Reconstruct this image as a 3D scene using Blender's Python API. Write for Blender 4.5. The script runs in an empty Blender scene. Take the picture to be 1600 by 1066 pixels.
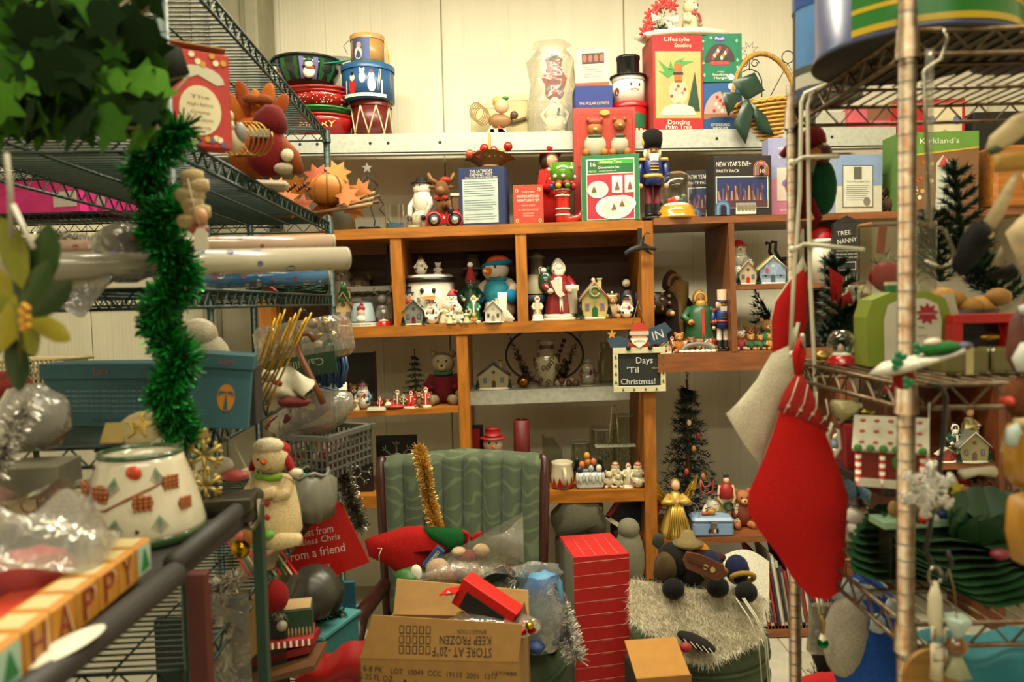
import bpy,math,random
from mathutils import Vector,Matrix,Euler
R=random.Random(7)
PI=math.pi
scn=bpy.context.scene
COL=scn.collection
# ---------------------------------------------------------------- camera
F=1200.0                       # focal length in pixels of the 1600 px wide frame
EYE=Vector((0,0,1.60))
TH,RO=math.radians(3.0),0.024
_f=Vector((0,math.cos(TH),-math.sin(TH)))
_u0=Vector((0,math.sin(TH),math.cos(TH)))
_r=math.cos(RO)*Vector((1,0,0))-math.sin(RO)*_u0
_u=math.sin(RO)*Vector((1,0,0))+math.cos(RO)*_u0
cd=bpy.data.cameras.new('camera');cam=bpy.data.objects.new('camera',cd);COL.objects.link(cam)
cd.sensor_width=36;cd.lens=36*F/1600;cd.clip_start=0.05
cam.matrix_world=Matrix.Translation(EYE)@Matrix(((_r.x,_u.x,-_f.x),(_r.y,_u.y,-_f.y),(_r.z,_u.z,-_f.z))).to_4x4()
cd.dof.use_dof=True;cd.dof.focus_distance=3.4;cd.dof.aperture_fstop=3.6
scn.camera=cam
# ---------------------------------------------------------------- world, lamps, exposure
scn.view_settings.view_transform='Standard';scn.view_settings.look='None'
scn.view_settings.exposure=0.0;scn.view_settings.gamma=1;scn.view_settings.use_curve_mapping=False
w=bpy.data.worlds.new('world');scn.world=w;w.use_nodes=True
w.node_tree.nodes['Background'].inputs[0].default_value=(1.0,0.86,0.62,1);w.node_tree.nodes['Background'].inputs[1].default_value=0.08
def lamp(name,loc,sx,sy,power,rot=(0,0,0),col=(1.0,0.91,0.68)):
    l=bpy.data.lights.new(name,'AREA');l.shape='RECTANGLE';l.size=sx;l.size_y=sy;l.energy=power;l.color=col
    o=bpy.data.objects.new(name,l);o.location=loc;o.rotation_euler=rot;COL.objects.link(o)
lamp('fluorescent_lamp',(0.2,2.75,3.55),2.8,0.2,135)
lamp('fluorescent_lamp',(0.0,1.1,3.5),2.6,0.25,75)
lamp('fluorescent_lamp',(0.0,-0.6,3.3),2.6,0.25,62)
lamp('fluorescent_lamp',(0.0,-2.4,3.3),2.6,0.25,50)
# ---------------------------------------------------------------- pixel helpers (points are real places: pixel + distance)
def P(px,py,Y):
    d=_f+(px-800)/F*_r-(py-533)/F*_u
    return EYE+d*(Y/d.y)
def proj(p):
    v=Vector(p)-EYE;z=v.dot(_f)
    return 800+F*v.dot(_r)/z,533-F*v.dot(_u)/z
class Surf:                      # a shelf surface, slightly out of level along x
    def __init__(s,a,b,Y):
        p,q=P(a[0],a[1],Y),P(b[0],b[1],Y)
        s.k=(q.z-p.z)/(q.x-p.x);s.x0=p.x;s.z0=p.z;s.Y=Y
    def z(s,x):return s.z0+s.k*(x-s.x0)
    def at(s,px,Y,dz=0):
        x=(px-800)/F*Y
        for _ in range(4):
            q=proj((x,Y,s.z(x)));x+=(px-q[0])*Y/F
        return Vector((x,Y,s.z(x)+dz))
class Flat(Surf):
    def __init__(s,z):s.k=0;s.x0=0;s.z0=z;s.Y=0
def S(px,Y):return px*Y/F
# ---------------------------------------------------------------- materials
_M={}
def lin(h):
    h=h.lstrip('#');o=[]
    for i in(0,2,4):
        c=int(h[i:i+2],16)/255;o.append(c/12.92 if c<=.04045 else((c+.055)/1.055)**2.4)
    return o
def m(h,r=.5,k='plain',me=0.0,sc=1.0):
    key=(h,r,k,me,sc)
    if key in _M:return _M[key]
    c=lin(h);mt=bpy.data.materials.new(k+'_'+h.strip('#'));mt.use_nodes=True
    nt=mt.node_tree;N=nt.nodes;L=nt.links;b=N['Principled BSDF']
    b.inputs['Base Color'].default_value=(*c,1);b.inputs['Roughness'].default_value=r;b.inputs['Metallic'].default_value=me
    def nd(t,**kw):
        n=N.new(t)
        for a,v in kw.items():
            if a in n.inputs:n.inputs[a].default_value=v
            else:setattr(n,a,v)
        return n
    def vary(scale,lo,hi,vec=None,detail=4,second=None):
        tc=nd('ShaderNodeTexCoord');no=nd('ShaderNodeTexNoise',Scale=scale,Detail=detail)
        mp=nd('ShaderNodeMapping')
        if vec:mp.inputs['Scale'].default_value=vec
        L.new(tc.outputs['Object'],mp.inputs['Vector']);L.new(mp.outputs[0],no.inputs['Vector'])
        cr=nd('ShaderNodeValToRGB');e=cr.color_ramp.elements
        e[0].position=.3;e[1].position=.7
        c2=lin(second)if second else c
        e[0].color=(*[min(1,x*lo)for x in c2],1);e[1].color=(*[min(1,x*hi)for x in c],1)
        L.new(no.outputs[0],cr.inputs[0]);L.new(cr.outputs[0],b.inputs['Base Color'])
        return no
    def bump(src,st,dist=.002):
        bp=nd('ShaderNodeBump',Strength=st,Distance=dist);L.new(src,bp.inputs['Height']);L.new(bp.outputs[0],b.inputs['Normal'])
    if k=='plain':
        vary(14*sc,.88,1.06)
        if r>=.9:b.inputs['Specular IOR Level'].default_value=.15
    elif k=='wood':
        no=vary(6*sc,.62,1.12,(1.2,9,9),6);bump(no.outputs[0],.12)
    elif k=='woodz':
        no=vary(6*sc,.62,1.12,(9,9,1.2),6);bump(no.outputs[0],.12)
    elif k=='woody':
        no=vary(6*sc,.62,1.12,(9,1.2,9),6);bump(no.outputs[0],.12)
    elif k=='cloth':
        no=vary(260*sc,.72,1.12,None,3);bump(no.outputs[0],.5,.003);b.inputs['Sheen Weight'].default_value=.04;b.inputs['Specular IOR Level'].default_value=.2;b.inputs['Roughness'].default_value=.9
    elif k=='velvet':
        tc=nd('ShaderNodeTexCoord');wv=nd('ShaderNodeTexWave',Scale=5.5,Distortion=14.0,Detail=1.0);wv.inputs['Detail Scale'].default_value=1.3
        wv.wave_type='RINGS';L.new(tc.outputs['Object'],wv.inputs['Vector'])
        cr=nd('ShaderNodeValToRGB');cr.color_ramp.elements[0].color=(*[x*.85 for x in c],1);cr.color_ramp.elements[1].color=(*[min(1,x*1.35)for x in c],1)
        cr.color_ramp.elements[0].position=.72;cr.color_ramp.elements[1].position=.95
        L.new(wv.outputs[1],cr.inputs[0]);L.new(cr.outputs[0],b.inputs['Base Color'])
        b.inputs['Sheen Weight'].default_value=.15;b.inputs['Roughness'].default_value=.85
    elif k=='card':
        no=vary(30*sc,.9,1.04);bump(no.outputs[0],.1);b.inputs['Roughness'].default_value=max(r,.7)
    elif k=='glaze':vary(20*sc,.94,1.04);b.inputs['Roughness'].default_value=.18;b.inputs['Coat Weight'].default_value=.4
    elif k=='metal':no=vary(40*sc,.75,1.1);b.inputs['Metallic'].default_value=1
    elif k=='rust':
        vary(60*sc,.8,1.1,None,5,'#6b4a28');b.inputs['Metallic'].default_value=.85
    elif k=='galv':
        vo=nd('ShaderNodeTexVoronoi',Scale=45.0);tc=nd('ShaderNodeTexCoord');L.new(tc.outputs['Object'],vo.inputs['Vector'])
        mx=nd('ShaderNodeMix',data_type='RGBA');mx.inputs[0].default_value=.12
        mx.inputs[6].default_value=(*c,1);L.new(vo.outputs['Distance'],mx.inputs[7]);L.new(mx.outputs[2],b.inputs['Base Color']);b.inputs['Metallic'].default_value=.35
    elif k=='glit':
        vo=nd('ShaderNodeTexVoronoi',Scale=400.0*sc);tc=nd('ShaderNodeTexCoord');L.new(tc.outputs['Object'],vo.inputs['Vector'])
        bump(vo.outputs['Distance'],1.0,.004);b.inputs['Metallic'].default_value=.8;b.inputs['Roughness'].default_value=.22
    elif k=='wicker':
        tc=nd('ShaderNodeTexCoord');wv=nd('ShaderNodeTexWave',Scale=40*sc,Distortion=3.0);L.new(tc.outputs['Object'],wv.inputs['Vector'])
        cr=nd('ShaderNodeValToRGB');cr.color_ramp.elements[0].color=(*[x*.5 for x in c],1);cr.color_ramp.elements[1].color=(*c,1)
        L.new(wv.outputs[1],cr.inputs[0]);L.new(cr.outputs[0],b.inputs['Base Color']);bump(wv.outputs[1],.6,.004)
    elif k=='wall':
        tc=nd('ShaderNodeTexCoord');wv=nd('ShaderNodeTexWave',Scale=14.0,Distortion=1.2,Detail=3.0);wv.inputs['Detail Scale'].default_value=.5
        L.new(tc.outputs['Object'],wv.inputs['Vector']);no=vary(2.0,.93,1.02,(5,1,.3));bump(wv.outputs[1],.12,.003)
    elif k in('glass','film'):
        N.remove(b);out=N['Material Output'];tr=nd('ShaderNodeBsdfTransparent');gl=nd('ShaderNodeBsdfGlossy',Roughness=.06 if k=='glass' else .12)
        tr.inputs[0].default_value=(*c,1);gl.inputs[0].default_value=(.95,.93,.85,1)
        lw=nd('ShaderNodeLayerWeight',Blend=.35 if k=='glass' else .3);ms=nd('ShaderNodeMixShader')
        if k=='film':
            tc=nd('ShaderNodeTexCoord');no=nd('ShaderNodeTexNoise',Scale=22*sc,Detail=3.0);L.new(tc.outputs['Object'],no.inputs['Vector'])
            bp=nd('ShaderNodeBump',Strength=.8,Distance=.02);L.new(no.outputs[0],bp.inputs['Height']);L.new(bp.outputs[0],gl.inputs['Normal']);L.new(bp.outputs[0],lw.inputs['Normal'])
            df=nd('ShaderNodeBsdfDiffuse');df.inputs[0].default_value=(.75,.73,.66,1);m2=nd('ShaderNodeMixShader');m2.inputs[0].default_value=r*.5
            L.new(tr.outputs[0],m2.inputs[1]);L.new(df.outputs[0],m2.inputs[2]);tr=m2
        L.new(lw.outputs['Facing'],ms.inputs[0]);L.new(tr.outputs[0],ms.inputs[1]);L.new(gl.outputs[0],ms.inputs[2])
        mul=nd('ShaderNodeMath',operation='MULTIPLY');mul.inputs[1].default_value=.75;L.new(lw.outputs['Facing'],mul.inputs[0]);L.new(mul.outputs[0],ms.inputs[0])
        L.new(ms.outputs[0],out.inputs[0])
    _M[key]=mt
    return mt
# ---------------------------------------------------------------- geometry collector
_TXT={}
def text_mesh(s):
    if s not in _TXT:
        cu=bpy.data.curves.new('t','FONT');cu.body=s;cu.align_x='CENTER';cu.align_y='CENTER';cu.resolution_u=2
        o=bpy.data.objects.new('t',cu);me=bpy.data.meshes.new_from_object(o)
        _TXT[s]=([v.co.copy()for v in me.vertices],[list(p.vertices)for p in me.polygons])
        bpy.data.objects.remove(o);bpy.data.curves.remove(cu);bpy.data.meshes.remove(me)
    return _TXT[s]
def rot(ax=0,ay=0,az=0):return Euler((math.radians(ax),math.radians(ay),math.radians(az))).to_matrix().to_4x4()
def tr(x,y,z):return Matrix.Translation((x,y,z))
class G:
    def __init__(s):s.V=[];s.Fc=[];s.I=[];s.Sm=[];s.mats=[];s.T=Matrix.Identity(4);s.pv=0
    def raw(s,V,Fs,mt,sm=True,T=None):
        if isinstance(mt,str):mt=m(mt)
        if mt not in s.mats:s.mats.append(mt)
        i=s.mats.index(mt);o=len(s.V);X=s.T@T if T is not None else s.T
        s.V+=[X@Vector(v)for v in V]
        for f in Fs:s.Fc.append([a+o for a in f]);s.I.append(i);s.Sm.append(sm)
        return s
    def b(s,x,y,z,sx,sy,sz,mt,T=None,c=None):      # chamfered box by centre and size
        h=(sx/2,sy/2,sz/2);c=min(h)*.12 if c is None else min(c,min(h)*.9)
        V=[];idx={}
        for a in(-1,1):
            for bb in(-1,1):
                for d in(-1,1):
                    sg=(a,bb,d)
                    for ax in range(3):
                        p=[sg[i]*(h[i]if i==ax else h[i]-c)for i in range(3)]
                        idx[(sg,ax)]=len(V);V.append(p)
        Fs=[]
        def order(f):
            cc=sum((Vector(V[i])for i in f),Vector())/len(f);n=(Vector(V[f[1]])-Vector(V[f[0]])).cross(Vector(V[f[2]])-Vector(V[f[1]]))
            return f if n.dot(cc)>0 else f[::-1]
        for ax in range(3):
            o1,o2=[i for i in range(3)if i!=ax]
            for sg in(-1,1):
                f=[]
                for(p,q)in((-1,-1),(1,-1),(1,1),(-1,1)):
                    k=[0,0,0];k[ax]=sg;k[o1]=p;k[o2]=q;f.append(idx[(tuple(k),ax)])
                Fs.append(order(f))
            for p in(-1,1):
                for q in(-1,1):
                    k1=[0,0,0];k1[ax]=-1;k1[o1]=p;k1[o2]=q;k2=list(k1);k2[ax]=1
                    Fs.append(order([idx[(tuple(k1),o1)],idx[(tuple(k2),o1)],idx[(tuple(k2),o2)],idx[(tuple(k1),o2)]]))
        for sg in[(a,bb,d)for a in(-1,1)for bb in(-1,1)for d in(-1,1)]:Fs.append(order([idx[(sg,i)]for i in range(3)]))
        X=tr(x,y,z)@T if T is not None else tr(x,y,z)
        return s.raw(V,Fs,mt,False,X)
    def l(s,prof,mt,x=0,y=0,z=0,n=18,T=None,sy=1.0,wob=None):      # lathe, profile [(r,z)]
        V=[];Fs=[];rows=[]
        for r_,zz in prof:
            if r_<1e-6:rows.append([len(V)]);V.append((0,0,zz))
            else:
                rows.append(list(range(len(V),len(V)+n)))
                for i in range(n):
                    a=2*PI*i/n;q=r_*(1+(wob(a,zz)if wob else 0));V.append((q*math.cos(a),q*math.sin(a)*sy,zz))
        for A,B in zip(rows,rows[1:]):
            for i in range(n):
                j=(i+1)%n
                if len(A)==1 and len(B)>1:Fs.append([A[0],B[j],B[i]])
                elif len(B)==1 and len(A)>1:Fs.append([A[i],A[j],B[0]])
                elif len(A)>1:Fs.append([A[i],A[j],B[j],B[i]])
        X=tr(x,y,z)@T if T is not None else tr(x,y,z)
        return s.raw(V,Fs,mt,True,X)
    def e(s,x,y,z,rx,ry=None,rz=None,mt=None,n=12,T=None,lump=0,seed=1):
        ry=rx if ry is None else ry;rz=rx if rz is None else rz;k=max(5,n//2+2);V=[];Fs=[];q=random.Random(seed)
        V.append((0,0,-rz))
        for i in range(1,k):
            a=-PI/2+PI*i/k
            for j in range(n):
                bb=2*PI*j/n;u=1+(q.uniform(-lump,lump)if lump else 0)
                V.append((rx*u*math.cos(a)*math.cos(bb),ry*u*math.cos(a)*math.sin(bb),rz*u*math.sin(a)))
        V.append((0,0,rz));t=len(V)-1
        for j in range(n):
            j2=(j+1)%n;Fs.append([0,1+j2,1+j])
            for i in range(k-2):a=1+i*n;Fs.append([a+j,a+j2,a+n+j2,a+n+j])
            a=1+(k-2)*n;Fs.append([a+j,a+j2,t])
        X=tr(x,y,z)@T if T is not None else tr(x,y,z)
        return s.raw(V,Fs,mt,True,X)
    def c(s,x,y,z0,z1,r0,r1,mt,n=16,T=None,sy=1.0):
        return s.l([(0,z0),(r0,z0),(r0,z0),(r1,z1),(r1,z1),(0,z1)],mt,x,y,0,n,T,sy)
    def t(s,pts,r,mt,n=6,closed=False):
        pts=[Vector(p)for p in pts];k=len(pts);V=[];Fs=[];up=None
        for i,p in enumerate(pts):
            a=pts[(i-1)%k]if(closed or i>0)else p;bb=pts[(i+1)%k]if(closed or i<k-1)else p
            d=(bb-a)
            if d.length<1e-9:d=Vector((0,0,1))
            d.normalize()
            if up is None:
                up=Vector((0,0,1))if abs(d.z)<.9 else Vector((1,0,0))
            sd=d.cross(up)
            if sd.length<1e-6:sd=d.cross(Vector((0,1,0)))
            sd.normalize();up=sd.cross(d).normalized();rr=r[i]if isinstance(r,(list,tuple))else r
            for j in range(n):an=2*PI*j/n;V.append(p+(sd*math.cos(an)+up*math.sin(an))*rr)
        for i in range(k if closed else k-1):
            for j in range(n):
                a=i*n+j;a2=i*n+(j+1)%n;b0=((i+1)%k)*n
                Fs.append([a,a2,b0+(j+1)%n,b0+j])
        if not closed:Fs.append(list(range(n))[::-1]);Fs.append(list(range((k-1)*n,k*n)))
        return s.raw(V,Fs,mt,True)
    def p(s,pts,mt,y=0,th=.002,T=None):               # extruded polygon in XZ, front face at y, thickness to +y
        n=len(pts);area=sum(pts[i][0]*pts[(i+1)%n][1]-pts[(i+1)%n][0]*pts[i][1]for i in range(n))
        if area<0:pts=pts[::-1]
        V=[(a,y,b_)for a,b_ in pts]+[(a,y+th,b_)for a,b_ in pts]
        Fs=[list(range(n)),list(range(n,2*n))[::-1]]+[[i,n+i,n+(i+1)%n,(i+1)%n]for i in range(n)]
        return s.raw(V,Fs,mt,False,T)
    def el(s,x,z,rx,rz,mt,y=0,th=.002,n=16,T=None):return s.p([(x+rx*math.cos(2*PI*i/n),z+rz*math.sin(2*PI*i/n))for i in range(n)],mt,y,th,T)
    def re(s,x0,z0,x1,z1,mt,y=0,th=.002,T=None):return s.p([(x0,z0),(x1,z0),(x1,z1),(x0,z1)],mt,y,th,T)
    def st(s,x,z,r,mt,y=0,th=.004,k=5,inner=.42,T=None):return s.p([(x+(r if i%2==0 else r*inner)*math.sin(PI*i/k),z+(r if i%2==0 else r*inner)*math.cos(PI*i/k))for i in range(2*k)],mt,y,th,T)
    def tx(s,txt,x,z,h,mt,y=0,w=None,T=None,ang=0):  # lettering, fitted to width w if given
        V,Fs=text_mesh(txt)
        if not V:return s
        xs=[v.x for v in V];ww=max(xs)-min(xs);sx=h*1.0;sxx=(w/ww)if w else sx;ca,sa=math.cos(ang),math.sin(ang)
        W=[]
        for v in V:
            a,b_=v.x*sxx,v.y*sx;W.append((x+a*ca-b_*sa,y,z+a*sa+b_*ca))
        return s.raw(W,Fs,mt,False,T)
    def mesh(s,name):
        me=bpy.data.meshes.new(name);me.from_pydata([v[:]for v in s.V],[],s.Fc)
        for q in s.mats:me.materials.append(q)
        me.polygons.foreach_set('material_index',s.I);me.polygons.foreach_set('use_smooth',s.Sm);me.update();return me
ALL=[]
class Thing:
    def __init__(s,name,label,cat,loc,sc=1.0,rz=0,group=None,rx=0,ry=0,kind=None):
        s.o=bpy.data.objects.new(name,None);COL.objects.link(s.o);s.o.empty_display_size=.02
        s.o.location=loc;s.o.rotation_euler=(math.radians(rx),math.radians(ry),math.radians(rz))
        s.name=name;s.sc=sc;s.parts=[];s.label=label
        if label:s.o['label']=label
        if cat:s.o['category']=cat
        if group:s.o['group']=group
        if kind:s.o['kind']=kind
        ALL.append(s)
    def g(s,part,parent=None,label=None,stuff=False):
        q=G();q.T=Matrix.Scale(s.sc,4);s.parts.append((part,q,parent,label,stuff));return q
    def inst(s,part,me,mats,parent=None):              # alike pieces sharing one mesh
        for M_ in mats:
            o=bpy.data.objects.new(part,me);o.parent=parent or s.o;o.matrix_local=M_;COL.objects.link(o)
    def done(s):
        made={}
        for(part,q,parent,label,stuff)in s.parts:
            if not q.V:continue
            o=bpy.data.objects.new(part,q.mesh(part));o.parent=made.get(parent,s.o);COL.objects.link(o);made.setdefault(part,o)
            if label:o['label']=label
            if stuff:o['kind']='stuff'
        s.parts=[]
def flush():
    for t_ in ALL:t_.done()
def solo(name,label,cat,g,loc=(0,0,0),rz=0,group=None,stuff=False,rx=0,ry=0):   # a thing that is one mesh
    o=bpy.data.objects.new(name,g.mesh(name));COL.objects.link(o);o.location=loc;o.rotation_euler=(math.radians(rx),math.radians(ry),math.radians(rz))
    o['label']=label;o['category']=cat
    if group:o['group']=group
    if stuff:o['kind']='stuff'
    return o
def struct(name,g,loc=(0,0,0),label=None,cat=None):
    o=bpy.data.objects.new(name,g.mesh(name));COL.objects.link(o);o.location=loc;o['kind']='structure'
    o['label']=label or name;
    if cat:o['category']=cat
    return o
# ================================================================ the room
def hexa(g,fr,bk,mt):         # front quad (4 points) and back quad
    g.raw(list(fr)+list(bk),[[0,1,2,3],[7,6,5,4],[4,5,1,0],[5,6,2,1],[6,7,3,2],[7,4,0,3]],mt,False)
WALLC='#e2dcc4'
def simple_box(name,c,s,mt,**k):
    g=G();g.b(0,0,0,*s,mt,c=.002);return struct(name,g,c,**k)
simple_box('floor',(0,.4,-.05),(5.6,8.2,.1),m('#a9a48f',.55,'plain',0,.4))
simple_box('ceiling',(0,.4,3.75),(5.6,8.2,.1),m('#b8b09a',.9))
simple_box('wall_left',(-2.75,.4,1.85),(.1,8.2,3.7),m(WALLC,.8))
simple_box('wall_right',(2.75,.4,1.85),(.1,8.2,3.7),m(WALLC,.8))
simple_box('wall_back',(0,4.36,1.85),(5.6,.1,3.7),m(WALLC,.7))
wb=bpy.data.objects['wall_back']
x=P(692,100,4.3).x-4.0
while x<2.7:                  # ribbed wall panels with open joints
    a,b_=max(x,-2.7),min(x+.994,2.7)
    if b_-a>.1:
        g=G();g.b((a+b_)/2,-.06,0,b_-a,.025,3.9,m(WALLC,.6,'wall'),c=.003)
        for i in range(int((b_-a)/.25)):g.b(a+.12+.25*i,-.0735,0,.012,.003,3.66,m(WALLC,.6,'wall'),c=.003)
        o=bpy.data.objects.new('wall_panel',g.mesh('wall_panel'));o.parent=wb;COL.objects.link(o)
    x+=1.0
g=G();g.b(0,0,0,.34,.3,3.7,m('#8d8871',.8),c=.01)
g.b(-.08,-.155,0,.02,.02,3.7,m('#6f6a58',.8));g.b(.1,-.155,0,.02,.02,3.92,m('#77725f',.8))
struct('column',g,(P(366,60,4.1).x,4.1,1.85),'painted grey steel column in the corner behind the green rack')
for i in range(6):
    for j in range(7):
        g=G();g.b(0,0,0,.296,.296,.008,m(('#b5b09c','#aca68f','#bab5a2')[(i*2+j)%3],.4),c=.002)
        o=bpy.data.objects.new('tile',g.mesh('tile'));o.location=(.45+.3*i-.0,1.6+.3*j,.054);o.parent=bpy.data.objects['floor'];COL.objects.link(o)
# ================================================================ surfaces
M1=Surf((600,209),(1390,198),3.75)        # upper galvanised shelf
O1=Surf((560,358),(1000,343),3.52)        # oak unit top
O2=Surf((530,512),(1000,497),3.52)        # oak unit middle
O3=Surf((525,645),(715,636),3.52)         # left lower
M2=Surf((735,612),(985,603),3.62)         # lower galvanised
O4=Surf((545,777),(1010,765),3.52)        # oak bottom
W1=Surf((1018,341),(1400,330),3.48)
W2=Surf((1038,553),(1210,548),3.48)
W3=Surf((1148,445),(1340,441),3.5)
W4=Surf((1035,845),(1200,836),3.48)
W5=Surf((1035,992),(1250,985),3.48)
def plank(g,sf,p0,p1,y0,y1,th,mt):
    a,b_=sf.at(p0,y0),sf.at(p1,y0)
    fr=[Vector((a.x,y0,a.z-th)),Vector((b_.x,y0,b_.z-th)),b_,a]
    hexa(g,fr,[Vector((v.x,y1,v.z))for v in fr],mt)
def upright(g,a,b_,wpx,y0,y1,mt):         # a top-left pixel, b bottom-left pixel, at the front depth
    w_=S(wpx,y0);A,B=P(a[0],a[1],y0),P(b_[0],b_[1],y0)
    fr=[B,B+Vector((w_,0,0)),A+Vector((w_,0,0)),A]
    hexa(g,fr,[Vector((v.x,y1,v.z))for v in fr],mt)
# upper galvanised beam shelf
T=Thing('metal_beam_shelf','long pale galvanised steel beam shelf with bolt holes high on the cream wall','shelf',(0,0,0))
g=T.g('beam');gm=m('#b9bcae',.38,'galv')
plank(g,M1,300,1400,3.75,3.762,.094,gm);plank(g,M1,300,1400,3.762,4.26,.012,gm)
a,b_=M1.at(300,3.75),M1.at(1400,3.75)
fr=[a+Vector((0,0,-.1)),b_+Vector((0,0,-.1)),b_+Vector((0,0,-.088)),a+Vector((0,0,-.088))]
hexa(g,fr,[v+Vector((0,.05,0))for v in fr],gm)
for px in(440,468,495,578,606,687,960,1120,1300):
    p=M1.at(px,3.749,-.045);T.g('bolt_hole').el(p.x,p.z,.007,.007,m('#15120e',.8),3.7485,.004)
# lower galvanised shelf behind the oak unit
T=Thing('metal_beam_shelf','dull galvanised steel shelf under the urn and the dark wreath','shelf',(0,0,0))
g=T.g('beam');gm2=m('#a3a493',.4,'galv');plank(g,M2,734,984,3.62,3.632,.066,gm2);plank(g,M2,734,984,3.632,3.9,.01,gm2)
# ---------------------------------------------------------------- oak unit
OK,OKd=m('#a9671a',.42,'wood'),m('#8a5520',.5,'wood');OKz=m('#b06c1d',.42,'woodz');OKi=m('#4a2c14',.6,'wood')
T=Thing('oak_shelf_unit','tall golden oak shelf unit with three boxed compartments under its top','shelf',(0,0,0))
plank(T.g('top_board'),O1,405,1001,3.52,3.95,.046,OK)
plank(T.g('middle_board'),O2,520,1001,3.52,3.95,.05,OK)
upright(T.g('side_panel'),(1001,345),(1010,905),19,3.52,3.95,m('#a5651e',.42,'woodz'))
upright(T.g('side_panel'),(400,372),(408,620),20,3.54,3.95,OKz)
upright(T.g('divider'),(609,372),(616,509),17,3.525,3.95,OKz)
upright(T.g('divider'),(805,366),(809,504),17,3.525,3.95,OKz)
upright(T.g('divider'),(713,525),(721,769),17,3.525,3.95,OKz)
plank(T.g('shelf_board'),O3,420,716,3.525,3.93,.026,OK)
plank(T.g('bottom_board'),O4,420,1008,3.525,3.95,.056,OK)
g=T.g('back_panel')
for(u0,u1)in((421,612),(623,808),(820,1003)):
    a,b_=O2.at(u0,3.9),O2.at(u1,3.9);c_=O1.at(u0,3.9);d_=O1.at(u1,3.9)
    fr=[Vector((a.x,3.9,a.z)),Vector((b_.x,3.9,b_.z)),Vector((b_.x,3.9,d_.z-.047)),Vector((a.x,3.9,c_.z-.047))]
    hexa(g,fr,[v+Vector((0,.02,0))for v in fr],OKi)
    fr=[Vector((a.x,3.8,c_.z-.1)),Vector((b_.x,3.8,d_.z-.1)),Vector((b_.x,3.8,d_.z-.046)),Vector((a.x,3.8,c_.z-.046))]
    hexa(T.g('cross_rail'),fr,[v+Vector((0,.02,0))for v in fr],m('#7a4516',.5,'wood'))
# ---------------------------------------------------------------- walnut unit
WN,WNz,WNd=m('#87502a',.45,'wood'),m('#7c4925',.45,'woodz'),m('#5a3219',.5,'woodz')
T=Thing('walnut_shelf_unit','brown walnut shelf unit beside the golden oak one','shelf',(0,0,0))
plank(T.g('top_board'),W1,1022,1620,3.48,3.95,.03,WN)
upright(T.g('divider'),(1138,349),(1144,551),9,3.48,3.9,WNz)
plank(T.g('shelf_board'),W3,1149,1312,3.5,3.85,.022,WN)
plank(T.g('middle_board'),W2,1028,1312,3.48,3.9,.085,WN)
plank(T.g('lower_board'),W4,1034,1312,3.48,3.9,.03,WN)
plank(T.g('bottom_board'),W5,1034,1312,3.48,3.9,.03,WN)
g=T.g('plinth');a,b_=W5.at(1034,3.5),W5.at(1312,3.5)
hexa(g,[Vector((a.x,3.5,.06)),Vector((b_.x,3.5,.06)),Vector((b_.x,3.5,b_.z-.03)),Vector((a.x,3.5,a.z-.03))],[Vector((a.x,3.85,.06)),Vector((b_.x,3.85,.06)),Vector((b_.x,3.85,b_.z-.03)),Vector((a.x,3.85,a.z-.03))],WN)
upright(T.g('side_panel'),(1312,344),(1312,1000),9,3.48,3.9,WNz)
# reddish cabinet at the right
RB=m('#6b3519',.45,'woodz')
T=Thing('open_cabinet','reddish brown open cabinet behind the rusty chrome rack','cabinet',(0,0,0))
W6=Surf((1340,728),(1560,722),3.5)
a=P(1335,600,3.9)
g=T.g('back_panel');q0,q1=P(1345,560,3.9),P(1580,1000,3.9)
hexa(g,[Vector((q0.x,3.9,.1)),Vector((q1.x,3.9,.1)),Vector((q1.x,3.9,q0.z)),Vector((q0.x,3.9,q0.z))],[Vector((q0.x,3.92,.1)),Vector((q1.x,3.92,.1)),Vector((q1.x,3.92,q0.z)),Vector((q0.x,3.92,q0.z))],RB)
upright(T.g('side_panel'),(1560,560),(1560,1010),12,3.48,3.9,RB)
plank(T.g('shelf_board'),W6,1333,1558,3.5,3.9,.03,WN)
plank(T.g('top_board'),Surf((1335,560),(1640,560),3.48),1323,1572,3.48,3.9,.03,RB)
upright(T.g('side_panel'),(1323,560),(1323,1010),10,3.48,3.9,RB)
g=G();g.b(0,0,0,.22,.3,.28,m('#a8651f',.45,'wood'));solo('wooden_crate','plain orange wood box end at the right behind the pine branch','box',g,W1.at(1560,3.62,.14))
g=G();g.b(0,0,0,.34,.14,.5,m('#15130f',.7));solo('storage_case','tall black case standing behind the red and green gift boxes','case',g,W1.at(1560,3.86,.25))
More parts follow.
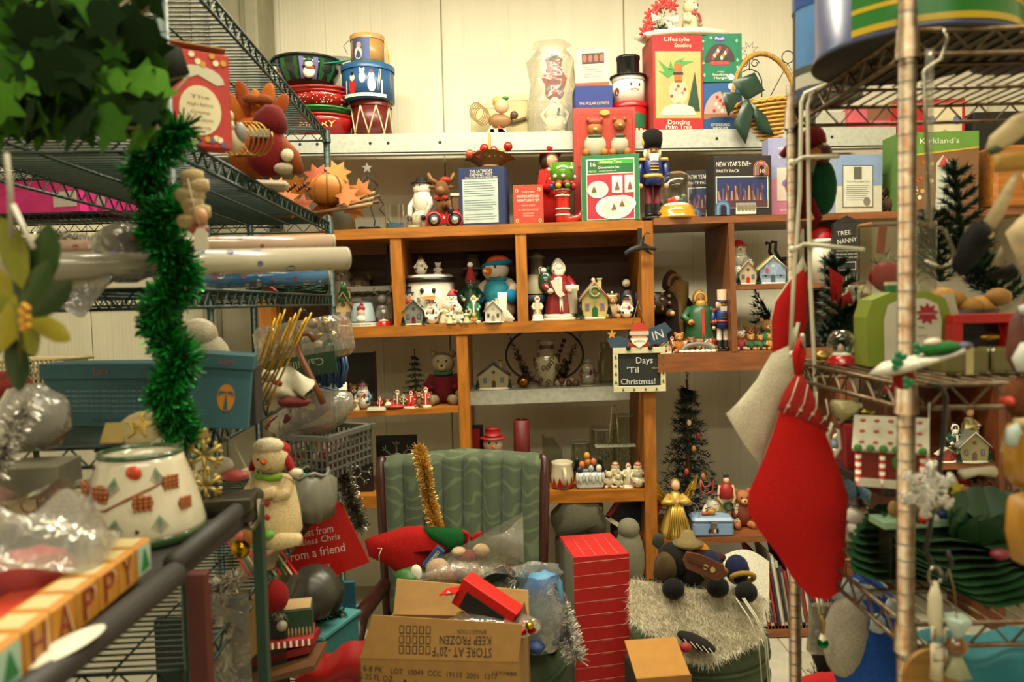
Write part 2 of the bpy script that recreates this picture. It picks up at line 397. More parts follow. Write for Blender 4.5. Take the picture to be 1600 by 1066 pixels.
# ================================================================ wire racks
def truss(g,p,q,r,mt,dz=.035,step=.06,rail=.004):
    p,q=Vector(p),Vector(q);D=q-p;n=max(2,int(D.length/step));z=Vector((0,0,-dz))
    g.t([p,q],rail,mt,6);g.t([p+z,q+z],rail,mt,6)
    g.t([p+D*(i/(2*n))+(z if i%2 else Vector())for i in range(2*n+1)],rail*.65,mt,5)
def rack(name,label,loc,rz,W,D,levels,posts,mt,pr,z0,z1,along='x',step=.026,wr=.0024,bands=False):
    """local: x to the side by W (may be negative), y backwards by D"""
    T=Thing(name,label,'rack',loc,rz=rz)
    for(a,b_)in posts:
        g=T.g('post');g.c(a,b_,z0,z1,pr,pr,mt,14)
        z=z0+.02
        while z<z1:g.c(a,b_,z,z+.0018,pr*1.035,pr*1.035,m('#3a3226',.5)if bands else mt,14);z+=.0255
        for lv in levels:
            g2=T.g('post_sleeve','post');g2.c(a,b_,lv-.042,lv+.002,pr*1.35,pr*1.18,mt,14)
    for lv in levels:
        pn='wire_shelf';g=T.g(pn);e=.02 if W>0 else-.02
        x0,x1=0,W
        truss(g,(x0,0,lv),(x1,0,lv),0,mt);truss(g,(x0,D,lv),(x1,D,lv),0,mt)
        truss(g,(x0,0,lv),(x0,D,lv),0,mt);truss(g,(x1,0,lv),(x1,D,lv),0,mt)
        q=T.g('shelf_wires',None,stuff=True)
        if along=='x':
            n=int(D/step)
            for i in range(1,n):q.t([(x0,D*i/n,lv),(x1,D*i/n,lv)],wr,mt,4)
            for k in(.33,.66):q.t([(W*k,0,lv-.006),(W*k,D,lv-.006)],.0035,mt,4)
        else:
            n=int(abs(W)/step)
            for i in range(1,n):q.t([(W*i/n,0,lv),(W*i/n,D,lv)],wr,mt,4)
            for k in(.33,.66):q.t([(0,D*k,lv-.006),(W,D*k,lv-.006)],.0035,mt,4)
    return T
GR=m('#0f2b23',.45,'plain',.1);BK=m('#14201c',.4,'plain',.5);CH=m('#6d6552',.42,'rust')
Y1,Y2=1.38,2.95
A1,A2=P(266,330,Y1),P(513,300,Y2)
LRZ=-math.degrees(math.atan2(A2.x-A1.x,Y2-Y1))
LV=[P(513,y,Y2).z for y in(205,348,462,577,745,935)]
LD=math.hypot(A2.x-A1.x,Y2-Y1)
rack('green_wire_rack','dark green epoxy wire rack at the left, its post wound with green tinsel',(A1.x,Y1,0),LRZ,-.46,LD,LV,[(0,0),(0,LD),(-.46,0),(-.46,LD)],GR,.0125,.05,2.26,'x')
LS=[Flat(z+.003)for z in LV]
bz=[P(300,y,3.2).z for y in(262,328,462,612)]
rack('black_wire_rack','black wire rack against the wall behind the green rack',(P(400,400,3.2).x-.02,3.2,0),0,-1.2,.42,bz,[(0,0),(-1.2,0),(0,.42),(-1.2,.42)],BK,.0125,.05,1.95,'y',wr=.0025)
BS=[Flat(z+.003)for z in bz]
rx=P(1417,300,1.15).x
RV=[P(1418,48,1.15).z,P(1418,603,1.15).z,P(1418,976,1.15).z]
rack('chrome_wire_rack','rusty chrome wire rack standing closest at the right',(rx,1.15,0),0,.9,.46,RV,[(0,0),(0,.46),(.9,0),(.9,.46)],CH,.0128,.05,2.03,'y',bands=True)
RS=[Flat(z+.003)for z in RV]
R2x,R2y=rx,1.61
print('LV',LV,'RV',RV,'O1',O1.z(0),'M1',M1.z(0),LRZ)
# ---------------------------------------------------------------- black padded cart at the lower left
T=Thing('cart','black service cart with a padded tube rim at the lower left corner','cart',(0,0,0))
CZ=1.235;BKM=m('#23211c',.6);DR=m('#4a1614',.5)
T.g('deck').b(-.78,.9,CZ-.012,.6,.84,.02,m('#1b1a17',.6))
T.g('deck').b(-.54,1.36,CZ-.022,.1,.17,.02,m('#1b1a17',.6))
T.g('rim_tube').t([(-.475,.45,CZ),(-.472,1.04,CZ)],.017,BKM,14)
T.g('rim_tube').t([(-.487,1.07,CZ+.005),(-.497,1.455,CZ+.005)],.015,BKM,14)
T.g('leg').b(-.462,1.09,.62,.028,.02,1.2,DR);T.g('leg').b(-.497,1.46,.62,.02,.02,1.2,m('#1f3a2c',.5));T.g('leg').b(-1.06,1.05,.62,.02,.02,1.2,DR)
T.g('lower_deck').b(-.78,.95,.62,.56,.6,.02,m('#1b1a17',.6))
CD=Flat(CZ)
# ================================================================ makers; every maker works in units of the thing's height
WH,CR,BLK,RED,DKR,GRN,DGR,ORG,GLD,SKN,BRN='#e6dfc9','#d8cba6','#14120f','#b51a14','#6d1210','#1f6b2c','#12301a','#c8661a','#c79a3a','#d9a883','#6b4423'
def rnd_pts(n,seed,f):q=random.Random(seed);return[f(q)for _ in range(n)]
def face(T,x,z,y,r,nose=ORG,nl=.5,eye=BLK,mouth=True,yaw=0,par=None):
    """eyes, nose and mouth on the front (-y) of a head of radius r centred x,z, surface at y"""
    g=T.g('eyes',par)
    for s_ in(-1,1):g.e(x+s_*r*.34,y+r*.1,z+r*.22,r*.1,r*.08,r*.12,eye,8)
    if nose:
        g=T.g('nose',par);g.c(0,0,0,r*nl,r*.16,r*.03,nose,8,tr(x,y+r*.05,z-r*.02)@rot(100,0,20+yaw))
    if mouth:
        g=T.g('mouth',par);g.t([(x+r*.42*math.sin(a),y+r*.12+r*.1*abs(math.sin(a)),z-r*.02-r*.42*math.cos(a))for a in[i*.25 for i in range(-4,5)]],r*.03,BLK,4)
def hat(T,kind,x,y,z,r,c1,c2=WH):
    g=T.g('hat')
    if kind=='top':g.l([(0,0),(r*1.5,0),(r*1.5,r*.1),(r*.9,r*.14),(r*.85,r*1.1),(r*.9,r*1.15),(0,r*1.15)],c1,x,y,z);T.g('hat_band','hat').l([(r*.92,r*.14),(r*.92,r*.35)],c2,x,y,z)
    elif kind=='bowl':g.l([(0,0),(r*1.35,-r*.1),(r*1.3,r*.05),(r*.85,r*.15),(r*.7,r*.6),(r*.3,r*.8),(0,r*.82)],c1,x,y,z)
    elif kind=='santa':
        g.t([(x,y,z),(x,y,z+r*.35),(x+r*.15,y,z+r*.8),(x+r*.5,y,z+r*1.1),(x+r*.95,y,z+r*.9)],[r*.92,r*.85,r*.55,r*.3,r*.15],c1,12)
        T.g('hat_trim','hat').l([(r*.8,-r*.1),(r*1.05,-.02*r),(r*1.08,r*.12),(r*.9,r*.24),(r*.7,r*.2)],c2,x,y,z);T.g('pompom','hat').e(x+r*1.05,y,z+r*.8,r*.24,mt=c2)
    elif kind=='cone':g.l([(r*1.0,0),(r*.8,r*.4),(r*.4,r*1.2),(r*.1,r*1.9),(0,r*2)],c1,x,y,z);T.g('hat_trim','hat').l([(r*.9,-r*.1),(r*1.08,0),(r*1.05,r*.2),(r*.85,r*.25)],c2,x,y,z)
    elif kind=='beanie':g.e(x,y,z,r*.95,r*.95,r*.75,c1);T.g('hat_trim','hat').l([(r*.85,-r*.12),(r*1.03,-r*.05),(r*1.03,r*.2),(r*.85,r*.25)],c2,x,y,z);T.g('pompom','hat').e(x,y,z+r*.85,r*.28,mt=c2)
    elif kind=='flap':
        g.e(x,y+r*.1,z,r*1.0,r*.95,r*.8,c1);T.g('hat_trim','hat').e(x,y-r*.25,z-r*.02,r*.95,r*.7,r*.42,c2,lump=.05)
        for s_ in(-1,1):T.g('ear_flap','hat').e(x+s_*r*.98,y,z-r*.55,r*.28,r*.3,r*.65,c1,T=rot(0,-s_*22,0));T.g('ear_flap','hat').e(x+s_*r*1.22,y,z-r*1.05,r*.38,r*.25,r*.2,c2)
def snowman(loc,h,label,ht='top',hc=BLK,hc2=RED,sc_=RED,body=WH,k='glaze',btn=BLK,rz=0,group=None,arms=None,base=None,name='snowman_figurine',nose=ORG,cat='figurine',fat=1.0,seat=False):
    bm=m(body,.4,k);T=Thing(name,label,cat,loc,h,rz,group)
    hs={'top':.19,'santa':.17,'cone':.25,'beanie':.13,'flap':.1,'bowl':.14,None:0}[ht]
    r1,r2=.24*fat,.155;z1=r1*.92;z2=1-hs-r2*.9
    g=T.g('body');g.e(0,0,z1,r1,r1*.9,z1,bm,16)
    g.e(0,0,(z1+z2)/2+.05,r1*.8,r1*.72,(z2-z1)*.48,bm,16)
    T.g('head').e(0,0,z2,r2,r2*.95,r2,bm,16);face(T,0,z2,-r2*.95,r2,nose)
    if ht:hat(T,ht,0,0,z2+r2*.55,r2*.85,hc,hc2)
    if sc_:
        g=T.g('scarf');g.l([(r2*.7,-.03),(r2*1.05,-.02),(r2*1.1,.02),(r2*.7,.04)],m(sc_,.8,'cloth'),0,0,z2-r2*.85)
        g.b(r2*.5,-r1*.75,z2-r2-.1,.06,.025,.17,m(sc_,.8,'cloth'),rot(8,10,0))
    g=T.g('buttons')
    for i in range(2):g.e(0,-r1*(.84-.06*i),z1+.06+.1*i,.018,.012,.018,btn,6)
    for s_ in(-1,1):
        g=T.g('arm')
        if arms=='stick':g.t([(s_*r1*.7,0,z2-r2*1.2),(s_*r1*1.2,-.03,z2-r2*.7),(s_*r1*1.45,-.04,z2-.02)],.012,BRN,5)
        else:g.t([(s_*r1*.7,0,z2-r2*1.15),(s_*r1*1.05,-.05,z2-r2*1.9),(s_*r1*.75,-.16,z1+.02)],[.055,.05,.04],arms or bm,8);T.g('mitten').e(s_*r1*.7,-.18,z1+.02,.05,.045,.05,hc if ht else body,8)
    if seat:
        for s_ in(-1,1):T.g('leg').t([(s_*.12,-.05,.08),(s_*.2,-.3,.07)],[.08,.065],bm,10)
    if base:T.g('base').l([(0,0),(.26*fat,0),(.26*fat,.03),(0,.05)],base)
    return T
def santa(loc,h,label,robe=RED,trim=WH,hood=None,rz=0,group=None,name='santa_figurine',k='glaze',sack=None,staff=None,base=WH,w_=1.0,cat='figurine',gold=None,stripe=None):
    rm=m(robe,.4,k);tm=m(trim,.5,k);T=Thing(name,label,cat,loc,h,rz,group)
    T.g('robe').l([(0,.03),(.2*w_,.03),(.215*w_,.1),(.17*w_,.4),(.16*w_,.6),(.11*w_,.72),(.05,.76),(0,.77)],rm,n=20,wob=lambda a,z:.04*math.sin(a*7))
    T.g('robe_trim').l([(.19*w_,.02),(.235*w_,.03),(.235*w_,.09),(.19*w_,.11)],tm);T.g('robe_trim').b(0,-.165*w_,.38,.05,.05,.6,m(gold or trim,.5,k),rot(-6,0,0))
    T.g('head').e(0,-.01,.82,.085,.085,.1,SKN,12)
    T.g('beard').l([(0,-.2),(.05,-.14),(.085,-.02),(.07,.03),(0,.05)],tm,0,-.05,.77,12,wob=lambda a,z:.08*math.sin(a*5))
    g=T.g('hood');g.l([(.1,-.06),(.12,0),(.105,.09),(.06,.16),(.02,.19),(0,.195)],m(hood or robe,.5,k),0,.02,.8,14)
    T.g('hood_trim','hood').t([(.09*math.cos(a),-.06,.82+.105*math.sin(a))for a in[-.6+i*.34 for i in range(13)]],.022,tm,6)
    g=T.g('eyes');[g.e(s_*.03,-.09,.83,.01,mt=BLK,n=6)for s_ in(-1,1)];T.g('nose').e(0,-.1,.81,.016,mt='#c47a5a',n=6)
    for s_ in(-1,1):
        T.g('arm').t([(s_*.12*w_,0,.68),(s_*.21*w_,-.04,.54),(s_*.15*w_,-.15,.47)],[.06,.06,.05],rm,10);T.g('cuff').e(s_*.145*w_,-.16,.465,.055,.045,.05,tm,8);T.g('hand').e(s_*.13*w_,-.2,.46,.032,mt=m(gold or SKN,.5),n=8)
    if sack:T.g('sack').e(-.2,.04,.6,.14,.12,.2,m(sack,.6,k),lump=.06);T.g('toy').e(-.24,0,.8,.05,mt=WH);T.g('toy').e(-.16,.02,.83,.035,mt=GRN);T.g('toy').t([(-.3,0,.74),(-.31,0,.84),(-.27,0,.86)],.012,WH,5)
    if staff:T.g('staff').t([(.24,-.16,0),(.23,-.16,.72),(.19,-.16,.78),(.15,-.16,.72)],.014,staff,6)
    if stripe:T.g('robe_band').l([(.212*w_,.12),(.222*w_,.13),(.205*w_,.2),(.19*w_,.21)],stripe)
    if base:T.g('base').l([(0,0),(.27*w_,0),(.26*w_,.04),(0,.06)],tm if base==WH else base)
    return T
def bear(loc,h,label,fur='#9a6430',shirt=None,rz=0,group=None,name='bear_figurine',k='plain',hatk=None,hc=RED,cat='figurine',muz='#d0a878',rx=0):
    fm=m(fur,.7,k);T=Thing(name,label,cat,loc,h,rz,group,rx=rx)
    T.g('body').e(0,0,.3,.22,.19,.3,m(shirt,.7,k)if shirt else fm,14);T.g('head').e(0,-.02,.7,.2,.18,.19,fm,14)
    for s_ in(-1,1):
        T.g('ear').e(s_*.16,0,.86,.07,.045,.07,fm,8);T.g('arm').t([(s_*.18,0,.48),(s_*.27,-.08,.34),(s_*.2,-.18,.28)],[.075,.07,.06],m(shirt,.7,k)if shirt else fm,8)
        T.g('leg').t([(s_*.12,-.02,.09),(s_*.19,-.24,.08)],[.1,.08],fm,8);T.g('paw').e(s_*.19,-.28,.09,.085,.06,.09,fm,8)
    T.g('muzzle').e(0,-.18,.65,.085,.07,.07,m(muz,.7,k),10);T.g('nose').e(0,-.245,.68,.03,.02,.022,BLK,6)
    g=T.g('eyes');[g.e(s_*.07,-.18,.75,.02,mt=BLK,n=6)for s_ in(-1,1)]
    if hatk:hat(T,hatk,0,0,.82,.16,hc,WH)
    return T
def angel(loc,h,label,robe='#c9a64e',wing='#b8902f',hair='#8a6a34',rz=0,group=None,name='angel_figurine',k='metalp',side=False):
    rm=m(robe,.35,'plain',.35)if k=='metalp' else m(robe,.5,k);wm=m(wing,.3,'plain',.6)if k=='metalp' else m(wing,.4,k)
    T=Thing(name,label,'figurine',loc,h,rz,group)
    T.g('robe').l([(0,0),(.27,0),(.25,.1),(.15,.42),(.11,.62),(.06,.74),(0,.75)],rm,n=28,wob=lambda a,z:.07*math.sin(a*9)*(1-z))
    T.g('head').e(0,-.02,.84,.075,.075,.09,SKN,12);T.g('hair').e(0,.015,.86,.085,.08,.09,hair,10,lump=.05)
    for s_ in((1,)if side else(-1,1)):
        g=T.g('wing');o=[(0,.5),(.1,.58),(.16,.72),(.24,.86),(.37,1.0),(.35,.88),(.33,.76),(.28,.64),(.2,.54),(.08,.44)]
        g.p([(s_*(a+.03),z)for a,z in o],wm,.07,.02)
        for i in range(4):g.t([(s_*(.1+.04*i),.065,.56+.05*i),(s_*(.31+.01*i),.065,.7+.07*i)],.008,wm,4)
    for s_ in(-1,1):T.g('sleeve').t([(s_*.09,0,.68),(s_*.19,-.07,.56),(s_*.05,-.16,.6)],[.05,.075,.04],rm,8)
    T.g('hands').e(0,-.18,.61,.03,mt=SKN,n=8)
    return T
def nutcracker(loc,h,label,coat='#1a2f66',hatc=BLK,pants=WH,fur=True,rz=0,group=None,trim=GLD,boots=BLK,beard=WH,cream=False):
    T=Thing('nutcracker',label,'figurine',loc,h,rz,group)
    T.g('base').l([(0,0),(.13,0),(.13,.03),(0,.03)],boots,n=16,sy=.8)
    for s_ in(-1,1):
        T.g('leg').c(s_*.05,0,.16,.42,.042,.042,m(pants,.35),10);T.g('boot').c(s_*.05,0,.03,.18,.05,.045,m(boots,.3),10);T.g('boot').e(s_*.05,-.04,.05,.045,.07,.03,m(boots,.3),8)
        T.g('arm').t([(s_*.135,0,.64),(s_*.15,0,.52),(s_*.145,-.02,.4)],[.038,.036,.03],m(coat,.35),8);T.g('hand').e(s_*.145,-.03,.375,.03,mt=SKN,n=8);T.g('epaulette').l([(0,.02),(.05,.01),(.055,-.02),(0,-.02)],m(trim,.4),s_*.125,0,.67)
    T.g('coat').l([(0,.38),(.11,.38),(.1,.46),(.095,.52),(.11,.64),(.08,.67),(0,.67)],m(coat,.35));g=T.g('belt');g.l([(.1,.46),(.108,.46),(.106,.5),(.095,.5)],m(trim,.4))
    g=T.g('coat_braid');[g.b(0,-.105,.54+.035*i,.09,.015,.012,m(trim,.4))for i in range(3)]
    T.g('head').l([(0,.66),(.07,.67),(.078,.74),(.07,.8),(0,.82)],m('#cf9a5a',.5));T.g('beard').p([(-.055,.72),(.055,.72),(.045,.64),(0,.58),(-.045,.64)],m(beard,.9,'cloth'),-.1,.04)
    g=T.g('eyes');[g.e(s_*.028,-.075,.765,.011,mt=BLK,n=6)for s_ in(-1,1)];T.g('moustache').b(0,-.085,.735,.08,.012,.012,BLK);T.g('nose').e(0,-.085,.75,.014,mt='#b9713f',n=6)
    T.g('hair').e(-.075,.01,.74,.025,.05,.06,m(beard,.9,'cloth'),8);T.g('hair').e(.075,.01,.74,.025,.05,.06,m(beard,.9,'cloth'),8)
    if fur:T.g('hat').l([(0,.78),(.095,.79),(.115,.88),(.11,.96),(.06,1.0),(0,1.0)],m(hatc,.95,'cloth'));T.g('plume').e(-.1,-.02,.86,.025,.025,.05,m(trim,.4),8)
    else:T.g('hat').c(0,0,.79,.99,.075,.08,m(hatc,.4),14);T.g('hat_band','hat').c(0,0,.79,.82,.08,.082,m(coat,.4),14);T.g('hat_brim').b(0,-.08,.795,.1,.05,.012,BLK)
    return T
def house(loc,h,label,wall=CR,roof=WH,trim=BRN,w_=.8,d=.5,rz=0,group=None,name='village_house',door=RED,win='#5a6a7a',chim=True,snow=None,k='glaze',trees=True,cat='ornament'):
    T=Thing(name,label,cat,loc,h,rz,group);wm,rf=m(wall,.5,k),m(roof,.5,k);a=w_/2
    T.g('base').l([(0,0),(a*1.2,0),(a*1.15,.05),(0,.07)],m(snow or WH,.5,k),sy=.7)
    T.g('wall').p([(-a*.85,.04),(a*.85,.04),(a*.85,.52),(0,.9),(-a*.85,.52)],wm,-d/2,d)
    g=T.g('roof')
    for s_ in(-1,1):g.p([(0,.96),(s_*a,.5),(s_*a,.44),(0,.88)],rf,-d/2-.05,d+.1)
    if chim:T.g('chimney').b(a*.4,0,.86,.1,.1,.26,wm);T.g('chimney_cap','chimney').b(a*.4,0,1.0,.13,.13,.03,rf)
    y=-d/2-.012;T.g('door').p([(-.07,.06),(.07,.06),(.07,.26),(0,.33),(-.07,.26)],m(door,.5,k),y,.012)
    for s_ in(-1,1):f=T.g('window');f.re(s_*a*.5-.06,.22,s_*a*.5+.06,.4,m(trim,.5),y,.012);T.g('pane','window').re(s_*a*.5-.042,.24,s_*a*.5+.042,.38,m(win,.3),y-.004,.006)
    T.g('gable_window').el(0,.6,.06,.06,m(trim,.5),y,.012)
    g=T.g('eaves_trim')
    for s_ in(-1,1):g.t([(0,y-.045,.93),(s_*a,y-.045,.47)],.018,m(snow or trim,.5),6)
    if trees:
        for s_ in(-1,1):T.g('shrub').l([(.09,0),(.05,.1),(.07,.1),(.03,.22),(.04,.22),(0,.34)],m(DGR,.8),s_*a*.95,-d*.5-.02,.04,10)
    return T
def needles(g,p0,p1,L_,n,r,mats,seed,droop=0.0,cone=1.0,w0=.0022):
    """flat needles around the stem p0-p1"""
    q=random.Random(seed);p0,p1=Vector(p0),Vector(p1);d=(p1-p0).normalized();a=d.orthogonal().normalized();b_=d.cross(a)
    for i in range(n):
        t_=q.random();c_=p0.lerp(p1,t_);an=q.uniform(0,2*PI);s_=(a*math.cos(an)+b_*math.sin(an));ll=L_*(1-(1-cone)*t_)*q.uniform(.7,1.1)
        e_=c_+(s_*math.cos(r)+d*math.sin(r))*ll+Vector((0,0,-droop*ll));sd=(e_-c_).cross(d).normalized()*w0
        g.raw([c_-sd,c_+sd,e_],[[0,1,2]],q.choice(mats),False)
def pine(loc,h,label,col=DGR,r=.28,rz=0,group=None,tiers=9,nb=9,base=None,name='miniature_pine_tree',needle=None,w0=.006,tops=()):
    T=Thing(name,label,'tree',loc,h,rz,group);T.g('trunk').t([(0,0,0),(0,0,.95)],[.025,.006],BRN,6);g=T.g('branches',stuff=True)
    ms=[m(col,.8),m('#1b3b22' if col==DGR else col,.8)];q=random.Random(int(h*1e4)+tiers)
    for i in range(tiers):
        z=.1+.85*i/tiers;rr=r*(1-i/tiers)+.03
        for j in range(nb):
            a=2*PI*(j+q.random()*.6)/nb;e_=Vector((rr*math.cos(a),rr*math.sin(a),z-.03+q.uniform(-.02,.03)));needles(g,(0,0,z),e_,.055,20,.6,ms,i*31+j,w0=w0)
    needles(g,(0,0,.85),(0,0,1.0),.04,20,.9,ms,5,w0=w0)
    T.g('stand').l([(0,0),(.09,0),(.08,.05),(0,.06)],base or BRN)
    return T
def carton(loc,w_,h,d,label,col,side=None,top=None,name='gift_box',rz=0,group=None,cat='box',rx=0,ry=0,art=None,k='card',r=.5):
    """box with its front-left... origin at bottom centre; art(T, w, h, y) draws on the front"""
    T=Thing(name,label,cat,loc,1,rz,group,rx=rx,ry=ry);mt=m(col,r,k)
    T.g('body').b(0,0,h/2,w_,d,h,mt,c=.0015)
    if side:T.g('side_panel').b(-w_/2,0,h/2,.002,d*.98,h*.98,m(side,r,k),c=.0003);T.g('side_panel').b(w_/2,0,h/2,.002,d*.98,h*.98,m(side,r,k),c=.0003)
    if top:T.g('lid_flap').b(0,0,h,w_*.985,d*.985,.003,m(top,r,k),c=.0003)
    if art:art(T,w_,h,-d/2-.0012)
    return T
def jar(T,part,prof,mt,**k):T.g(part).l(prof,mt,**k)
def tin(loc,r,h,label,col,lid=None,band=None,art=None,name='round_tin',rz=0,group=None,n=32):
    T=Thing(name,label,'tin',loc,1,rz,group);T.g('body').l([(0,0),(r,0),(r,h*.88),(r*.98,h*.88)],m(col,.35),n=n)
    T.g('lid').l([(r*1.03,h*.84),(r*1.035,h*.99),(r*.98,h),(0,h*1.0)],m(lid or col,.35),n=n)
    if band:T.g('band').l([(r*1.006,h*.02),(r*1.006,h*.12)],m(band,.4),n=n)
    if art:art(T,r,h)
    return T
def wrapped(r,x,z):a=x/r;return(r*math.sin(a),-r*math.cos(a),z)   # a point on a cylinder face
def cyl_patch(g,r,a0,a1,z0,z1,mt,n=8):
    V=[];Fs=[]
    for i in range(n+1):
        a=a0+(a1-a0)*i/n;V+=[(r*math.sin(a),-r*math.cos(a),z0),(r*math.sin(a),-r*math.cos(a),z1)]
    for i in range(n):Fs.append([2*i,2*i+2,2*i+3,2*i+1])
    g.raw(V,Fs,mt,True)
def cyl_blob(g,r,a,z,ra,rz,mt,n=12):    # an ellipse of paint on a cylinder
    V=[(r*math.sin(a+ra/r*math.cos(2*PI*i/n)),-r*math.cos(a+ra/r*math.cos(2*PI*i/n)),z+rz*math.sin(2*PI*i/n))for i in range(n)]
    g.raw(V,[list(range(n))],mt,True)
def tinsel(g,pts,r,n,mats,seed=1,w0=.0016):
    q=random.Random(seed);pts=[Vector(p)for p in pts]
    ln=[(pts[i+1]-pts[i]).length for i in range(len(pts)-1)];tot=sum(ln)
    for i in range(n):
        t_=q.random()*tot;k=0
        while k<len(ln)-1 and t_>ln[k]:t_-=ln[k];k+=1
        c_=pts[k].lerp(pts[k+1],t_/ln[k]);v=Vector((q.gauss(0,1),q.gauss(0,1),q.gauss(0,1))).normalized()
        d=(pts[k+1]-pts[k]).normalized();v=(v-d*v.dot(d)*.5).normalized();e_=c_+v*r*q.uniform(.6,1.05)
        u=v.cross(Vector((q.gauss(0,1),q.gauss(0,1),q.gauss(0,1)))).normalized()*w0
        g.raw([c_-u,c_+u,e_+u*.7,e_-u*.7],[[0,1,2,3]],q.choice(mats),False)
def sheet(g,f,nu,nv,mt):        # a surface from f(u,v)
    V=[f(i/nu,j/nv)for i in range(nu+1)for j in range(nv+1)];Fs=[]
    for i in range(nu):
        for j in range(nv):a=i*(nv+1)+j;Fs.append([a,a+nv+1,a+nv+2,a+1])
    g.raw(V,Fs,mt,True)
def puff(g,pts,mt,th,y=0,T=None,n=5):     # stuffed shape: a filled outline that swells towards its middle (XZ outline)
    cx=sum(p[0]for p in pts)/len(pts);cz=sum(p[1]for p in pts)/len(pts);K=len(pts);V=[];Fs=[]
    rings=[(1-i/n)for i in range(n)]
    for s_ in(-1,1):
        base=len(V)
        for f_ in rings:
            for(a,b_)in pts:V.append((cx+(a-cx)*f_,y+s_*th*math.sqrt(max(0,1-f_**2.2)),cz+(b_-cz)*f_))
        V.append((cx,y+s_*th,cz));top=len(V)-1
        for i in range(n-1):
            for j in range(K):
                a=base+i*K+j;a2=base+i*K+(j+1)%K;q_=[a,a2,a2+K,a+K];Fs.append(q_ if s_<0 else q_[::-1])
        for j in range(K):q_=[base+(n-1)*K+j,base+(n-1)*K+(j+1)%K,top];Fs.append(q_ if s_<0 else q_[::-1])
    g.raw(V,Fs,mt,True,T)
def pinecone(T,part,x,y,z,r,c='#5a3a20'):
    g=T.g(part);g.e(x,y,z,r*.7,r*.7,r*1.1,c,8)
    for i in range(6):
        for j in range(8):
            a=2*PI*j/8+i*.4;zz=z-r+r*2*i/6;rr=r*math.sin(PI*(i+1)/7.2);g.raw([(x+rr*.5*math.cos(a-.3),y+rr*.5*math.sin(a-.3),zz),(x+rr*.5*math.cos(a+.3),y+rr*.5*math.sin(a+.3),zz),(x+rr*1.15*math.cos(a+.15),y+rr*1.15*math.sin(a+.15),zz+r*.25),(x+rr*1.15*math.cos(a-.15),y+rr*1.15*math.sin(a-.15),zz+r*.25)],[[0,1,2,3]],m('#7a5430',.6),False)
def globe(loc,h,label,basec,glass=True,rz=0,group=None,inner=None,w_=.42):
    T=Thing('snow_globe',label,'ornament',loc,h,rz,group)
    T.g('base').l([(0,0),(w_*1.05,0),(w_*1.05,.05),(w_*.93,.08),(w_*.97,.16),(w_*.85,.2),(w_*.82,.26),(0,.27)],m(basec,.35,'glaze'),n=24)
    T.g('scene').e(0,0,.27,w_*.7,w_*.7,.08,m(WH,.6),12)
    if inner:inner(T)
    T.g('dome').l([(w_*.62,.26),(w_*.8,.34),(w_*.98,.5),(w_,.62),(w_*.93,.76),(w_*.75,.88),(w_*.5,.96),(w_*.2,.995),(0,1)],m('#ffffff',.1,'glass'),n=24)
    return T
# ================================================================ on the upper galvanised shelf
Y=3.95;q=lambda px,Y=3.95:S(px,Y)
YEL='#d9b45a'
# bowls
def bowl(loc,r,h,label,col,inside=None,name='serving_bowl',art=None,rim=None,group=None,rx=0):
    T=Thing(name,label,'bowl',loc,1,0,group,rx=rx);T.g('body').l([(0,0),(r*.5,0),(r*.75,h*.25),(r*.93,h*.6),(r,h),(r*.96,h),(r*.88,h*.6),(r*.6,h*.2),(0,h*.1)],m(col,.25,'glaze'),n=36)
    T.g('rim').t([(r*1.0*math.cos(a),r*1.0*math.sin(a),h)for a in[i*PI/18 for i in range(36)]],r*.035,m(rim or col,.25,'glaze'),8,True)
    if art:art(T,r,h)
    return T
def snow_specks(T,r,h):
    g=T.g('snowflake_print');k=random.Random(3)
    for i in range(70):
        a=k.uniform(-1.4,1.4);t_=k.uniform(.35,.85);rr=r*(.75+.22*(t_-.25)/.4)*1.012 if t_<.6 else r*(.93+.07*(t_-.6)/.4)*1.012
        g.e(rr*math.sin(a),-rr*math.cos(a),h*t_,.003,.003,.003,WH,5)
p=M1.at(508,3.9)
bowl(p,q(50),q(30),'red bowl with yellow lettering at the bottom of the stack behind the green rack','#9e1510',art=lambda T,r,h:T.g('lettering').tx('MERRY',0,0,.05,m(YEL),0,.17,T=tr(0,-r*.93,h*.5)@rot(-22)))
bowl(p+Vector((-.01,0,q(29))),q(50),q(12),'shallow green bowl between the two red bowls in the stack','#2b7a3a')
bowl(p+Vector((-.02,0,q(38))),q(52),q(26),'red bowl with white snowflake dots in the stack','#a81c17',art=snow_specks)
bowl(p+Vector((-.03,0,q(60))),q(54),q(14),'red bowl with a broad rim directly under the snowman glass bowl','#a3201c',rx=6)
def bart(T,r,h):
    for i,(a,c_)in enumerate(((-.95,'#6d6fa0'),(-.3,'#1f5a2a'),(.3,'#6d6fa0'),(.9,'#1f5a2a'))):
        g=T.g('painted_panel');V=[]
        for t_,rr in((.25,.76),(.45,.87),(.65,.95),(.9,.995)):V+=[(r*rr*1.012*math.sin(a-.27),-r*rr*1.012*math.cos(a-.27),h*t_),(r*rr*1.012*math.sin(a+.27),-r*rr*1.012*math.cos(a+.27),h*t_)]
        g.raw(V,[[0,1,3,2],[2,3,5,4],[4,5,7,6]],m(c_,.4))
        if i%2==0:
            s=T.g('painted_snowman');R_=Matrix.Rotation(a,4,'Z')
            s.e(*(R_@Vector((0,-r*.9,h*.42))),.03,.015,.028,WH);s.e(*(R_@Vector((0,-r*.96,h*.66))),.02,.012,.018,WH);s.e(*(R_@Vector((0,-r*.985,h*.78))),.017,.012,.012,'#2c5a30' if i else BLK);s.e(*(R_@Vector((.005,-r*.955,h*.55))),.022,.013,.008,ORG)
p2=M1.at(484,3.9)
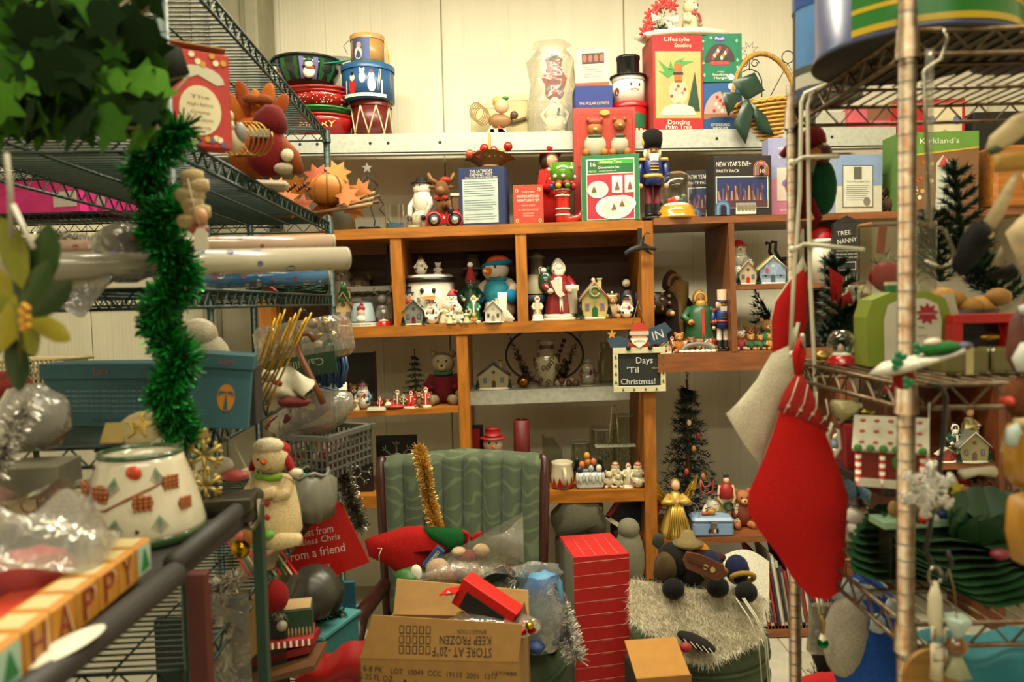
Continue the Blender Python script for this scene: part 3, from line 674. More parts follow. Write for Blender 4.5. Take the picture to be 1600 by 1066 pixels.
bowl(p2+Vector((0,0,q(72))),q(52),q(44),'dark glass bowl painted with snowman panels on top of the red bowls','#232a22',art=bart,rim='#10201a')
T=Thing('plate','teal plate leaning upright behind the snowman bowl','plate',p2+Vector((.0,.06,q(119))),1,rx=22)
T.g('well').l([(0,0),(q(44),0),(q(50),.008),(q(50),.012),(0,.005)],m(CR,.3,'glaze'),n=40);T.g('rim').l([(q(48),.006),(q(66),.022),(q(66),.028),(q(48),.012)],m('#12806a',.25,'glaze'),n=40)
# drum tin, snowman tin, papier mache box
def drum(T,r,h):
    for i in range(8):
        a=2*PI*i/8;b_=a+PI/8
        for d_ in(-1,1):
            T.g('strap').t([(r*1.01*math.sin(a+d_*PI/8*t_),-r*1.01*math.cos(a+d_*PI/8*t_),h*(.08+.74*t_))for t_ in(0,.25,.5,.75,1)],.004,m('#c9b890',.4),5)
        T.g('stud').e(r*1.02*math.sin(a),-r*1.02*math.cos(a),h*.08,.006,mt=GLD,n=6)
pd=M1.at(582,3.88);tin(pd,q(30),q(54),'maroon drum tin with crossed cream straps','#5e1a14',lid='#6d2018',art=drum)
def snowart(T,r,h):
    z=T.g('painted_snowmen')
    for a,zz,s_,c_ in((-.45,.3,1,RED),(-.05,.55,.8,WH),(.3,.35,1,WH)):
        cyl_blob(z,r*1.006,a,h*zz,.02*s_,h*.2*s_,m(c_));cyl_blob(z,r*1.008,a,h*(zz+.26*s_),.014,h*.1,m(WH));cyl_blob(z,r*1.01,a,h*(zz+.36*s_),.01,h*.05,m(BLK if a<0 else RED))
    cyl_patch(z,r*1.006,-.9,.9,h*.03,h*.12,m(WH))
    for a in(-.75,.7):cyl_patch(z,r*1.007,a-.03,a+.03,h*.1,h*.5,m(WH));cyl_patch(z,r*1.007,a-.06,a+.06,h*.1,h*.2,m(BLK))
    for d_ in(.5,.56):z.t([(r*1.01*math.sin(d_+.12*t_),-r*1.01*math.cos(d_+.12*t_),h*(.2+.6*t_))for t_ in(0,.5,1)],.002,m(CR),4)
tin(pd+Vector((-.012,0,q(54))),q(39),q(52),'blue tin with painted snowmen on skis above the drum tin','#28527e',lid='#2a5685',art=snowart)
T=tin(pd+Vector((-.01,0,q(106))),q(25),q(46),'small tan papier mache box with raffia ribbon topping the tins','#a9804a',lid='#b08a55',art=lambda T,r,h:(cyl_patch(T.g('picture'),r*1.012,-.85,.3,h*.12,h*.82,m('#3c4a80')),cyl_blob(T.g('picture_snowman'),r*1.02,-.4,h*.35,.022,h*.2,m(CR)),cyl_blob(T.g('picture_snowman'),r*1.02,-.35,h*.6,.013,h*.1,m('#d8a070'))))
g=T.g('green_band');g.l([(q(26),-.001),(q(27),-.001),(q(27),q(6)),(q(26),q(6))],m('#3c5638',.5),n=28)
g=T.g('raffia')
for i in range(14):g.t([(q(27),-.03,q(38)),(q(29)+R.uniform(0,.02),-.04+R.uniform(-.01,.01),q(15)),(q(26)+R.uniform(0,.035),-.05,-q(30)-R.uniform(0,q(40)))],.0016,m('#c9ad6a',.8),4)
T.g('wire_handle').t([(-q(30),0,q(22)),(-q(36),0,q(34)),(-q(28),0,q(42))],.0015,BLK,4)
# cream bags with bow and elf
for px,w_,h_,lab in((757,40,56,'cream paper luminary bag standing left of its twin, behind the straw bow'),(804,44,68,'taller cream paper luminary bag tied with brown ribbon, right of its twin')):
    T=Thing('luminary_bag',lab,'bag',M1.at(px,4.0));T.g('body').b(0,0,q(h_)/2,q(w_),.09,q(h_),m('#bfb388',.8,'card',0,.5),c=.004)
    g=T.g('crimped_top');g.p([(-q(w_)/2+q(w_)*i/8,q(h_)+(.012 if i%2 else 0))for i in range(9)]+[(q(w_)/2,q(h_)*.9),(-q(w_)/2,q(h_)*.9)],m('#cabf96',.8),-.048,.004)
T.g('ribbon').t([(-q(22),-.05,q(30)),(0,-.055,q(28)),(q(22),-.05,q(34))],.01,m('#6b5230',.8),6)
T=Thing('elf_ornament','little elf face with blonde hair among straw loops above the mesh basket','ornament',M1.at(772,3.86),q(62))
for i in range(5):T.g('straw_loop').t([(-.27+.17*math.cos(a)-.035*i,0,.5+.22*math.sin(a)+.03*i)for a in[k*.628 for k in range(10)]],.013,m('#8a6c40',.8),6,True)
T.g('head').e(.2,-.06,.72,.18,.13,.18,SKN);T.g('hair').e(.1,-.02,.84,.13,.12,.12,'#c9a04a',lump=.1);T.g('leaf').e(.3,-.08,.9,.08,.05,.05,GRN);face(T,.2,.74,-.17,.14,SKN,.2)
T.g('body').e(.15,0,.38,.3,.12,.17,'#8a6238',lump=.1);T.g('bow_tail').p([(-.25,0),(-.05,.28),(.02,.1)],m('#c8c0a0'),-.1,.02);T.g('bow_tail').p([(.38,0),(.1,.28),(.1,.08)],m('#c0392b'),-.1,.02);T.g('bead').e(.5,-.05,.5,.1,.08,.1,'#4a3018');T.g('stand').b(.1,0,.09,.4,.2,.18,CR)
# two plush snowmen in a clear plastic bag
snowman(M1.at(868,3.9),q(60),'stuffed snowman with green bow at the bottom of the plastic bag',ht=None,sc_='#24604a',k='cloth',fat=1.35,seat=True,name='plush_snowman',cat='plush toy')
snowman(M1.at(868,3.93,q(58)),q(76),'stuffed snowman in dark hat and red cap squeezed on top inside the plastic bag',ht='bowl',hc='#2a2c2a',sc_='#9a2018',body='#a03026',k='cloth',fat=.8,name='plush_snowman',cat='plush toy')
g=G();g.l([(0,0),(q(36),.0),(q(40),q(30)),(q(34),q(80)),(q(36),q(115)),(q(20),q(136)),(q(30),q(140))],m('#f4f2ea',.25,'film'),n=20,wob=lambda a,z:.08*math.sin(a*5+z*30));solo('plastic_bag','clear crinkled plastic bag around two stuffed snowmen on the metal shelf','bag',g,M1.at(864,3.92))
# boxes
def polar(T,w_,h,y):T.g('lettering').tx('THE POLAR EXPRESS',0,h*.62,.02,m(YEL),y,w_*.8);T.g('printed_moon').el(0,h*.22,w_*.17,w_*.17,m('#c9cfe0'),y);T.g('printed_frame').re(-w_*.36,h*.02,w_*.36,h*.45,m('#2c3f8c'),y+.0005)
T=carton(M1.at(926,3.87),q(55),q(68),.17,'royal blue box with gold lettering under the white photo box','#22357e',art=polar)
def foot(T,w_,h,y):
    T.g('base_band').re(-w_/2,.002,w_/2,h*.16,m('#8c4a2a'),y);T.g('photo_window').re(-w_*.3,h*.62,w_*.36,h*.88,m('#3a2620'),y)
    for i in range(4):T.g('printed_santa').el(-w_*.22+i*w_*.17,h*.75,w_*.06,h*.09,m('#b8543a'),y-.0006)
    g=T.g('fine_print');[g.re(-w_*.26,h*(.3+.06*i),w_*.3,h*(.31+.06*i),m('#8c8672'),y)for i in range(5)]
carton(M1.at(927,3.93,q(69)),q(50),q(60),.15,'white box with a small dark photo, standing on the royal blue box','#cfc8ac',art=foot,top='#8f8a72',rz=-6)
ptin=M1.at(983,3.87)
def rg(T,r,h):cyl_patch(T.g('green_panel'),r*1.006,.1,.9,h*.15,h*.6,m('#12603a'));cyl_patch(T.g('white_band'),r*1.006,-1.2,1.2,h*.01,h*.12,m(CR))
tin(ptin,q(27),q(46),'red and green round tin under the snowman tin','#a3161a',art=rg)
def sf(T,r,h):cyl_blob(T.g('eyes'),r*1.008,.02,h*.62,.005,.008,m(BLK));cyl_blob(T.g('eyes'),r*1.008,.6,h*.62,.005,.008,m(BLK));cyl_blob(T.g('painted_nose'),r*1.01,.25,h*.42,.022,.008,m(ORG));cyl_blob(T.g('cheek'),r*1.007,-.95,h*.4,.016,.02,m('#8c2a2a'))
tin(ptin+Vector((0,0,q(46))),q(24),q(39),'white snowman face tin with orange nose, in the middle of the tin stack','#ddd6c4',lid='#b9b4a8',art=sf)
T=Thing('tin_hat','black shiny top hat tin on the snowman tin','tin',ptin+Vector((0,0,q(85))));T.g('brim').l([(0,0),(q(28),0),(q(28),.005),(0,.006)],m('#151517',.2),n=28);T.g('crown').l([(q(17),0),(q(17),q(26)),(q(18),q(27)),(q(18),q(31)),(0,q(31))],m('#151517',.2),n=28)
def palm(T,w_,h,y):
    T.g('band').re(-w_/2,.0,w_/2,h*.12,m('#b81c22'),y);T.g('picture').re(-w_*.46,h*.13,w_*.46,h*.83,m('#c49a5e'),y)
    T.g('lettering').tx('Dancing',0,h*.085,.03,m(WH),y-.001,w_*.45);T.g('lettering').tx('Palm Tree',0,h*.035,.03,m(WH),y-.001,w_*.52);T.g('lettering').tx('Lifestyle',-w_*.02,h*.955,.028,m('#e8d8a8'),y-.001,w_*.5);T.g('lettering').tx('Studios',w_*.1,h*.89,.026,m('#e8d8a8'),y-.001,w_*.34)
    for a,l_ in((150,.34),(120,.2),(30,.3),(60,.24),(178,.3)):
        X=tr(-w_*.02,y-.0012,h*.62)@Matrix.Rotation(-math.radians(a),4,'Y');T.g('printed_frond').p([(0,0),(w_*l_*.6,w_*.14),(w_*l_*1.3,0),(w_*l_*.6,w_*.03)],m('#3f8a3c'),0,.0006,X)
    T.g('printed_trunk').re(-w_*.08,h*.5,w_*.08,h*.7,m('#9a5c22'),y-.0018,.0006);T.g('printed_glasses').re(-w_*.1,h*.585,w_*.1,h*.61,m(BLK),y-.0024,.0006)
    T.g('printed_body').el(0,h*.4,w_*.2,h*.13,m('#d8b48a'),y-.0018,.0006)
    for i in range(7):T.g('printed_flower').el(-w_*.14+i*w_*.045,h*(.36+.035*(i%4)),.008,.008,m((RED,WH,'#c86a8a')[i%3]),y-.0026,.0006,8)
    T.g('printed_base').p([(-w_*.36,h*.16),(w_*.36,h*.16),(w_*.3,h*.24),(0,h*.3),(-w_*.3,h*.24)],m('#ded6b0'),y-.0018,.0006)
    T.g('printed_tree').p([(w_*.16,h*.2),(w_*.44,h*.2),(w_*.34,h*.62)],m('#1e3d24'),y-.0009,.0006)
pp=M1.at(1051,3.87);carton(pp,q(74),q(138),.2,'tall red gift box picturing a palm tree in sunglasses','#b81c22',side='#a8423a',art=palm,rz=5)
def stk1(T,w_,h,y):
    T.g('picture').p([(w_*.34*math.cos(a),h*.42+h*.38*math.sin(a))for a in[i*PI/10 for i in range(11)]],m('#2a1c18'),y);T.g('printed_sled').re(-w_*.22,h*.36,w_*.2,h*.43,m('#a8322a'),y-.001)
    for i in range(9):T.g('printed_cane').el(-w_*.16+.04*w_*i,h*(.5+.05*(i%5)),.007,.011,m((RED,CR,ORG,'#b8c9c0')[i%4]),y-.001,.001,8)
    T.g('title_plate').el(0,h*.9,w_*.14,h*.06,m('#2c3a8c'),y-.0006);T.g('lettering').tx('Pooh',0,h*.9,.018,m(WH),y-.0012,w_*.2)
    T.g('lettering').tx('And the',w_*.02,h*.21,.01,m(WH),y-.0012,w_*.16);T.g('lettering').tx('Stocking',0,h*.15,.018,m(WH),y-.0012,w_*.36);T.g('lettering').tx('Hanger',w_*.02,h*.085,.018,m(WH),y-.0012,w_*.32);T.g('price_dot').el(w_*.25,h*.1,w_*.07,w_*.07,m(WH),y-.0006)
    for i,(u,v)in enumerate(((-.38,.85),(-.4,.7),(-.38,.4),(-.36,.15),(.38,.85),(.4,.45),(.4,.3),(-.2,.92))):T.g('printed_snowflake').st(w_*u,h*v,.011,m('#7ab08a'),y-.0006,k=6)
def stk2(T,w_,h,y):
    T.g('picture').p([(w_*.38*math.cos(a),h*.3+h*.52*math.sin(a))for a in[i*PI/10 for i in range(11)]],m('#a88880'),y);T.g('printed_table').re(-w_*.38,h*.24,w_*.38,h*.36,m('#8c5a3a'),y-.0006)
    for i in range(9):T.g('printed_candy').el(-w_*.14+.035*w_*i,h*(.42+.07*((i*2)%5)),.008,.009,m((RED,CR)[i%2]),y-.001,.001,8)
    T.g('base_band').p([(-w_*.5,.001),(w_*.5,.001),(w_*.5,h*.2),(w_*.2,h*.28),(-w_*.2,h*.28),(-w_*.5,h*.18)],m('#17416e'),y-.001);T.g('lettering').tx('STOCKING',0,h*.12,.018,m(WH),y-.0016,w_*.42);T.g('lettering').tx('HANGER',0,h*.055,.016,m(WH),y-.0016,w_*.34)
    T.g('price_dot').el(w_*.25,h*.92,w_*.07,w_*.07,m(WH),y-.0006)
ps=M1.at(1119,3.87);carton(ps,q(65),q(70),.16,'dark blue stocking holder box under the green one','#1c4f86',art=stk2)
carton(ps+Vector((0,0,q(71))),q(65),q(70),.16,'green stocking holder box on top of the dark blue box','#12694a',art=stk1)
g=G();g.l([(0,0),(q(60),0),(q(72),.022),(q(70),.024),(q(58),.006),(0,.006)],m(WH,.3,'glaze'),n=30,sy=.5);solo('platter','white oval platter lying across the red palm tree box','plate',g,pp+Vector((.05,0,q(139.5))))
T=Thing('flower_arrangement','red poinsettia spray with white bow on the platter','flowers',pp+Vector((-.06,-.02,q(144))),q(52))
q_=random.Random(5);g=T.g('greenery',stuff=True)
for i in range(16):a=q_.uniform(0,6.28);needles(g,(0,0,.25),(.5*math.cos(a),.25*math.sin(a),.05+q_.random()*.7),.12,26,.6,[m(DGR),m('#2c5a2c')],i,w0=.012)
for i,(x_,z_)in enumerate(((-.35,.3),(-.1,.75),(.1,.9),(-.3,.55),(.3,.8),(-.45,.1))):
    for j in range(7):a=j*.9;T.g('petal').e(x_+.1*math.cos(a),-.2,z_+.1*math.sin(a),.11,.03,.045,('#b01c18','#c4322a')[j%2],8,Matrix.Rotation(-a,4,'Y'))
T.g('bow').p([(0,.45),(-.3,.6),(-.25,.35)],m(CR),-.25,.03);T.g('bow').p([(0,.45),(.5,.5),(.45,.3)],m(CR),-.25,.03);T.g('bow').p([(.0,.45),(.5,.1),(.3,.05)],m(CR),-.26,.03)
bear(pp+Vector((.09,-.01,q(145))),q(60),'pale cream stuffed bear with pink scarf sitting on the platter',fur='#d3c9a3',k='cloth',rz=40,name='plush_bear',cat='plush toy',muz='#e0d8b8').g('scarf').t([(-.12,-.15,.52),(0,-.2,.5),(.1,-.2,.5),(.12,-.24,.3)],.035,'#c8505a',6)
# wire stands
T=Thing('wire_stand','black wrought wire stand with a star finial left of the other','stand',M1.at(1172,4.05));g=T.g('frame');z0=q(95);W_=q(19)
g.t([(-W_,0,0),(-W_,0,z0),(-W_*.7,0,z0+.04),(0,0,z0+.06),(W_*.7,0,z0+.04),(W_,0,z0),(W_,0,0)],.003,BLK)
for s_ in(-1,1):T.g('scroll').t([(s_*(.018+.022*math.cos(a)*(1-a/14)+.01),0,z0+.085+.022*math.sin(a)*(1-a/14))for a in[k*.5 for k in range(15)]],.0025,BLK)
T.g('star_finial').t([((.05 if i%2 else .02)*math.sin(i*PI/8),0,z0+.15+(.05 if i%2 else .02)*math.cos(i*PI/8))for i in range(16)],.0022,BLK,5,True);T.g('stem').t([(0,0,z0+.05),(0,0,z0+.13)],.003,BLK)
T=Thing('wire_stand','black wire frame with a ring at its tip behind the wicker basket','stand',M1.at(1222,4.1));g=T.g('frame');z0=q(125)
g.t([(-q(30),0,0),(-q(26),0,q(60)),(q(10),0,z0),(q(34),0,q(75)),(q(30),0,0)],.003,BLK);T.g('ring').t([(q(10)+.032*math.cos(a),0,z0+.032+.032*math.sin(a))for a in[k*.5 for k in range(13)]],.0028,BLK);T.g('crossbar').t([(-q(28),0,q(40)),(q(5),0,q(75)),(q(34),0,q(75))],.0025,BLK);T.g('crossbar').t([(-q(26),0,q(20)),(q(15),0,q(66))],.0025,BLK)
# wicker basket hanging over the edge
T=Thing('wicker_basket','yellow wicker basket with tall arched handle and dark green ribbon','basket',M1.at(1203,3.82)+Vector((0,0,-.06)),1,rz=8,ry=-7);wk=m('#b98a3a',.6,'wicker',0,1)
bw=q(54);T.g('body').l([(0,0),(bw*.7,0),(bw*.95,q(60)),(bw*.9,q(60)),(bw*.66,.01),(0,.01)],wk,n=28,sy=.55)
g=T.g('rim')
for k_ in range(2):g.t([(bw*.97*math.cos(a),bw*.53*math.sin(a),q(60)+.006*math.sin(a*14+k_*PI))for a in[i*PI/36 for i in range(72)]],.008,m('#c79848',.6),6,True)
g=T.g('weave')
for i in range(9):
    zz=q(5+6*i);rr=bw*(.7+.25*zz/q(60))*1.01;g.t([(rr*math.cos(a)*(1+.02*math.sin(a*20+i*PI)),rr*.56*math.sin(a)*(1+.02*math.sin(a*20+i*PI)),zz)for a in[k*PI/40 for k in range(80)]],.0065,m('#bd8e40',.6),5,True)
T.g('handle').t([(bw*.95*math.cos(a),0,q(55)+q(78)*math.sin(a))for a in[i*PI/16 for i in range(17)]],.013,m('#c0903f',.6,'wicker'),8)
for pts in([(-.14,.2),(-.2,.3),(-.08,.33),(-.04,.24)],[(-.14,.22),(-.22,.1),(-.17,.0),(-.1,.16)],[(-.12,.2),(-.05,.12),(-.02,.02),(-.1,.06)],[(-.15,.24),(-.26,.26),(-.24,.14)]):puff(T.g('ribbon_loop'),pts,m('#1c3527',.35),.02,-bw*.5)
# packets behind the chrome rack
def pnk(T,w_,h,y):T.g('lettering').tx('JINGLE BELLS',0,h*.12,.01,m(BLK),y,w_*.8);T.g('picture').re(-w_*.1,h*.45,w_*.4,h*.95,m('#7a5038'),y)
carton(M1.at(1352,3.9),q(72),q(34),.15,'pink gift box between the grey box and the red one on the metal shelf','#b8505a',art=pnk)
carton(M1.at(1290,3.92),q(45),q(30),.12,'small grey box with dark end on the metal shelf behind the chrome rack','#a39f8f',side='#4a4a42')
def redf(T,w_,h,y):T.g('label_panel').re(-w_*.05,h*.1,w_*.45,h*.93,m(CR),y);T.g('picture').el(w_*.2,h*.5,w_*.17,h*.24,m('#a89880'),y-.001);T.g('dot').el(0,h*.82,.02,.022,m('#5a6fa8'),y-.001);T.g('dot').el(w_*.38,h*.82,.02,.022,m('#5a6fa8'),y-.001)
carton(W1.at(1444,3.82,0),q(100),q(170),.12,'big red box with white picture panel behind the green topped box','#a81a1c',art=redf)
# ================================================================ on the oak unit's top
Y=3.66;q=lambda px,Y=3.66:S(px,Y)
T=Thing('wire_tree_holder','black wire tree candle holder with a silver star','candle holder',O1.at(577,Y));g=T.g('wire_outline')
for s_,k_ in((-1,0),(1,.03),(.35,-.03)):
    g.t([(0,0,q(88)),(s_*q(14),k_,q(72)),(s_*q(7),k_,q(65)),(s_*q(22),k_,q(42)),(s_*q(15),k_,q(36)),(s_*q(32),k_,q(14)),(s_*q(22),k_,0.004)],.0032,m('#1b1915',.5),6)
T.g('dish').l([(0,.004),(q(17),.012),(q(18),.02),(q(16),.018),(0,.01)],m('#1b1915',.5),0,0,0);T.g('star').st(0,q(98),q(9),m('#b9b6ac',.3,'metal'),-.004,.008)
T=Thing('candle_jar','tall clear glass jar with blue wax at the bottom','jar',O1.at(617,3.62));T.g('glass').l([(q(13),0),(q(14.5),q(8)),(q(14.5),q(38))],m('#f6f6f0',.1,'glass'),n=24);T.g('wax').c(0,0,.002,q(10),q(12.5),q(12.5),m('#2e4766',.4),20)
T=Thing('candle_jar','short clear glass votive cup beside the toy car','jar',O1.at(647,3.62));T.g('glass').l([(q(10),0),(q(12),q(4)),(q(12),q(22))],m('#f0efe8',.1,'glass'),n=24);T.g('wax').c(0,0,.002,q(6),q(10),q(10),m('#b9b4a0',.4),20)
snowman(O1.at(661,3.74),q(94),'white snowman with black hat behind the red toy car',ht='bowl',hc=BLK,sc_=None,btn=WH,fat=.85,rz=-30,nose=None)
def reindeer_car():
    T=Thing('toy_car','red toy car driven by a brown reindeer in a striped scarf','toy',O1.at(695,3.62),1,rz=6);c_=m('#a3141a',.25,'glaze')
    L_,H_=q(54),q(24)
    T.g('body').p([(-L_/2,.02),(L_/2,.02),(L_/2,H_*.8),(L_*.38,H_*1.1),(L_*.1,H_*1.12),(0,H_*.8),(-L_*.2,H_*1.0),(-L_*.42,H_*1.05),(-L_*.5,H_*.7)],c_,-.045,.09)
    for s_ in(-1,1):
        for x_ in(-.3,.28):T.g('wheel').l([(0,-.012),(q(10),-.012),(q(10),.012),(0,.012)],BLK,n=20,T=tr(x_*L_,s_*.045,q(10))@rot(90));T.g('hubcap').l([(0,0),(q(6),0),(q(5),.004),(0,.004)],m('#c9c6b8',.3,'metal'),n=10,T=tr(x_*L_,s_*.045-.015,q(10))@rot(90));T.g('fender').l([(q(10),-.014),(q(12),-.014),(q(12),.014),(q(10),.014)],c_,n=20,T=tr(x_*L_,s_*.045,q(11))@rot(90))
    T.g('cab').b(L_*.36,0,H_*1.55,q(16),.08,q(22),m('#5a3a26',.5));T.g('cab_roof').b(L_*.36,0,H_*2.05,q(20),.09,q(4),m('#b9b09a',.5));T.g('door_star').st(-L_*.02,H_*.62,.009,m(CR),-.047)
    br=m('#6e4a26',.7,'cloth');T.g('reindeer_body').t([(-L_*.02,0,H_*.8),(-L_*.08,0,H_*1.7)],[q(11),q(9)],br,10);T.g('scarf').l([(q(8),0),(q(11),.004),(q(11),.02),(q(8),.024)],m('#b8322a',.8),-L_*.08,0,H_*1.75);g=T.g('scarf_stripe');[g.b(-L_*.08+q(9)*math.cos(a),q(9)*math.sin(a),H_*1.75+.012,.006,.006,.02,WH)for a in[k*.8 for k in range(8)]]
    T.g('reindeer_head').e(-L_*.06,-.01,H_*2.45,q(11),q(10),q(14),br);T.g('muzzle').e(-L_*.1,-.045,H_*2.3,q(7),q(9),q(7),m('#7d5830',.7));T.g('leg').t([(-L_*.02,-.03,H_*1.3),(L_*.12,-.05,H_*1.5),(L_*.17,-.05,H_*1.0)],[q(6),q(5),q(4)],br,8);T.g('boot').e(L_*.17,-.05,H_*1.05,q(5),q(6),q(7),BLK)
    for s_ in(-1,1):T.g('antler').t([(-L_*.06+s_*q(5),0,H_*2.8),(-L_*.06+s_*q(16),0,H_*3.1),(-L_*.06+s_*q(20),0,H_*3.5)],[q(4),q(3.4),q(2.6)],m('#7a5024',.6),7);T.g('ear').e(-L_*.06+s_*q(14),0,H_*2.6,q(6),q(3),q(3),br)
    T.g('cap').e(-L_*.06+q(6),0,H_*3.05,q(9),q(7),q(5),RED)
reindeer_car()
def post_(T,w_,h,y):
    T.g('text_panel').re(-w_*.42,h*.05,w_*.36,h*.8,m('#aebdb4'),y)
    T.g('lettering').tx('THE SATURDAY',0,h*.93,.02,m(WH),y,w_*.5);T.g('lettering').tx('EVENING POST',0,h*.87,.02,m(WH),y,w_*.5);T.g('lettering').tx('Norman Rockwell Collector Stein',0,h*.825,.012,m(WH),y,w_*.7)
    g=T.g('fine_print');k=random.Random(1)
    for i in range(17):
        if i in(7,13):continue
        g.re(-w_*.38,h*(.76-.04*i),w_*(.32-.1*k.random()),h*(.752-.04*i),m('#56606a'),y-.0006,.0006)
carton(O1.at(758,3.63),q(70),q(88),.13,'navy blue box with a pale panel of fine print under the fruit basket','#1b2a50',side='#22345c',art=post_,rz=-9)
pb=O1.at(765,3.63)+Vector((.01,0,q(90)))
T=Thing('fruit_basket','flared wicker basket of apples and pine sprigs on the navy box','basket',pb,1)
def fb(u,v):
    a=2*PI*u;r_=q(16)+q(22)*v;return(r_*math.cos(a)*1.02,r_*.7*math.sin(a),q(1)+q(22)*v-q(11)*v*v*abs(math.cos(a))**2)
sheet(T.g('body'),fb,32,5,m('#8a5a20',.6,'wicker',0,1.6));T.g('foot').c(0,0,0,q(3),q(15),q(16),m('#8a5a20',.6,'wicker'),16)
T.g('handle').t([(0,-.06*math.cos(a),q(12)+q(40)*math.sin(a))for a in[i*PI/12 for i in range(13)]],.006,m('#c08a3a',.6),6)
g=T.g('sprigs',stuff=True)
for i in range(14):a=i*.45;needles(g,(0,0,q(10)),(q(30)*math.cos(a),.07*math.sin(a),q(20)+q(6)*math.sin(i)),q(6),18,.6,[m('#2f5426'),m('#4a6a30')],i,w0=.002)
for i,(x_,z_,c_)in enumerate(((-30,16,'#b04a30'),(-8,24,RED),(6,20,RED),(28,26,'#a01814'),(-16,15,'#b8402a'),(16,16,'#c88a2a'))):T.g('apple').e(q(x_),-.04,q(z_+3),q(7.2),mt=m(c_,.25,'glaze'))
def redb(T,w_,h,y):
    T.g('lettering').tx('THE DISNEY'.replace('DISNEY','MINI'),0,h*.82,.01,m(CR),y,w_*.4);T.g('lettering').tx("SANTA'S KITCHEN",0,h*.71,.016,m('#f0e6d0'),y,w_*.74);T.g('lettering').tx('NIGHT LIGHT SET',0,h*.61,.016,m('#f0e6d0'),y,w_*.74);T.g('lettering').tx('NIGHT LIGHT',0,h*.48,.01,m(CR),y,w_*.44);T.g('lettering').tx('U.L. APPROVED LIGHT SET',0,h*.37,.009,m(CR),y,w_*.66);T.g('lettering').tx('HANDPAINTED',0,h*.28,.009,m(CR),y,w_*.36);T.g('lettering').tx('PORCELAIN',0,h*.22,.009,m(CR),y,w_*.34)
    for u,v in((-.38,.86),(.36,.88),(-.38,.1),(.38,.1)):T.g('printed_bear').el(w_*u,h*v,w_*.055,h*.05,m('#c9a860'),y,.001,10);T.g('printed_bear').el(w_*u,h*v,w_*.025,h*.025,m('#3c5a3a'),y-.001,.001,8)
carton(O1.at(826,3.62),q(46),q(60),.07,'small coral red box with cream lettering beside the navy box','#bb3a2a',art=redb)
# doll
T=Thing('doll','brown haired doll in red coat and red beret with a white pompom','doll',O1.at(862,3.8),q(138),rz=35)
T.g('coat').l([(0,.0),(.16,.0),(.17,.2),(.13,.5),(.1,.66),(.05,.7),(0,.7)],m(RED,.9,'cloth'),n=18,wob=lambda a,z:.05*math.sin(a*6));T.g('head').e(0,-.02,.79,.085,.085,.1,SKN,14);T.g('hair').e(.0,.03,.79,.12,.1,.12,'#3a2312',lump=.05);T.g('hair').e(.05,-.0,.87,.1,.1,.05,'#3a2312')
T.g('beret').e(-.01,.01,.91,.135,.13,.075,m(RED,.9,'cloth'),14,rot(0,-14,0),lump=.03);T.g('pompom').e(-.13,.0,1.0,.045,mt=m(CR,.9,'cloth'))
for s_ in(-1,1):T.g('sleeve').t([(s_*.1,0,.64),(s_*.18,-.05,.48),(s_*.12,-.14,.42)],[.055,.05,.045],m(RED,.9,'cloth'),8);T.g('hand').e(s_*.11,-.17,.42,.03,mt=SKN)
face(T,0,.78,-.1,.08,'#cf9a76',.25,mouth=False)
# jester boot cup
T=Thing('planter','green polka dot bowl standing on a red striped boot with jingle beads','planter',O1.at(880,3.6));gr=m('#4c7a1c',.25,'glaze')
T.g('bowl').l([(0,q(58)),(q(12),q(58)),(q(18),q(68)),(q(21),q(90)),(q(19.5),q(90)),(0,q(62))],gr,n=28)
for i in range(9):a=i*.7;z_=q(70+12*(i%2));r_=q(18.6+1.4*(i%2));T.g('dot').e(r_*math.sin(a),-r_*math.cos(a),z_,.009,.009,.009,WH,8);T.g('dot').e(r_*1.03*math.sin(a),-r_*1.03*math.cos(a),z_,.005,.006,.005,BLK,8)
for i,c_ in enumerate(('#24407c','#c9961c','#3f7a1c','#b01c24','#24407c','#c9961c','#3f7a1c','#b01c24')):a=-1.2+i*.785;T.g('bead').e(q(18)*math.sin(a),-q(18)*math.cos(a),q(56),.014,mt=m(c_,.3,'glaze'));T.g('ruffle').e(q(14)*math.sin(a),-q(14)*math.cos(a),q(60),.02,.02,.014,'#8c1a1a')
T.g('boot').l([(0,0),(q(9),0),(q(11),q(6)),(q(10.5),q(20)),(q(10),q(42)),(q(11),q(50)),(0,q(52))],m('#b3241c',.25,'glaze'),n=20);T.g('boot').t([(0,-.0,q(7)),(q(14),-.03,q(5)),(q(24),-.04,q(9)),(q(27),-.04,q(17))],[q(9),q(7),q(4),q(1.5)],m('#b3241c',.25,'glaze'),10)
for z_ in(12,21,41,50):T.g('band').l([(q(10.8),q(z_)),(q(11.4),q(z_)),(q(11.4),q(z_+2)),(q(10.8),q(z_+2))],WH)
T.g('lettering').tx('HO-HO',0,q(17),.018,m(BLK),-q(11.6),q(17))
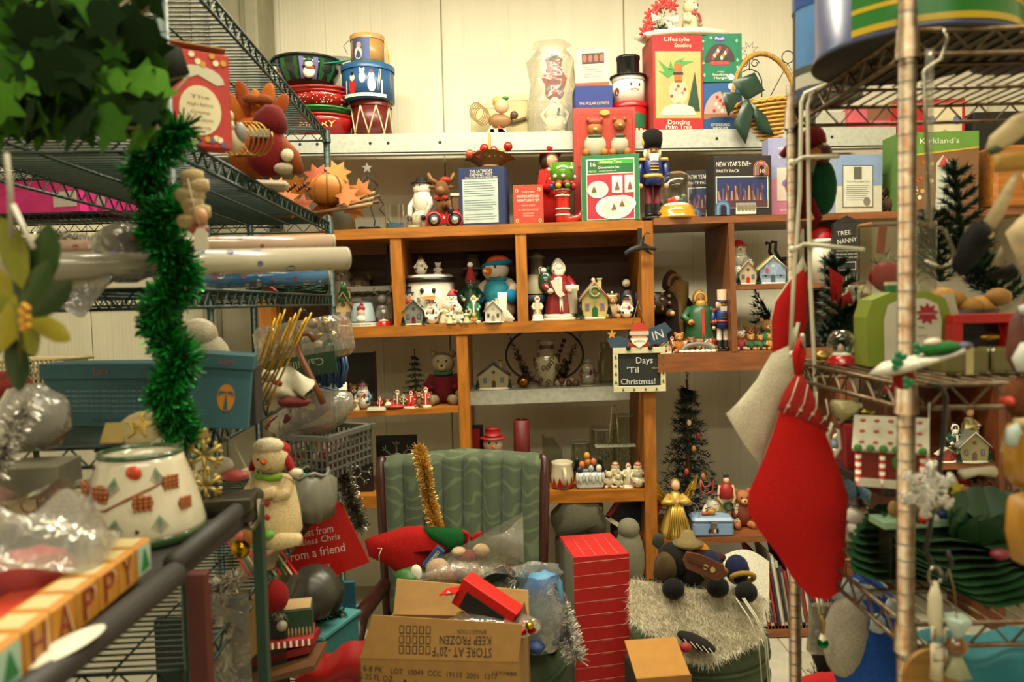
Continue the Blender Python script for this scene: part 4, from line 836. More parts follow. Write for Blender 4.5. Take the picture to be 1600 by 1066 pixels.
# window gift box with bears
def wb_(T,w_,h,y):
    T.g('picture').re(-w_*.44,h*.5,w_*.44,h*.94,m('#c25a50'),y)
    for x_,s_,hh in((-.16,1.2,'b'),(.24,.95,'s')):
        T.g('bear_figure').e(w_*x_,y-.01,h*.82 if hh=='b' else h*.85,.03*s_,.02,.028*s_,'#a9713a',12);T.g('bear_figure').e(w_*x_,y-.01,h*.68,.045*s_,.025,.045*s_,'#c9c4b0',12)
        for k_ in(-1,1):T.g('bear_ear').e(w_*x_+k_*.025*s_,y-.01,h*.895,.011,.01,.011,'#8f5c2c',8);T.g('bear_foot').e(w_*x_+k_*.036*s_,y-.02,h*.62,.018,.012,.018,'#b5803c',8)
        T.g('bear_scarf').e(w_*x_,y-.022,h*.755,.03*s_,.012,.01,'#3f6a50',8)
    T.g('bear_hat').e(-w_*.16,y-.012,h*.88,.034,.02,.018,'#c0564a',10);T.g('bear_muzzle').e(-w_*.16,y-.034,h*.81,.012,.008,.009,'#d6ac74',8);T.g('bear_muzzle').e(w_*.24,y-.034,h*.84,.01,.008,.008,'#d6ac74',8)
    T.g('gold_label').el(0,h*.955,.024,.012,m(YEL),y-.012)
    T.g('window').b(0,y-.022,h*.73,w_*.9,.036,h*.46,m('#fff6f2',.1,'glass'))
carton(O1.at(945,3.74,0),q(96),q(180),.06,'tall pale red window box showing two bear figurines','#b23f3a',art=wb_,rx=3)
def dinner(T,w_,h,y):
    wm=m('#e3decd');T.g('frame_line').re(-w_*.41,h*.02,w_*.42,h*.94,wm,y);T.g('title_band').re(-w_*.385,h*.725,w_*.4,h*.925,m('#145c2c'),y-.0006,.0008);T.g('title_band').re(-w_*.2,h*.86,w_*.4,h*.925,m('#2f9a2a'),y-.001,.0008);T.g('photo').re(-w_*.4,h*.03,w_*.405,h*.71,m('#a82430'),y-.0006,.0008)
    T.g('lettering').tx('16',-w_*.3,h*.86,.03,m(WH),y-.002);T.g('lettering').tx('PIECES',-w_*.3,h*.755,.012,m('#d8e08a'),y-.002,w_*.13);T.g('lettering').tx('Holiday Time',w_*.02,h*.892,.016,m('#f0e8a0'),y-.002,w_*.36);T.g('lettering').tx('Dinnerware Set',-w_*.02,h*.81,.016,m(WH),y-.002,w_*.36);T.g('lettering').tx('stoneware microwave safe',-w_*.04,h*.76,.008,m(WH),y-.002,w_*.3)
    for i,(x_,z_,rx_,rz_)in enumerate(((-.28,.48,.24,.13),(.06,.2,.32,.18),(.2,.25,.24,.13))):
        cx,cz=w_*x_,h*z_;T.g('printed_plate').el(max(cx,-w_*.4+w_*rx_*.78)if i==0 else cx,cz,w_*rx_*(.75 if i==0 else 1),h*rz_,wm,y-.0012-.0008*i,.0008,24);T.g('printed_plate_rim').el(max(cx,-w_*.4+w_*rx_*.78)if i==0 else cx,cz,w_*rx_*.7,h*rz_*.7,m('#cfc8b4'),y-.0014-.0008*i,.0008,20)
        T.g('printed_tree').p([(cx-.012,cz-.01),(cx+.012,cz-.01),(cx,cz+.018)],m('#7a4a2a'),y-.005,.0008)
    for x_ in(.12,.34):T.g('printed_mug').re(w_*x_-w_*.09,h*.42,w_*x_+w_*(.09 if x_<.3 else .06),h*.68,wm,y-.0022,.0008);T.g('printed_tree').p([(w_*x_-.012,h*.47),(w_*x_+.012,h*.47),(w_*x_,h*.6)],m('#7a4a2a'),y-.005,.0008)
T=carton(O1.at(955,3.6),q(86),q(98),.13,'green dinnerware box picturing white plates on a red cloth','#1d6b3a',side='#c4bd9f',art=dinner,rz=-9)
# ---------------------------------------------------------------- on the walnut top
Y=3.6;q=lambda px,Y=3.6:S(px,Y)
nutcracker(W1.at(1021,3.56),q(137),'nutcracker guard in blue coat and tall black fur hat beside the snow globe',coat='#1b2c66',pants='#5a1a22',trim='#c9a24a')
def gl_in(T):
    for i,(x_,z_,c_)in enumerate(((-.15,.38,RED),(-.02,.36,RED),(.1,.38,'#24406a'),(.14,.46,'#4a6a3a'),(0,.42,CR),(-.08,.4,'#c03028'))):T.g('tiny_carriage').e(x_,-.08,z_,.06,.05,.06,c_,8)
globe(W1.at(1057,3.56),q(73),'large snow globe on a stepped amber base','#b3801f',inner=gl_in)
def nye(T,w_,h,y):
    wm=m('#d9d5c8');T.g('lettering').tx("NEW YEAR'S EVE+",-w_*.16,h*.86,.03,wm,y,w_*.6);T.g('lettering').tx('PARTY PACK',-w_*.26,h*.75,.019,wm,y,w_*.4);T.g('photo_border').re(-w_*.47,h*.13,w_*.44,h*.66,wm,y);T.g('photo').re(-w_*.455,h*.145,w_*.425,h*.645,m('#232c5a'),y-.001,.001)
    for i in range(16):x_=-w_*.4+w_*.05*i;T.g('printed_hand').p([(x_-.006,h*.2),(x_+.008,h*.2),(x_+.004+.01*((i*7)%3-1),h*(.42+.04*((i*5)%4))),(x_-.003+.01*((i*7)%3-1),h*(.42+.04*((i*5)%4)))],m(('#a8705a','#6a4a58','#b07c50','#4a3a58')[i%4]),y-.002,.001)
    T.g('printed_crowd').re(-w_*.455,h*.145,w_*.425,h*.26,m('#4a2c34'),y-.003,.001)
    for j,(cx,cz,cs)in enumerate(((w_*.31,h*.67,('#c8603a','#d89a6a','#6a86c0')),(-w_*.36,h*.02,('#5a5ac0','#6aa8d0','#7ac08a')))):
        for i in range(4):
            r0=w_*(.13-.024*i);T.g('printed_arch').p([(cx+r0*math.cos(a),cz+h*.12+r0*math.sin(a))for a in[k*PI/10 for k in range(11)]]+[(cx-r0,cz),(cx+r0,cz)],m(cs[i%3]),y-.0032-.0012*(2*i),.001);r1=r0-w_*.014
            T.g('printed_arch').p([(cx+r1*math.cos(a),cz+h*.12+r1*math.sin(a))for a in[k*PI/10 for k in range(11)]]+[(cx-r1,cz),(cx+r1,cz)],m('#17150f'),y-.0032-.0012*(2*i+1),.001)
    T.g('lettering').tx('10',w_*.31,h*.73,.026,wm,y-.014);T.g('label_sticker').re(-w_*.13,h*.03,w_*.22,h*.22,wm,y-.003);
    for i in range(5):T.g('printed_hat').el(-w_*.08+w_*.065*i,h*.13,.009,.014,m('#7a7458'),y-.0042,.001,8)
carton(W1.at(1154,3.56),q(88),q(90),.12,'black party pack box with white lettering and a crowd photo, in front of its twin','#1d1a15',art=nye,rz=3)
carton(W1.at(1112,3.72),q(80),q(80),.1,'second black party pack box half hidden behind its twin','#1d1a15',art=nye,rz=-10)
def lil(T,w_,h,y):T.g('base_band').re(-w_/2,0,w_/2,h*.48,m('#b8708c'),y);T.g('window').re(-w_*.25,h*.2,w_*.3,h*.62,m('#cfc2b4'),y-.001);T.g('lettering').tx('HELLO',0,h*.86,.02,m(WH),y-.001,w_*.4);T.g('lettering').tx('COCOA',0,h*.76,.02,m(WH),y-.001,w_*.4);T.g('lettering').tx('BOMB',0,h*.08,.012,m(WH),y-.001,w_*.3);T.g('printed_ring').el(.0,h*.42,.016,.016,m('#7a6a9a'),y-.002)
carton(W1.at(1222,3.62),q(52),q(120),.09,'tall lilac and pink box behind the hanging elf','#8d8fb5',art=lil)
def mill(T,w_,h,y):T.g('sky_panel').re(-w_/2,h*.48,w_/2,h,m('#7d93b8'),y);T.g('printed_frame').re(-w_*.36,h*.1,w_*.3,h*.82,m('#2b2b28'),y-.0006,.0008);T.g('text_panel').re(-w_*.345,h*.11,w_*.285,h*.81,m('#c9c8b8'),y-.001,.001);T.g('printed_plaque').re(-w_*.12,h*.58,w_*.05,h*.79,m('#5d5a48'),y-.002);T.g('lettering').tx('The Mountain Inn',-w_*.03,h*.54,.01,m('#5a6070'),y-.002,w_*.5);g=T.g('fine_print');[g.re(-w_*.28,h*(.48-.035*i),w_*(.2-.02*(i%3)),h*(.474-.035*i),m('#8a8a80'),y-.002,.0006)for i in range(8)];T.g('printed_flower').el(w_*.16,h*.2,.016,.02,m('#7a7468'),y-.002)
carton(W1.at(1332,3.58),q(74),q(88),.11,'pale blue and white box with a framed text panel','#c3bfa9',side='#93a0b4',art=mill,rz=6)
T=Thing('pinecone_basket','twig basket holding brown pinecones under an arched twig handle','basket',W1.at(1386,3.6),1);T.g('nest').l([(0,0),(q(14),0),(q(19),q(12)),(q(17),q(22)),(0,q(10))],m('#4a3216',.8,'wicker',0,2),n=20)
g=T.g('twigs');[g.t([(q(17)*math.cos(a),q(15)*math.sin(a),0),(q(20)*math.cos(a+.5),q(17)*math.sin(a+.5),q(14)),(q(18)*math.cos(a+1),q(15)*math.sin(a+1),q(26))],.0025,'#8a6a3a',4)for a in[i*.42 for i in range(15)]]
for i,(x_,z_)in enumerate(((-7,30),(6,34),(12,22),(-10,20))):pinecone(T,'pinecone',q(x_),-.01*(i%2),q(z_),q(10))
T.g('handle').t([(q(22)*math.cos(a),0,q(20)+q(42)*math.sin(a))for a in[i*PI/10 for i in range(11)]],.003,'#3a2a16',5)
def kirk(T,w_,h,y):
    T.g('title_band').p([(-w_/2,h*.7),(w_/2,h*.8),(w_/2,h),(-w_/2,h)],m('#5f8a36'),y);T.g('lettering').tx("Kirkland's",0,h*.88,.034,m(WH),y-.001,w_*.5);T.g('printed_stripe').p([(-w_/2,h*.68),(w_/2,h*.78),(w_/2,h*.8),(-w_/2,h*.7)],m('#c9a62c'),y-.001)
    T.g('picture').p([(-w_/2,0),(w_/2,0),(w_/2,h*.78),(-w_/2,h*.68)],m('#7a5432'),y);T.g('printed_snowman').p([(w_*-.05,0),(w_*.2,0),(w_*.16,h*.3),(w_*.14,h*.6),(w_*.05,h*.7),(-w_*.04,h*.6),(-w_*.04,h*.3)],m('#b9bcae'),y-.001)
    k=random.Random(2)
    for i in range(16):T.g('printed_light').el(k.uniform(-.48,-.08)*w_,k.uniform(.08,.62)*h,.01,.01,m(('#c9a05a','#a8582c','#d8cfa8')[i%3]),y-.001,.001,8)
    T.g('printed_hat').p([(-w_*.02,h*.55),(w_*.12,h*.55),(w_*.06,h*.7)],m('#b04a44'),y-.002)
carton(W1.at(1452,3.56),q(118),q(116),.16,'green topped box picturing a snowman and fairy lights','#5f7a34',side='#4f7230',art=kirk)
# ================================================================ oak compartments
q=lambda px,Y=3.62:S(px,Y)
def at2(px,d=0,Y=3.62):return O2.at(px,Y+d)
DK=m('#3a3a34',.8)
# left compartment
T=Thing('keepsake_tin','white square village tin with snowy rim at the back of the left compartment','tin',at2(584,.16),1);T.g('body').b(0,0,q(26),q(66),.09,q(50),m('#a9a78f',.4));T.g('snowy_lid').b(0,0,q(57),q(84),.12,q(12),m('#b8b7a8',.6),c=.012)
T.g('window').re(-q(16),q(22),q(16),q(44),m('#6a6a58'),-.047);g=T.g('greenery');[g.e(-q(36)+q(8)*i,-.06,q(52)-.004*(i%2),.014,.012,.01,DK,6)for i in range(10)]
T=house(at2(540,.02),q(58),'cream cottage with a green fir at its roof, leftmost on the upper oak shelf',wall='#b9a070',roof='#8a5a30',w_=.55,d=.4);T.g('fir').l([(0,.5),(.2,.62),(.1,.75),(.16,.76),(.07,.9),(.1,.9),(0,1.12)],'#2c6a3a',0,-.1,.1,10,wob=lambda a,z:.15*math.sin(a*6))
T=Thing('candle_lamp','tapered pale blue candle shade with a striped hat santa face','lamp',at2(568,-.02));T.g('base').c(0,0,0,q(6),q(22),q(22),m('#a09a80'),20);T.g('shade').l([(q(20),q(6)),(q(14),q(38)),(q(13),q(38)),(q(19),q(6))],m('#8a9a9c',.5),n=24);T.g('shade_rim').l([(q(21),q(5)),(q(21),q(8)),(q(20),q(8))],m('#2c2436'),n=24);T.g('shade_rim').l([(q(14.5),q(37)),(q(14.5),q(39)),(q(13),q(39))],m('#2c2436'),n=24)
g=T.g('painted_santa');g.e(0,-q(16.5),q(20),q(6),q(3),q(7),'#c9a088',10);g.e(0,-q(18),q(12),q(7),q(3),q(6),WH,10);g.e(0,-q(15.5),q(28),q(6.5),q(3),q(5),'#8c2026',10);g.e(q(1),-q(15),q(34),q(3),q(2),q(3),'#8c2026',8);T.g('lettering').tx('Santa Claus',0,q(3),.008,m(BLK),-q(22.3),q(30))
globe(at2(600,-.03),q(28),'tiny snow globe on a red base beside the candle shade',RED)
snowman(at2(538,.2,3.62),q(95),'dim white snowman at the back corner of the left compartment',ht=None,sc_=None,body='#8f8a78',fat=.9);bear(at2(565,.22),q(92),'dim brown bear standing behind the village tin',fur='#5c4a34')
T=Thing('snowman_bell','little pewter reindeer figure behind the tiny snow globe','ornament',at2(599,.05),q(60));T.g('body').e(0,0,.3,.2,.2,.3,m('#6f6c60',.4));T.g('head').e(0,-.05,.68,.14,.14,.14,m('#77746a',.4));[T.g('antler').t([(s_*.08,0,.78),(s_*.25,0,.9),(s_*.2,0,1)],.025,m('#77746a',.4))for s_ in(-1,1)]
# middle compartment
p=at2(674,.06);R_=q(38)
T=Thing('cookie_jar','large white snowman face canister with black hat brim band','jar',p,1);T.g('body').l([(0,0),(R_*.95,0),(R_,q(6)),(R_,q(66)),(R_*.97,q(66))],m('#b9b6a4',.25,'glaze'),n=32);T.g('hat_brim').l([(R_*1.0,q(65)),(R_*1.05,q(66)),(R_*1.05,q(72)),(R_*.96,q(73))],m('#17171a',.3),n=32);T.g('lid').l([(R_*.98,q(73)),(R_*.9,q(77)),(0,q(77))],m('#b9b6a4',.3),n=32)
for s_ in(-1,1):T.g('eye').e(s_*q(9),-R_*.97,q(52),q(3.5),q(2),q(4.2),BLK,8)
T.g('carrot_nose').c(0,0,0,q(24),q(4),q(.8),m(ORG),10,tr(q(10),-R_*.97,q(41))@rot(90,0,0)@rot(0,-72,0));T.g('mouth').t([(q(9)*math.cos(a)*1.5,-R_*1.0+.004,q(32)-q(6)*math.sin(a))for a in[.3+i*.28 for i in range(9)]],q(1),BLK,5)
snowman(p+Vector((-q(14),0,q(77))),q(34),'small snowman with yellow scarf and top hat on the canister lid',hc='#232323',sc_='#a8883c',fat=1.2);bear(p+Vector((q(13),0,q(77))),q(22),'tiny white ceramic dog on the canister lid',fur='#b8b4a2',name='dog_figurine',muz='#c4c0ae')
GS='small figurines along the upper oak shelf'
snowman(at2(643,-.0),q(66),'snowman with black hat and wide red scarf behind the stone cottage',sc_='#b84030',hc=BLK,hc2='#2a4a8a',fat=.7,group=GS);house(at2(648,-.06),q(42),'small stone cottage with snowy gables in front of the canister',wall='#77766a',roof='#b8b4a4',trim='#3a3a34',door='#6a2420',group=GS)
snowman(at2(675,-.06),q(42),'white snowman with burgundy hat at the foot of the canister',ht='bowl',hc='#5a1a20',sc_='#5a1a20',group=GS);angel(at2(694,-.05),q(32),'ivory angel figurine in front of the canister',robe='#c9bf98',wing='#c4b88c',k='glaze',group=GS)
snowman(at2(707,-.01),q(56),'snowman with big red knitted cap and scarf right of the canister nose',ht='santa',hc='#a31c1c',hc2='#8c1c20',sc_='#a31c1c',group=GS);
for px,h_,lab,c_,f in((703,24,'ivory baby angel sitting below the red capped snowman','#cfc69e',0),(716,28,'white lamb figurine at the front of the middle compartment','#d0cbb4',1),(729,22,'little boy figurine in cream coat at the front','#c2b48a',0),(741,17,'tiny gold winged cherub near the white cottage','#b08a3c',1)):
    (bear if f else angel)(at2(px,-.09),q(h_),lab,**({'fur':c_}if f else{'robe':c_,'wing':c_,'k':'glaze'}),group=GS)
santa(at2(741,-.045),q(44),'green elf figurine with gold hood in front of the plush snowman',robe='#2b6a44',hood='#a8863a',group=GS)
T=santa(at2(737,.06),q(78),'gnome in dark green coat with tall red stocking cap',robe='#15392a',hood='#8c1a1c',trim='#2a4a38',base=None,group=GS);T.g('cap').l([(.12,0),(.09,.1),(.03,.28),(0,.3)],m('#8c1a1c',.8),0,0,.86);T.g('pompom').e(0,0,1.17,.06,mt=WH)
house(at2(771,-.08),q(36),'plain white bisque cottage in front of the plush snowman',wall='#c9c4ad',roof='#d0cbb6',trim='#a8a48f',door='#8c8874',win='#2b2a26',trees=False,group=GS)
T=Thing('mini_stocking','small white ceramic stocking ornament beside the blue mitten','ornament',at2(786,-.075),q(46));puff(T.g('body'),[(-.15,1),(.15,1),(.13,.45),(.4,.1),(.3,0),(-.1,.05),(-.18,.3)],m(WH,.4,'glaze'),.1)
# big plush snowman
T=Thing('plush_snowman','large stuffed snowman with turquoise vest, blue mittens and orange hat','plush toy',at2(780,.07),q(104),rz=-25);wf=m('#c3b39f',.9,'cloth')
T.g('body').e(.02,0,.2,.25,.22,.22,wf,16);T.g('torso').e(0,0,.45,.2,.17,.22,wf,14);T.g('vest').l([(.2,-.16),(.235,-.05),(.22,.08),(.14,.19),(.08,.2)],m('#2f8796',.95,'cloth'),0,0,.46,20,sy=.9);T.g('collar').t([(.15*math.cos(a),.13*math.sin(a),.64)for a in[i*.5 for i in range(13)]],.035,m('#2a7c8c',.95,'cloth'),8)
T.g('head').e(-.03,-.02,.78,.21,.19,.17,wf,18);T.g('nose').c(0,0,0,.16,.06,.03,m('#c46a1a',.8,'cloth'),10,tr(-.05,-.18,.77)@rot(95,0,0));T.g('nose').e(-.05,-.34,.755,.035,mt=m('#c46a1a',.8,'cloth'),n=8)
g=T.g('eyes');g.e(.05,-.2,.83,.018,mt=BLK,n=8);g.e(-.14,-.18,.83,.018,mt=BLK,n=8);T.g('mouth').t([(.02+.1*math.sin(a),-.2+.05*math.sin(a)**2,.7-.04*math.cos(a))for a in[i*.3 for i in range(-4,5)]],.006,BLK,4)
T.g('hat_brim').t([(-.02+.2*math.cos(a),.02+.18*math.sin(a),.87+.03*math.cos(a))for a in[i*.45 for i in range(14)]],.045,m('#1f6a86',.9,'cloth'),8,True);T.g('hat').e(0,.02,.9,.19,.17,.12,m('#b0441c',.9,'cloth'),14)
for s_ in(-1,1):T.g('arm').t([(s_*.17,0,.6),(s_*.27,-.03,.52),(s_*.27,-.1,.42)],[.07,.075,.07],wf,10);T.g('mitten').e(s_*.27,-.13,.38,.095,.09,.11,m('#1c7cae',.9,'cloth'),12)
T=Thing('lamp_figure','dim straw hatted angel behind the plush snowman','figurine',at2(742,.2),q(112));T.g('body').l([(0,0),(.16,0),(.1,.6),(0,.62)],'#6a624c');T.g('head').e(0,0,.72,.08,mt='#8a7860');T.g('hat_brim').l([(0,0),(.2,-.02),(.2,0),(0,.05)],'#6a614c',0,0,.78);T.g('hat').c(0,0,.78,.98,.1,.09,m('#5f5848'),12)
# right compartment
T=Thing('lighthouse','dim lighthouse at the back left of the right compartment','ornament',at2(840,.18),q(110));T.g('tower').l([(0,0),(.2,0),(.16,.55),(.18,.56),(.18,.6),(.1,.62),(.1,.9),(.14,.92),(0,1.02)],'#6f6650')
T=Thing('candle_lamp','cream conical candle lamp with a blue band','lamp',at2(838,.03));T.g('shade').l([(q(18),q(42)),(q(13),q(72)),(q(12),q(72)),(q(17),q(42))],m('#8e8568',.6),n=24);T.g('band').l([(0,q(28)),(q(17),q(28)),(q(18),q(40)),(0,q(41))],m('#2c4656'),n=24);T.g('base').l([(0,0),(q(12),0),(q(10),q(28)),(0,q(28))],m('#5a4a34'))
T=santa(at2(840,-.06),q(40),'santa figurine above a white scallop shell base',robe='#c9b48a',hood='#b84a34',w_=.9,group=GS);g=T.g('shell');[g.e(.07*(i-2),-.25,.12,.06,.05,.14,WH,8)for i in range(5)];g.e(0,-.27,.03,.25,.1,.05,WH)
T=santa(at2(874,-.01),q(97),'tall white bearded santa statue in a ruby coat carrying a sack of toys',robe='#7d1f24',hood='#d3cdb6',trim='#d0cab2',sack='#1c3a2a',w_=1.1,rz=6);T.g('stocking').p([(-.17,.62),(-.05,.66),(.02,.45),(.06,.4),(-.02,.36),(-.08,.42)],m('#cdc7b0',.4),-.24,.05);T.g('scroll').l([(0,0),(.1,0),(.09,.35),(.12,.38),(.12,.45),(0,.46)],m('#d3cdb6',.3,'glaze'),.19,-.1,.1)
T=house(at2(928,-.02),q(62),'glazed pastel house with snowy roof and green wreath',wall='#b3a86c',roof='#c9c4a8',door='#2a5a34',w_=.75,trim='#b86a4a');T.g('wreath').t([(.12*math.cos(a),-.33,.68+.12*math.sin(a))for a in[i*.5 for i in range(13)]],.035,m('#6f8f5c'),6);T.g('finial').e(0,0,.98,.05,mt=CR)
pine(at2(909,-.05),q(36),'dark frosted tree against the left of the pastel house',col='#26302a');
bear(at2(957,-.04),q(42),'tan bear figurine in green cap beside the pastel house',fur='#a8794a',hatk='beanie',hc='#2f6a2c',shirt='#b59870',group=GS)
T=Thing('penguin_figurine','black and white penguin figurine behind the top hat snowman','figurine',at2(981,.04),q(66));T.g('body').e(0,0,.36,.2,.17,.36,'#1e1c1c');T.g('belly').e(0,-.06,.33,.14,.13,.28,'#b8b4a0');T.g('head').e(-.02,-.02,.8,.13,.12,.13,'#1e1c1c');T.g('face').e(-.04,-.09,.82,.1,.07,.1,'#b8b4a0');T.g('beak').c(0,0,0,.1,.03,.005,m(ORG),8,tr(-.05,-.14,.8)@rot(90));[T.g('wing').e(s_*.2,0,.42,.05,.09,.2,'#1e1c1c')for s_ in(-1,1)]
snowman(at2(979,-.06),q(38),'small snowman with black top hat and holly at the shelf end',group=GS)
# ---------------------------------------------------------------- dangling black cut-out and the countdown sign
T=Thing('reindeer_ornament','black metal leaping reindeer ornament hung on the oak post','ornament',P(1000,395,3.49),1);k_=q(1)
puff(T.g('body'),[(-24*k_,2*k_),(-14*k_,8*k_),(-2*k_,12*k_),(2*k_,22*k_),(8*k_,24*k_),(6*k_,14*k_),(16*k_,10*k_),(26*k_,6*k_),(22*k_,2*k_),(12*k_,5*k_),(20*k_,-4*k_),(14*k_,-2*k_),(4*k_,4*k_),(-10*k_,2*k_),(-22*k_,-4*k_)],m(BLK,.4),.004);T.g('ribbon').b(0,0,.07,.02,.004,.08,m('#17130f'));T.g('antler').t([(.016,0,.07),(.03,0,.09),(.045,0,.085)],.0025,BLK)
Ys=3.495;k_=S(1,Ys)
T=Thing('countdown_sign','chalkboard countdown sign with cream frame topped by a santa','sign',P(999,612,Ys),1);T.g('chalkboard').b(0,0,35*k_,70*k_,.012,56*k_,m('#1d1f1c',.8));fm=m('#c9c199',.6)
for a in((0,4.5,82,9),(0,65,82,9)):T.g('frame_rail').b(a[0]*k_,-.004,a[1]*k_,a[2]*k_,.02,a[3]*k_,fm)
for s_ in(-1,1):T.g('frame_rail').b(s_*37*k_,-.004,35*k_,8*k_,.019,56*k_,fm)
for i in range(4):
    for s_ in(-1,1):T.g('painted_fir').p([((s_*37-2)*k_,(14+13*i)*k_),((s_*37+2)*k_,(14+13*i)*k_),(s_*37*k_,(20+13*i)*k_)],m('#3a5a2c'),-.0155,.001)
for x_ in(-26,-9,9,26):T.g('painted_fir').p([((x_-2)*k_,2*k_),((x_+2)*k_,2*k_),(x_*k_,7*k_)],m('#3a5a2c'),-.0155,.001)
wt=m('#c9c9c0');T.g('lettering').tx('Days',8*k_,49*k_,14*k_,wt,-.008,26*k_);T.g('lettering').tx("'Til",-10*k_,34*k_,13*k_,wt,-.008,18*k_);T.g('lettering').tx('Christmas!',-2*k_,16*k_,13*k_,wt,-.008,54*k_);T.g('chalk_dash').re(20*k_,36*k_,32*k_,37.5*k_,m('#8a7a4a'),-.008,.001)
bl=m('#2c4356',.6);T.g('banner').p([(-50*k_,84*k_),(-44*k_,70*k_),(-14*k_,68*k_),(-14*k_,82*k_),(-30*k_,88*k_)],bl,-.006,.008);T.g('banner').p([(14*k_,72*k_),(46*k_,78*k_),(44*k_,90*k_),(52*k_,96*k_),(42*k_,108*k_),(16*k_,98*k_)],bl,-.006,.008);T.g('lettering').tx('IN',30*k_,88*k_,20*k_,wt,-.008,17*k_,ang=.25)
T.g('star').st(-42*k_,91*k_,8*k_,m('#b8862a',.5),-.008,.008);T.g('santa_beard').p([(-14*k_,84*k_),(14*k_,84*k_),(10*k_,76*k_),(0,69*k_),(-10*k_,76*k_)],m(WH),-.018,.01);T.g('santa_coat').p([(-20*k_,68*k_),(20*k_,68*k_),(16*k_,78*k_),(-16*k_,78*k_)],m('#b23a2a'),-.01,.01);T.g('santa_face').el(0,86*k_,12*k_,8*k_,m(SKN),-.014,.01);T.g('santa_hat').p([(-14*k_,92*k_),(14*k_,92*k_),(12*k_,104*k_),(0,110*k_),(-10*k_,104*k_)],m('#b23a2a'),-.016,.01);T.g('hat_trim').re(-15*k_,89*k_,15*k_,95*k_,m('#bdb8a6'),-.02,.01);T.g('moustache').p([(-9*k_,80*k_),(0,84*k_),(9*k_,80*k_),(0,81*k_)],m(WH),-.021,.004)
for s_ in(-1,1):T.g('mitten').e(s_*17*k_,-.018,70*k_,4*k_,.008,5*k_,BLK,8)
T.g('string').t([(-9*k_,0,106*k_),(0,.0,142*k_),(9*k_,0,106*k_)],.0018,'#a8a080',4)
# ---------------------------------------------------------------- lower left oak shelf
q=lambda px,Y=3.6:S(px,Y)
def at3(px,d=0):return O3.at(px,3.6+d)
GL='small figurines on the lower left oak shelf'
T=Thing('snow_cup','white cone shaped snowman cup with a red cap at the shelf end','figurine',O3.at(535,3.54),q(56));T.g('cup').l([(0,0),(.1,0),(.14,.45),(.17,.47),(.17,.52),(.16,.54),(.15,.8),(.06,.88),(0,.88)],m(WH,.4));T.g('band').l([(.165,.56),(.172,.57),(.165,.6)],BLK);T.g('eyes').e(-.05,-.14,.78,.02,mt=BLK);T.g('cap').e(.03,0,.92,.12,.1,.09,RED);T.g('pompom').e(-.1,0,.9,.05,mt=WH)
for px,d,h_,k in((562,.02,50,'a'),(574,0,28,'b'),(548,0,20,'c')):pass
snowman(at3(568),q(50),'snowman in blue coat with red striped scarf near the cup',body='#b9b7a8',hc=BLK,sc_='#a82a24',arms='#4f6f8c',group=GL);bear(at3(556,.03),q(44),'reindeer figurine in red sweater beside the blue coated snowman',fur='#6f4e30',shirt='#7a2a24',group=GL);angel(at3(556,-.04),q(24),'little gold and ivory nativity angel in front of the reindeer',k='glaze',robe='#c8b088',group=GL);bear(at3(546,.05),q(24),'grey stone elephant calf behind the cup',fur='#8a897c',name='elephant_figurine',muz='#9a998c',group=GL)
for px,h_,lab,c_,f in((583,26,'small fir with white figures right of the blue coated snowman','','t'),(594,20,'red toadstool shaped elf on the lower left shelf','#8c2a20','s'),(606,16,'tiny ginger cat figurine lying flat','#9a6a3a','b'),(616,18,'red sleigh rider trinket','#a02420','s'),(622,30,'brown gnome with pointed hat','#6a4428','s'),(631,22,'green capped elf trinket','#3f5a2c','s'),(655,27,'teddy trinket in front of the large bear','#7a5a3a','b'),(666,32,'candy cane striped figurine leaning by the large bear','#a8342c','s')):
    if f=='t':pine(at3(px),q(h_),lab,tiers=5,nb=7,w0=.01,group=GL)
    elif f=='s':santa(at3(px,-.02),q(h_),lab,robe=c_,hood=c_,group=GL)
    else:bear(at3(px,-.02),q(h_),lab,fur=c_,group=GL)
T=santa(at3(643,-.02),q(27),'round red santa figurine with white beard',w_=1.6,group=GL);g=G();g.b(0,0,.006,q(28),.07,.012,m(WH,.4,'glaze'));solo('soap_dish','flat white ceramic sled dish at the shelf front','dish',g,at3(590,-.05));g=G();g.e(0,0,.012,q(16),.03,.012,'#a82c22');g.e(-.03,0,.02,.015,mt=WH);solo('sled_dish','flat red and white candy dish between the trinkets','dish',g,at3(617,-.05))
T=bear(at3(694,.07),q(92),'large tan teddy bear with green scarf and dark red sweater in the dim corner',fur='#8a7a58',shirt='#5e1418',k='cloth',name='teddy_bear',cat='plush toy',muz='#9a8a66');T.g('scarf').l([(.12,-.04),(.17,-.03),(.17,.02),(.12,.03)],m('#2a5a40',.9,'cloth'),0,-.02,.54)
pine(at3(650,.15),q(88),'dim artificial fir behind the trinkets',tiers=8,w0=.008,base='#6a6a3a');T=Thing('leaning_board','dark framed board leaning at the back of the lower left shelf','picture',at3(560,.26));T.g('board').b(0,0,q(42),q(60),.012,q(84),m('#14110c',.5));[T.g('frame_rail').b(s_*q(30),0,q(42),q(4),.02,q(88),m('#241a10',.5))for s_ in(-1,1)]
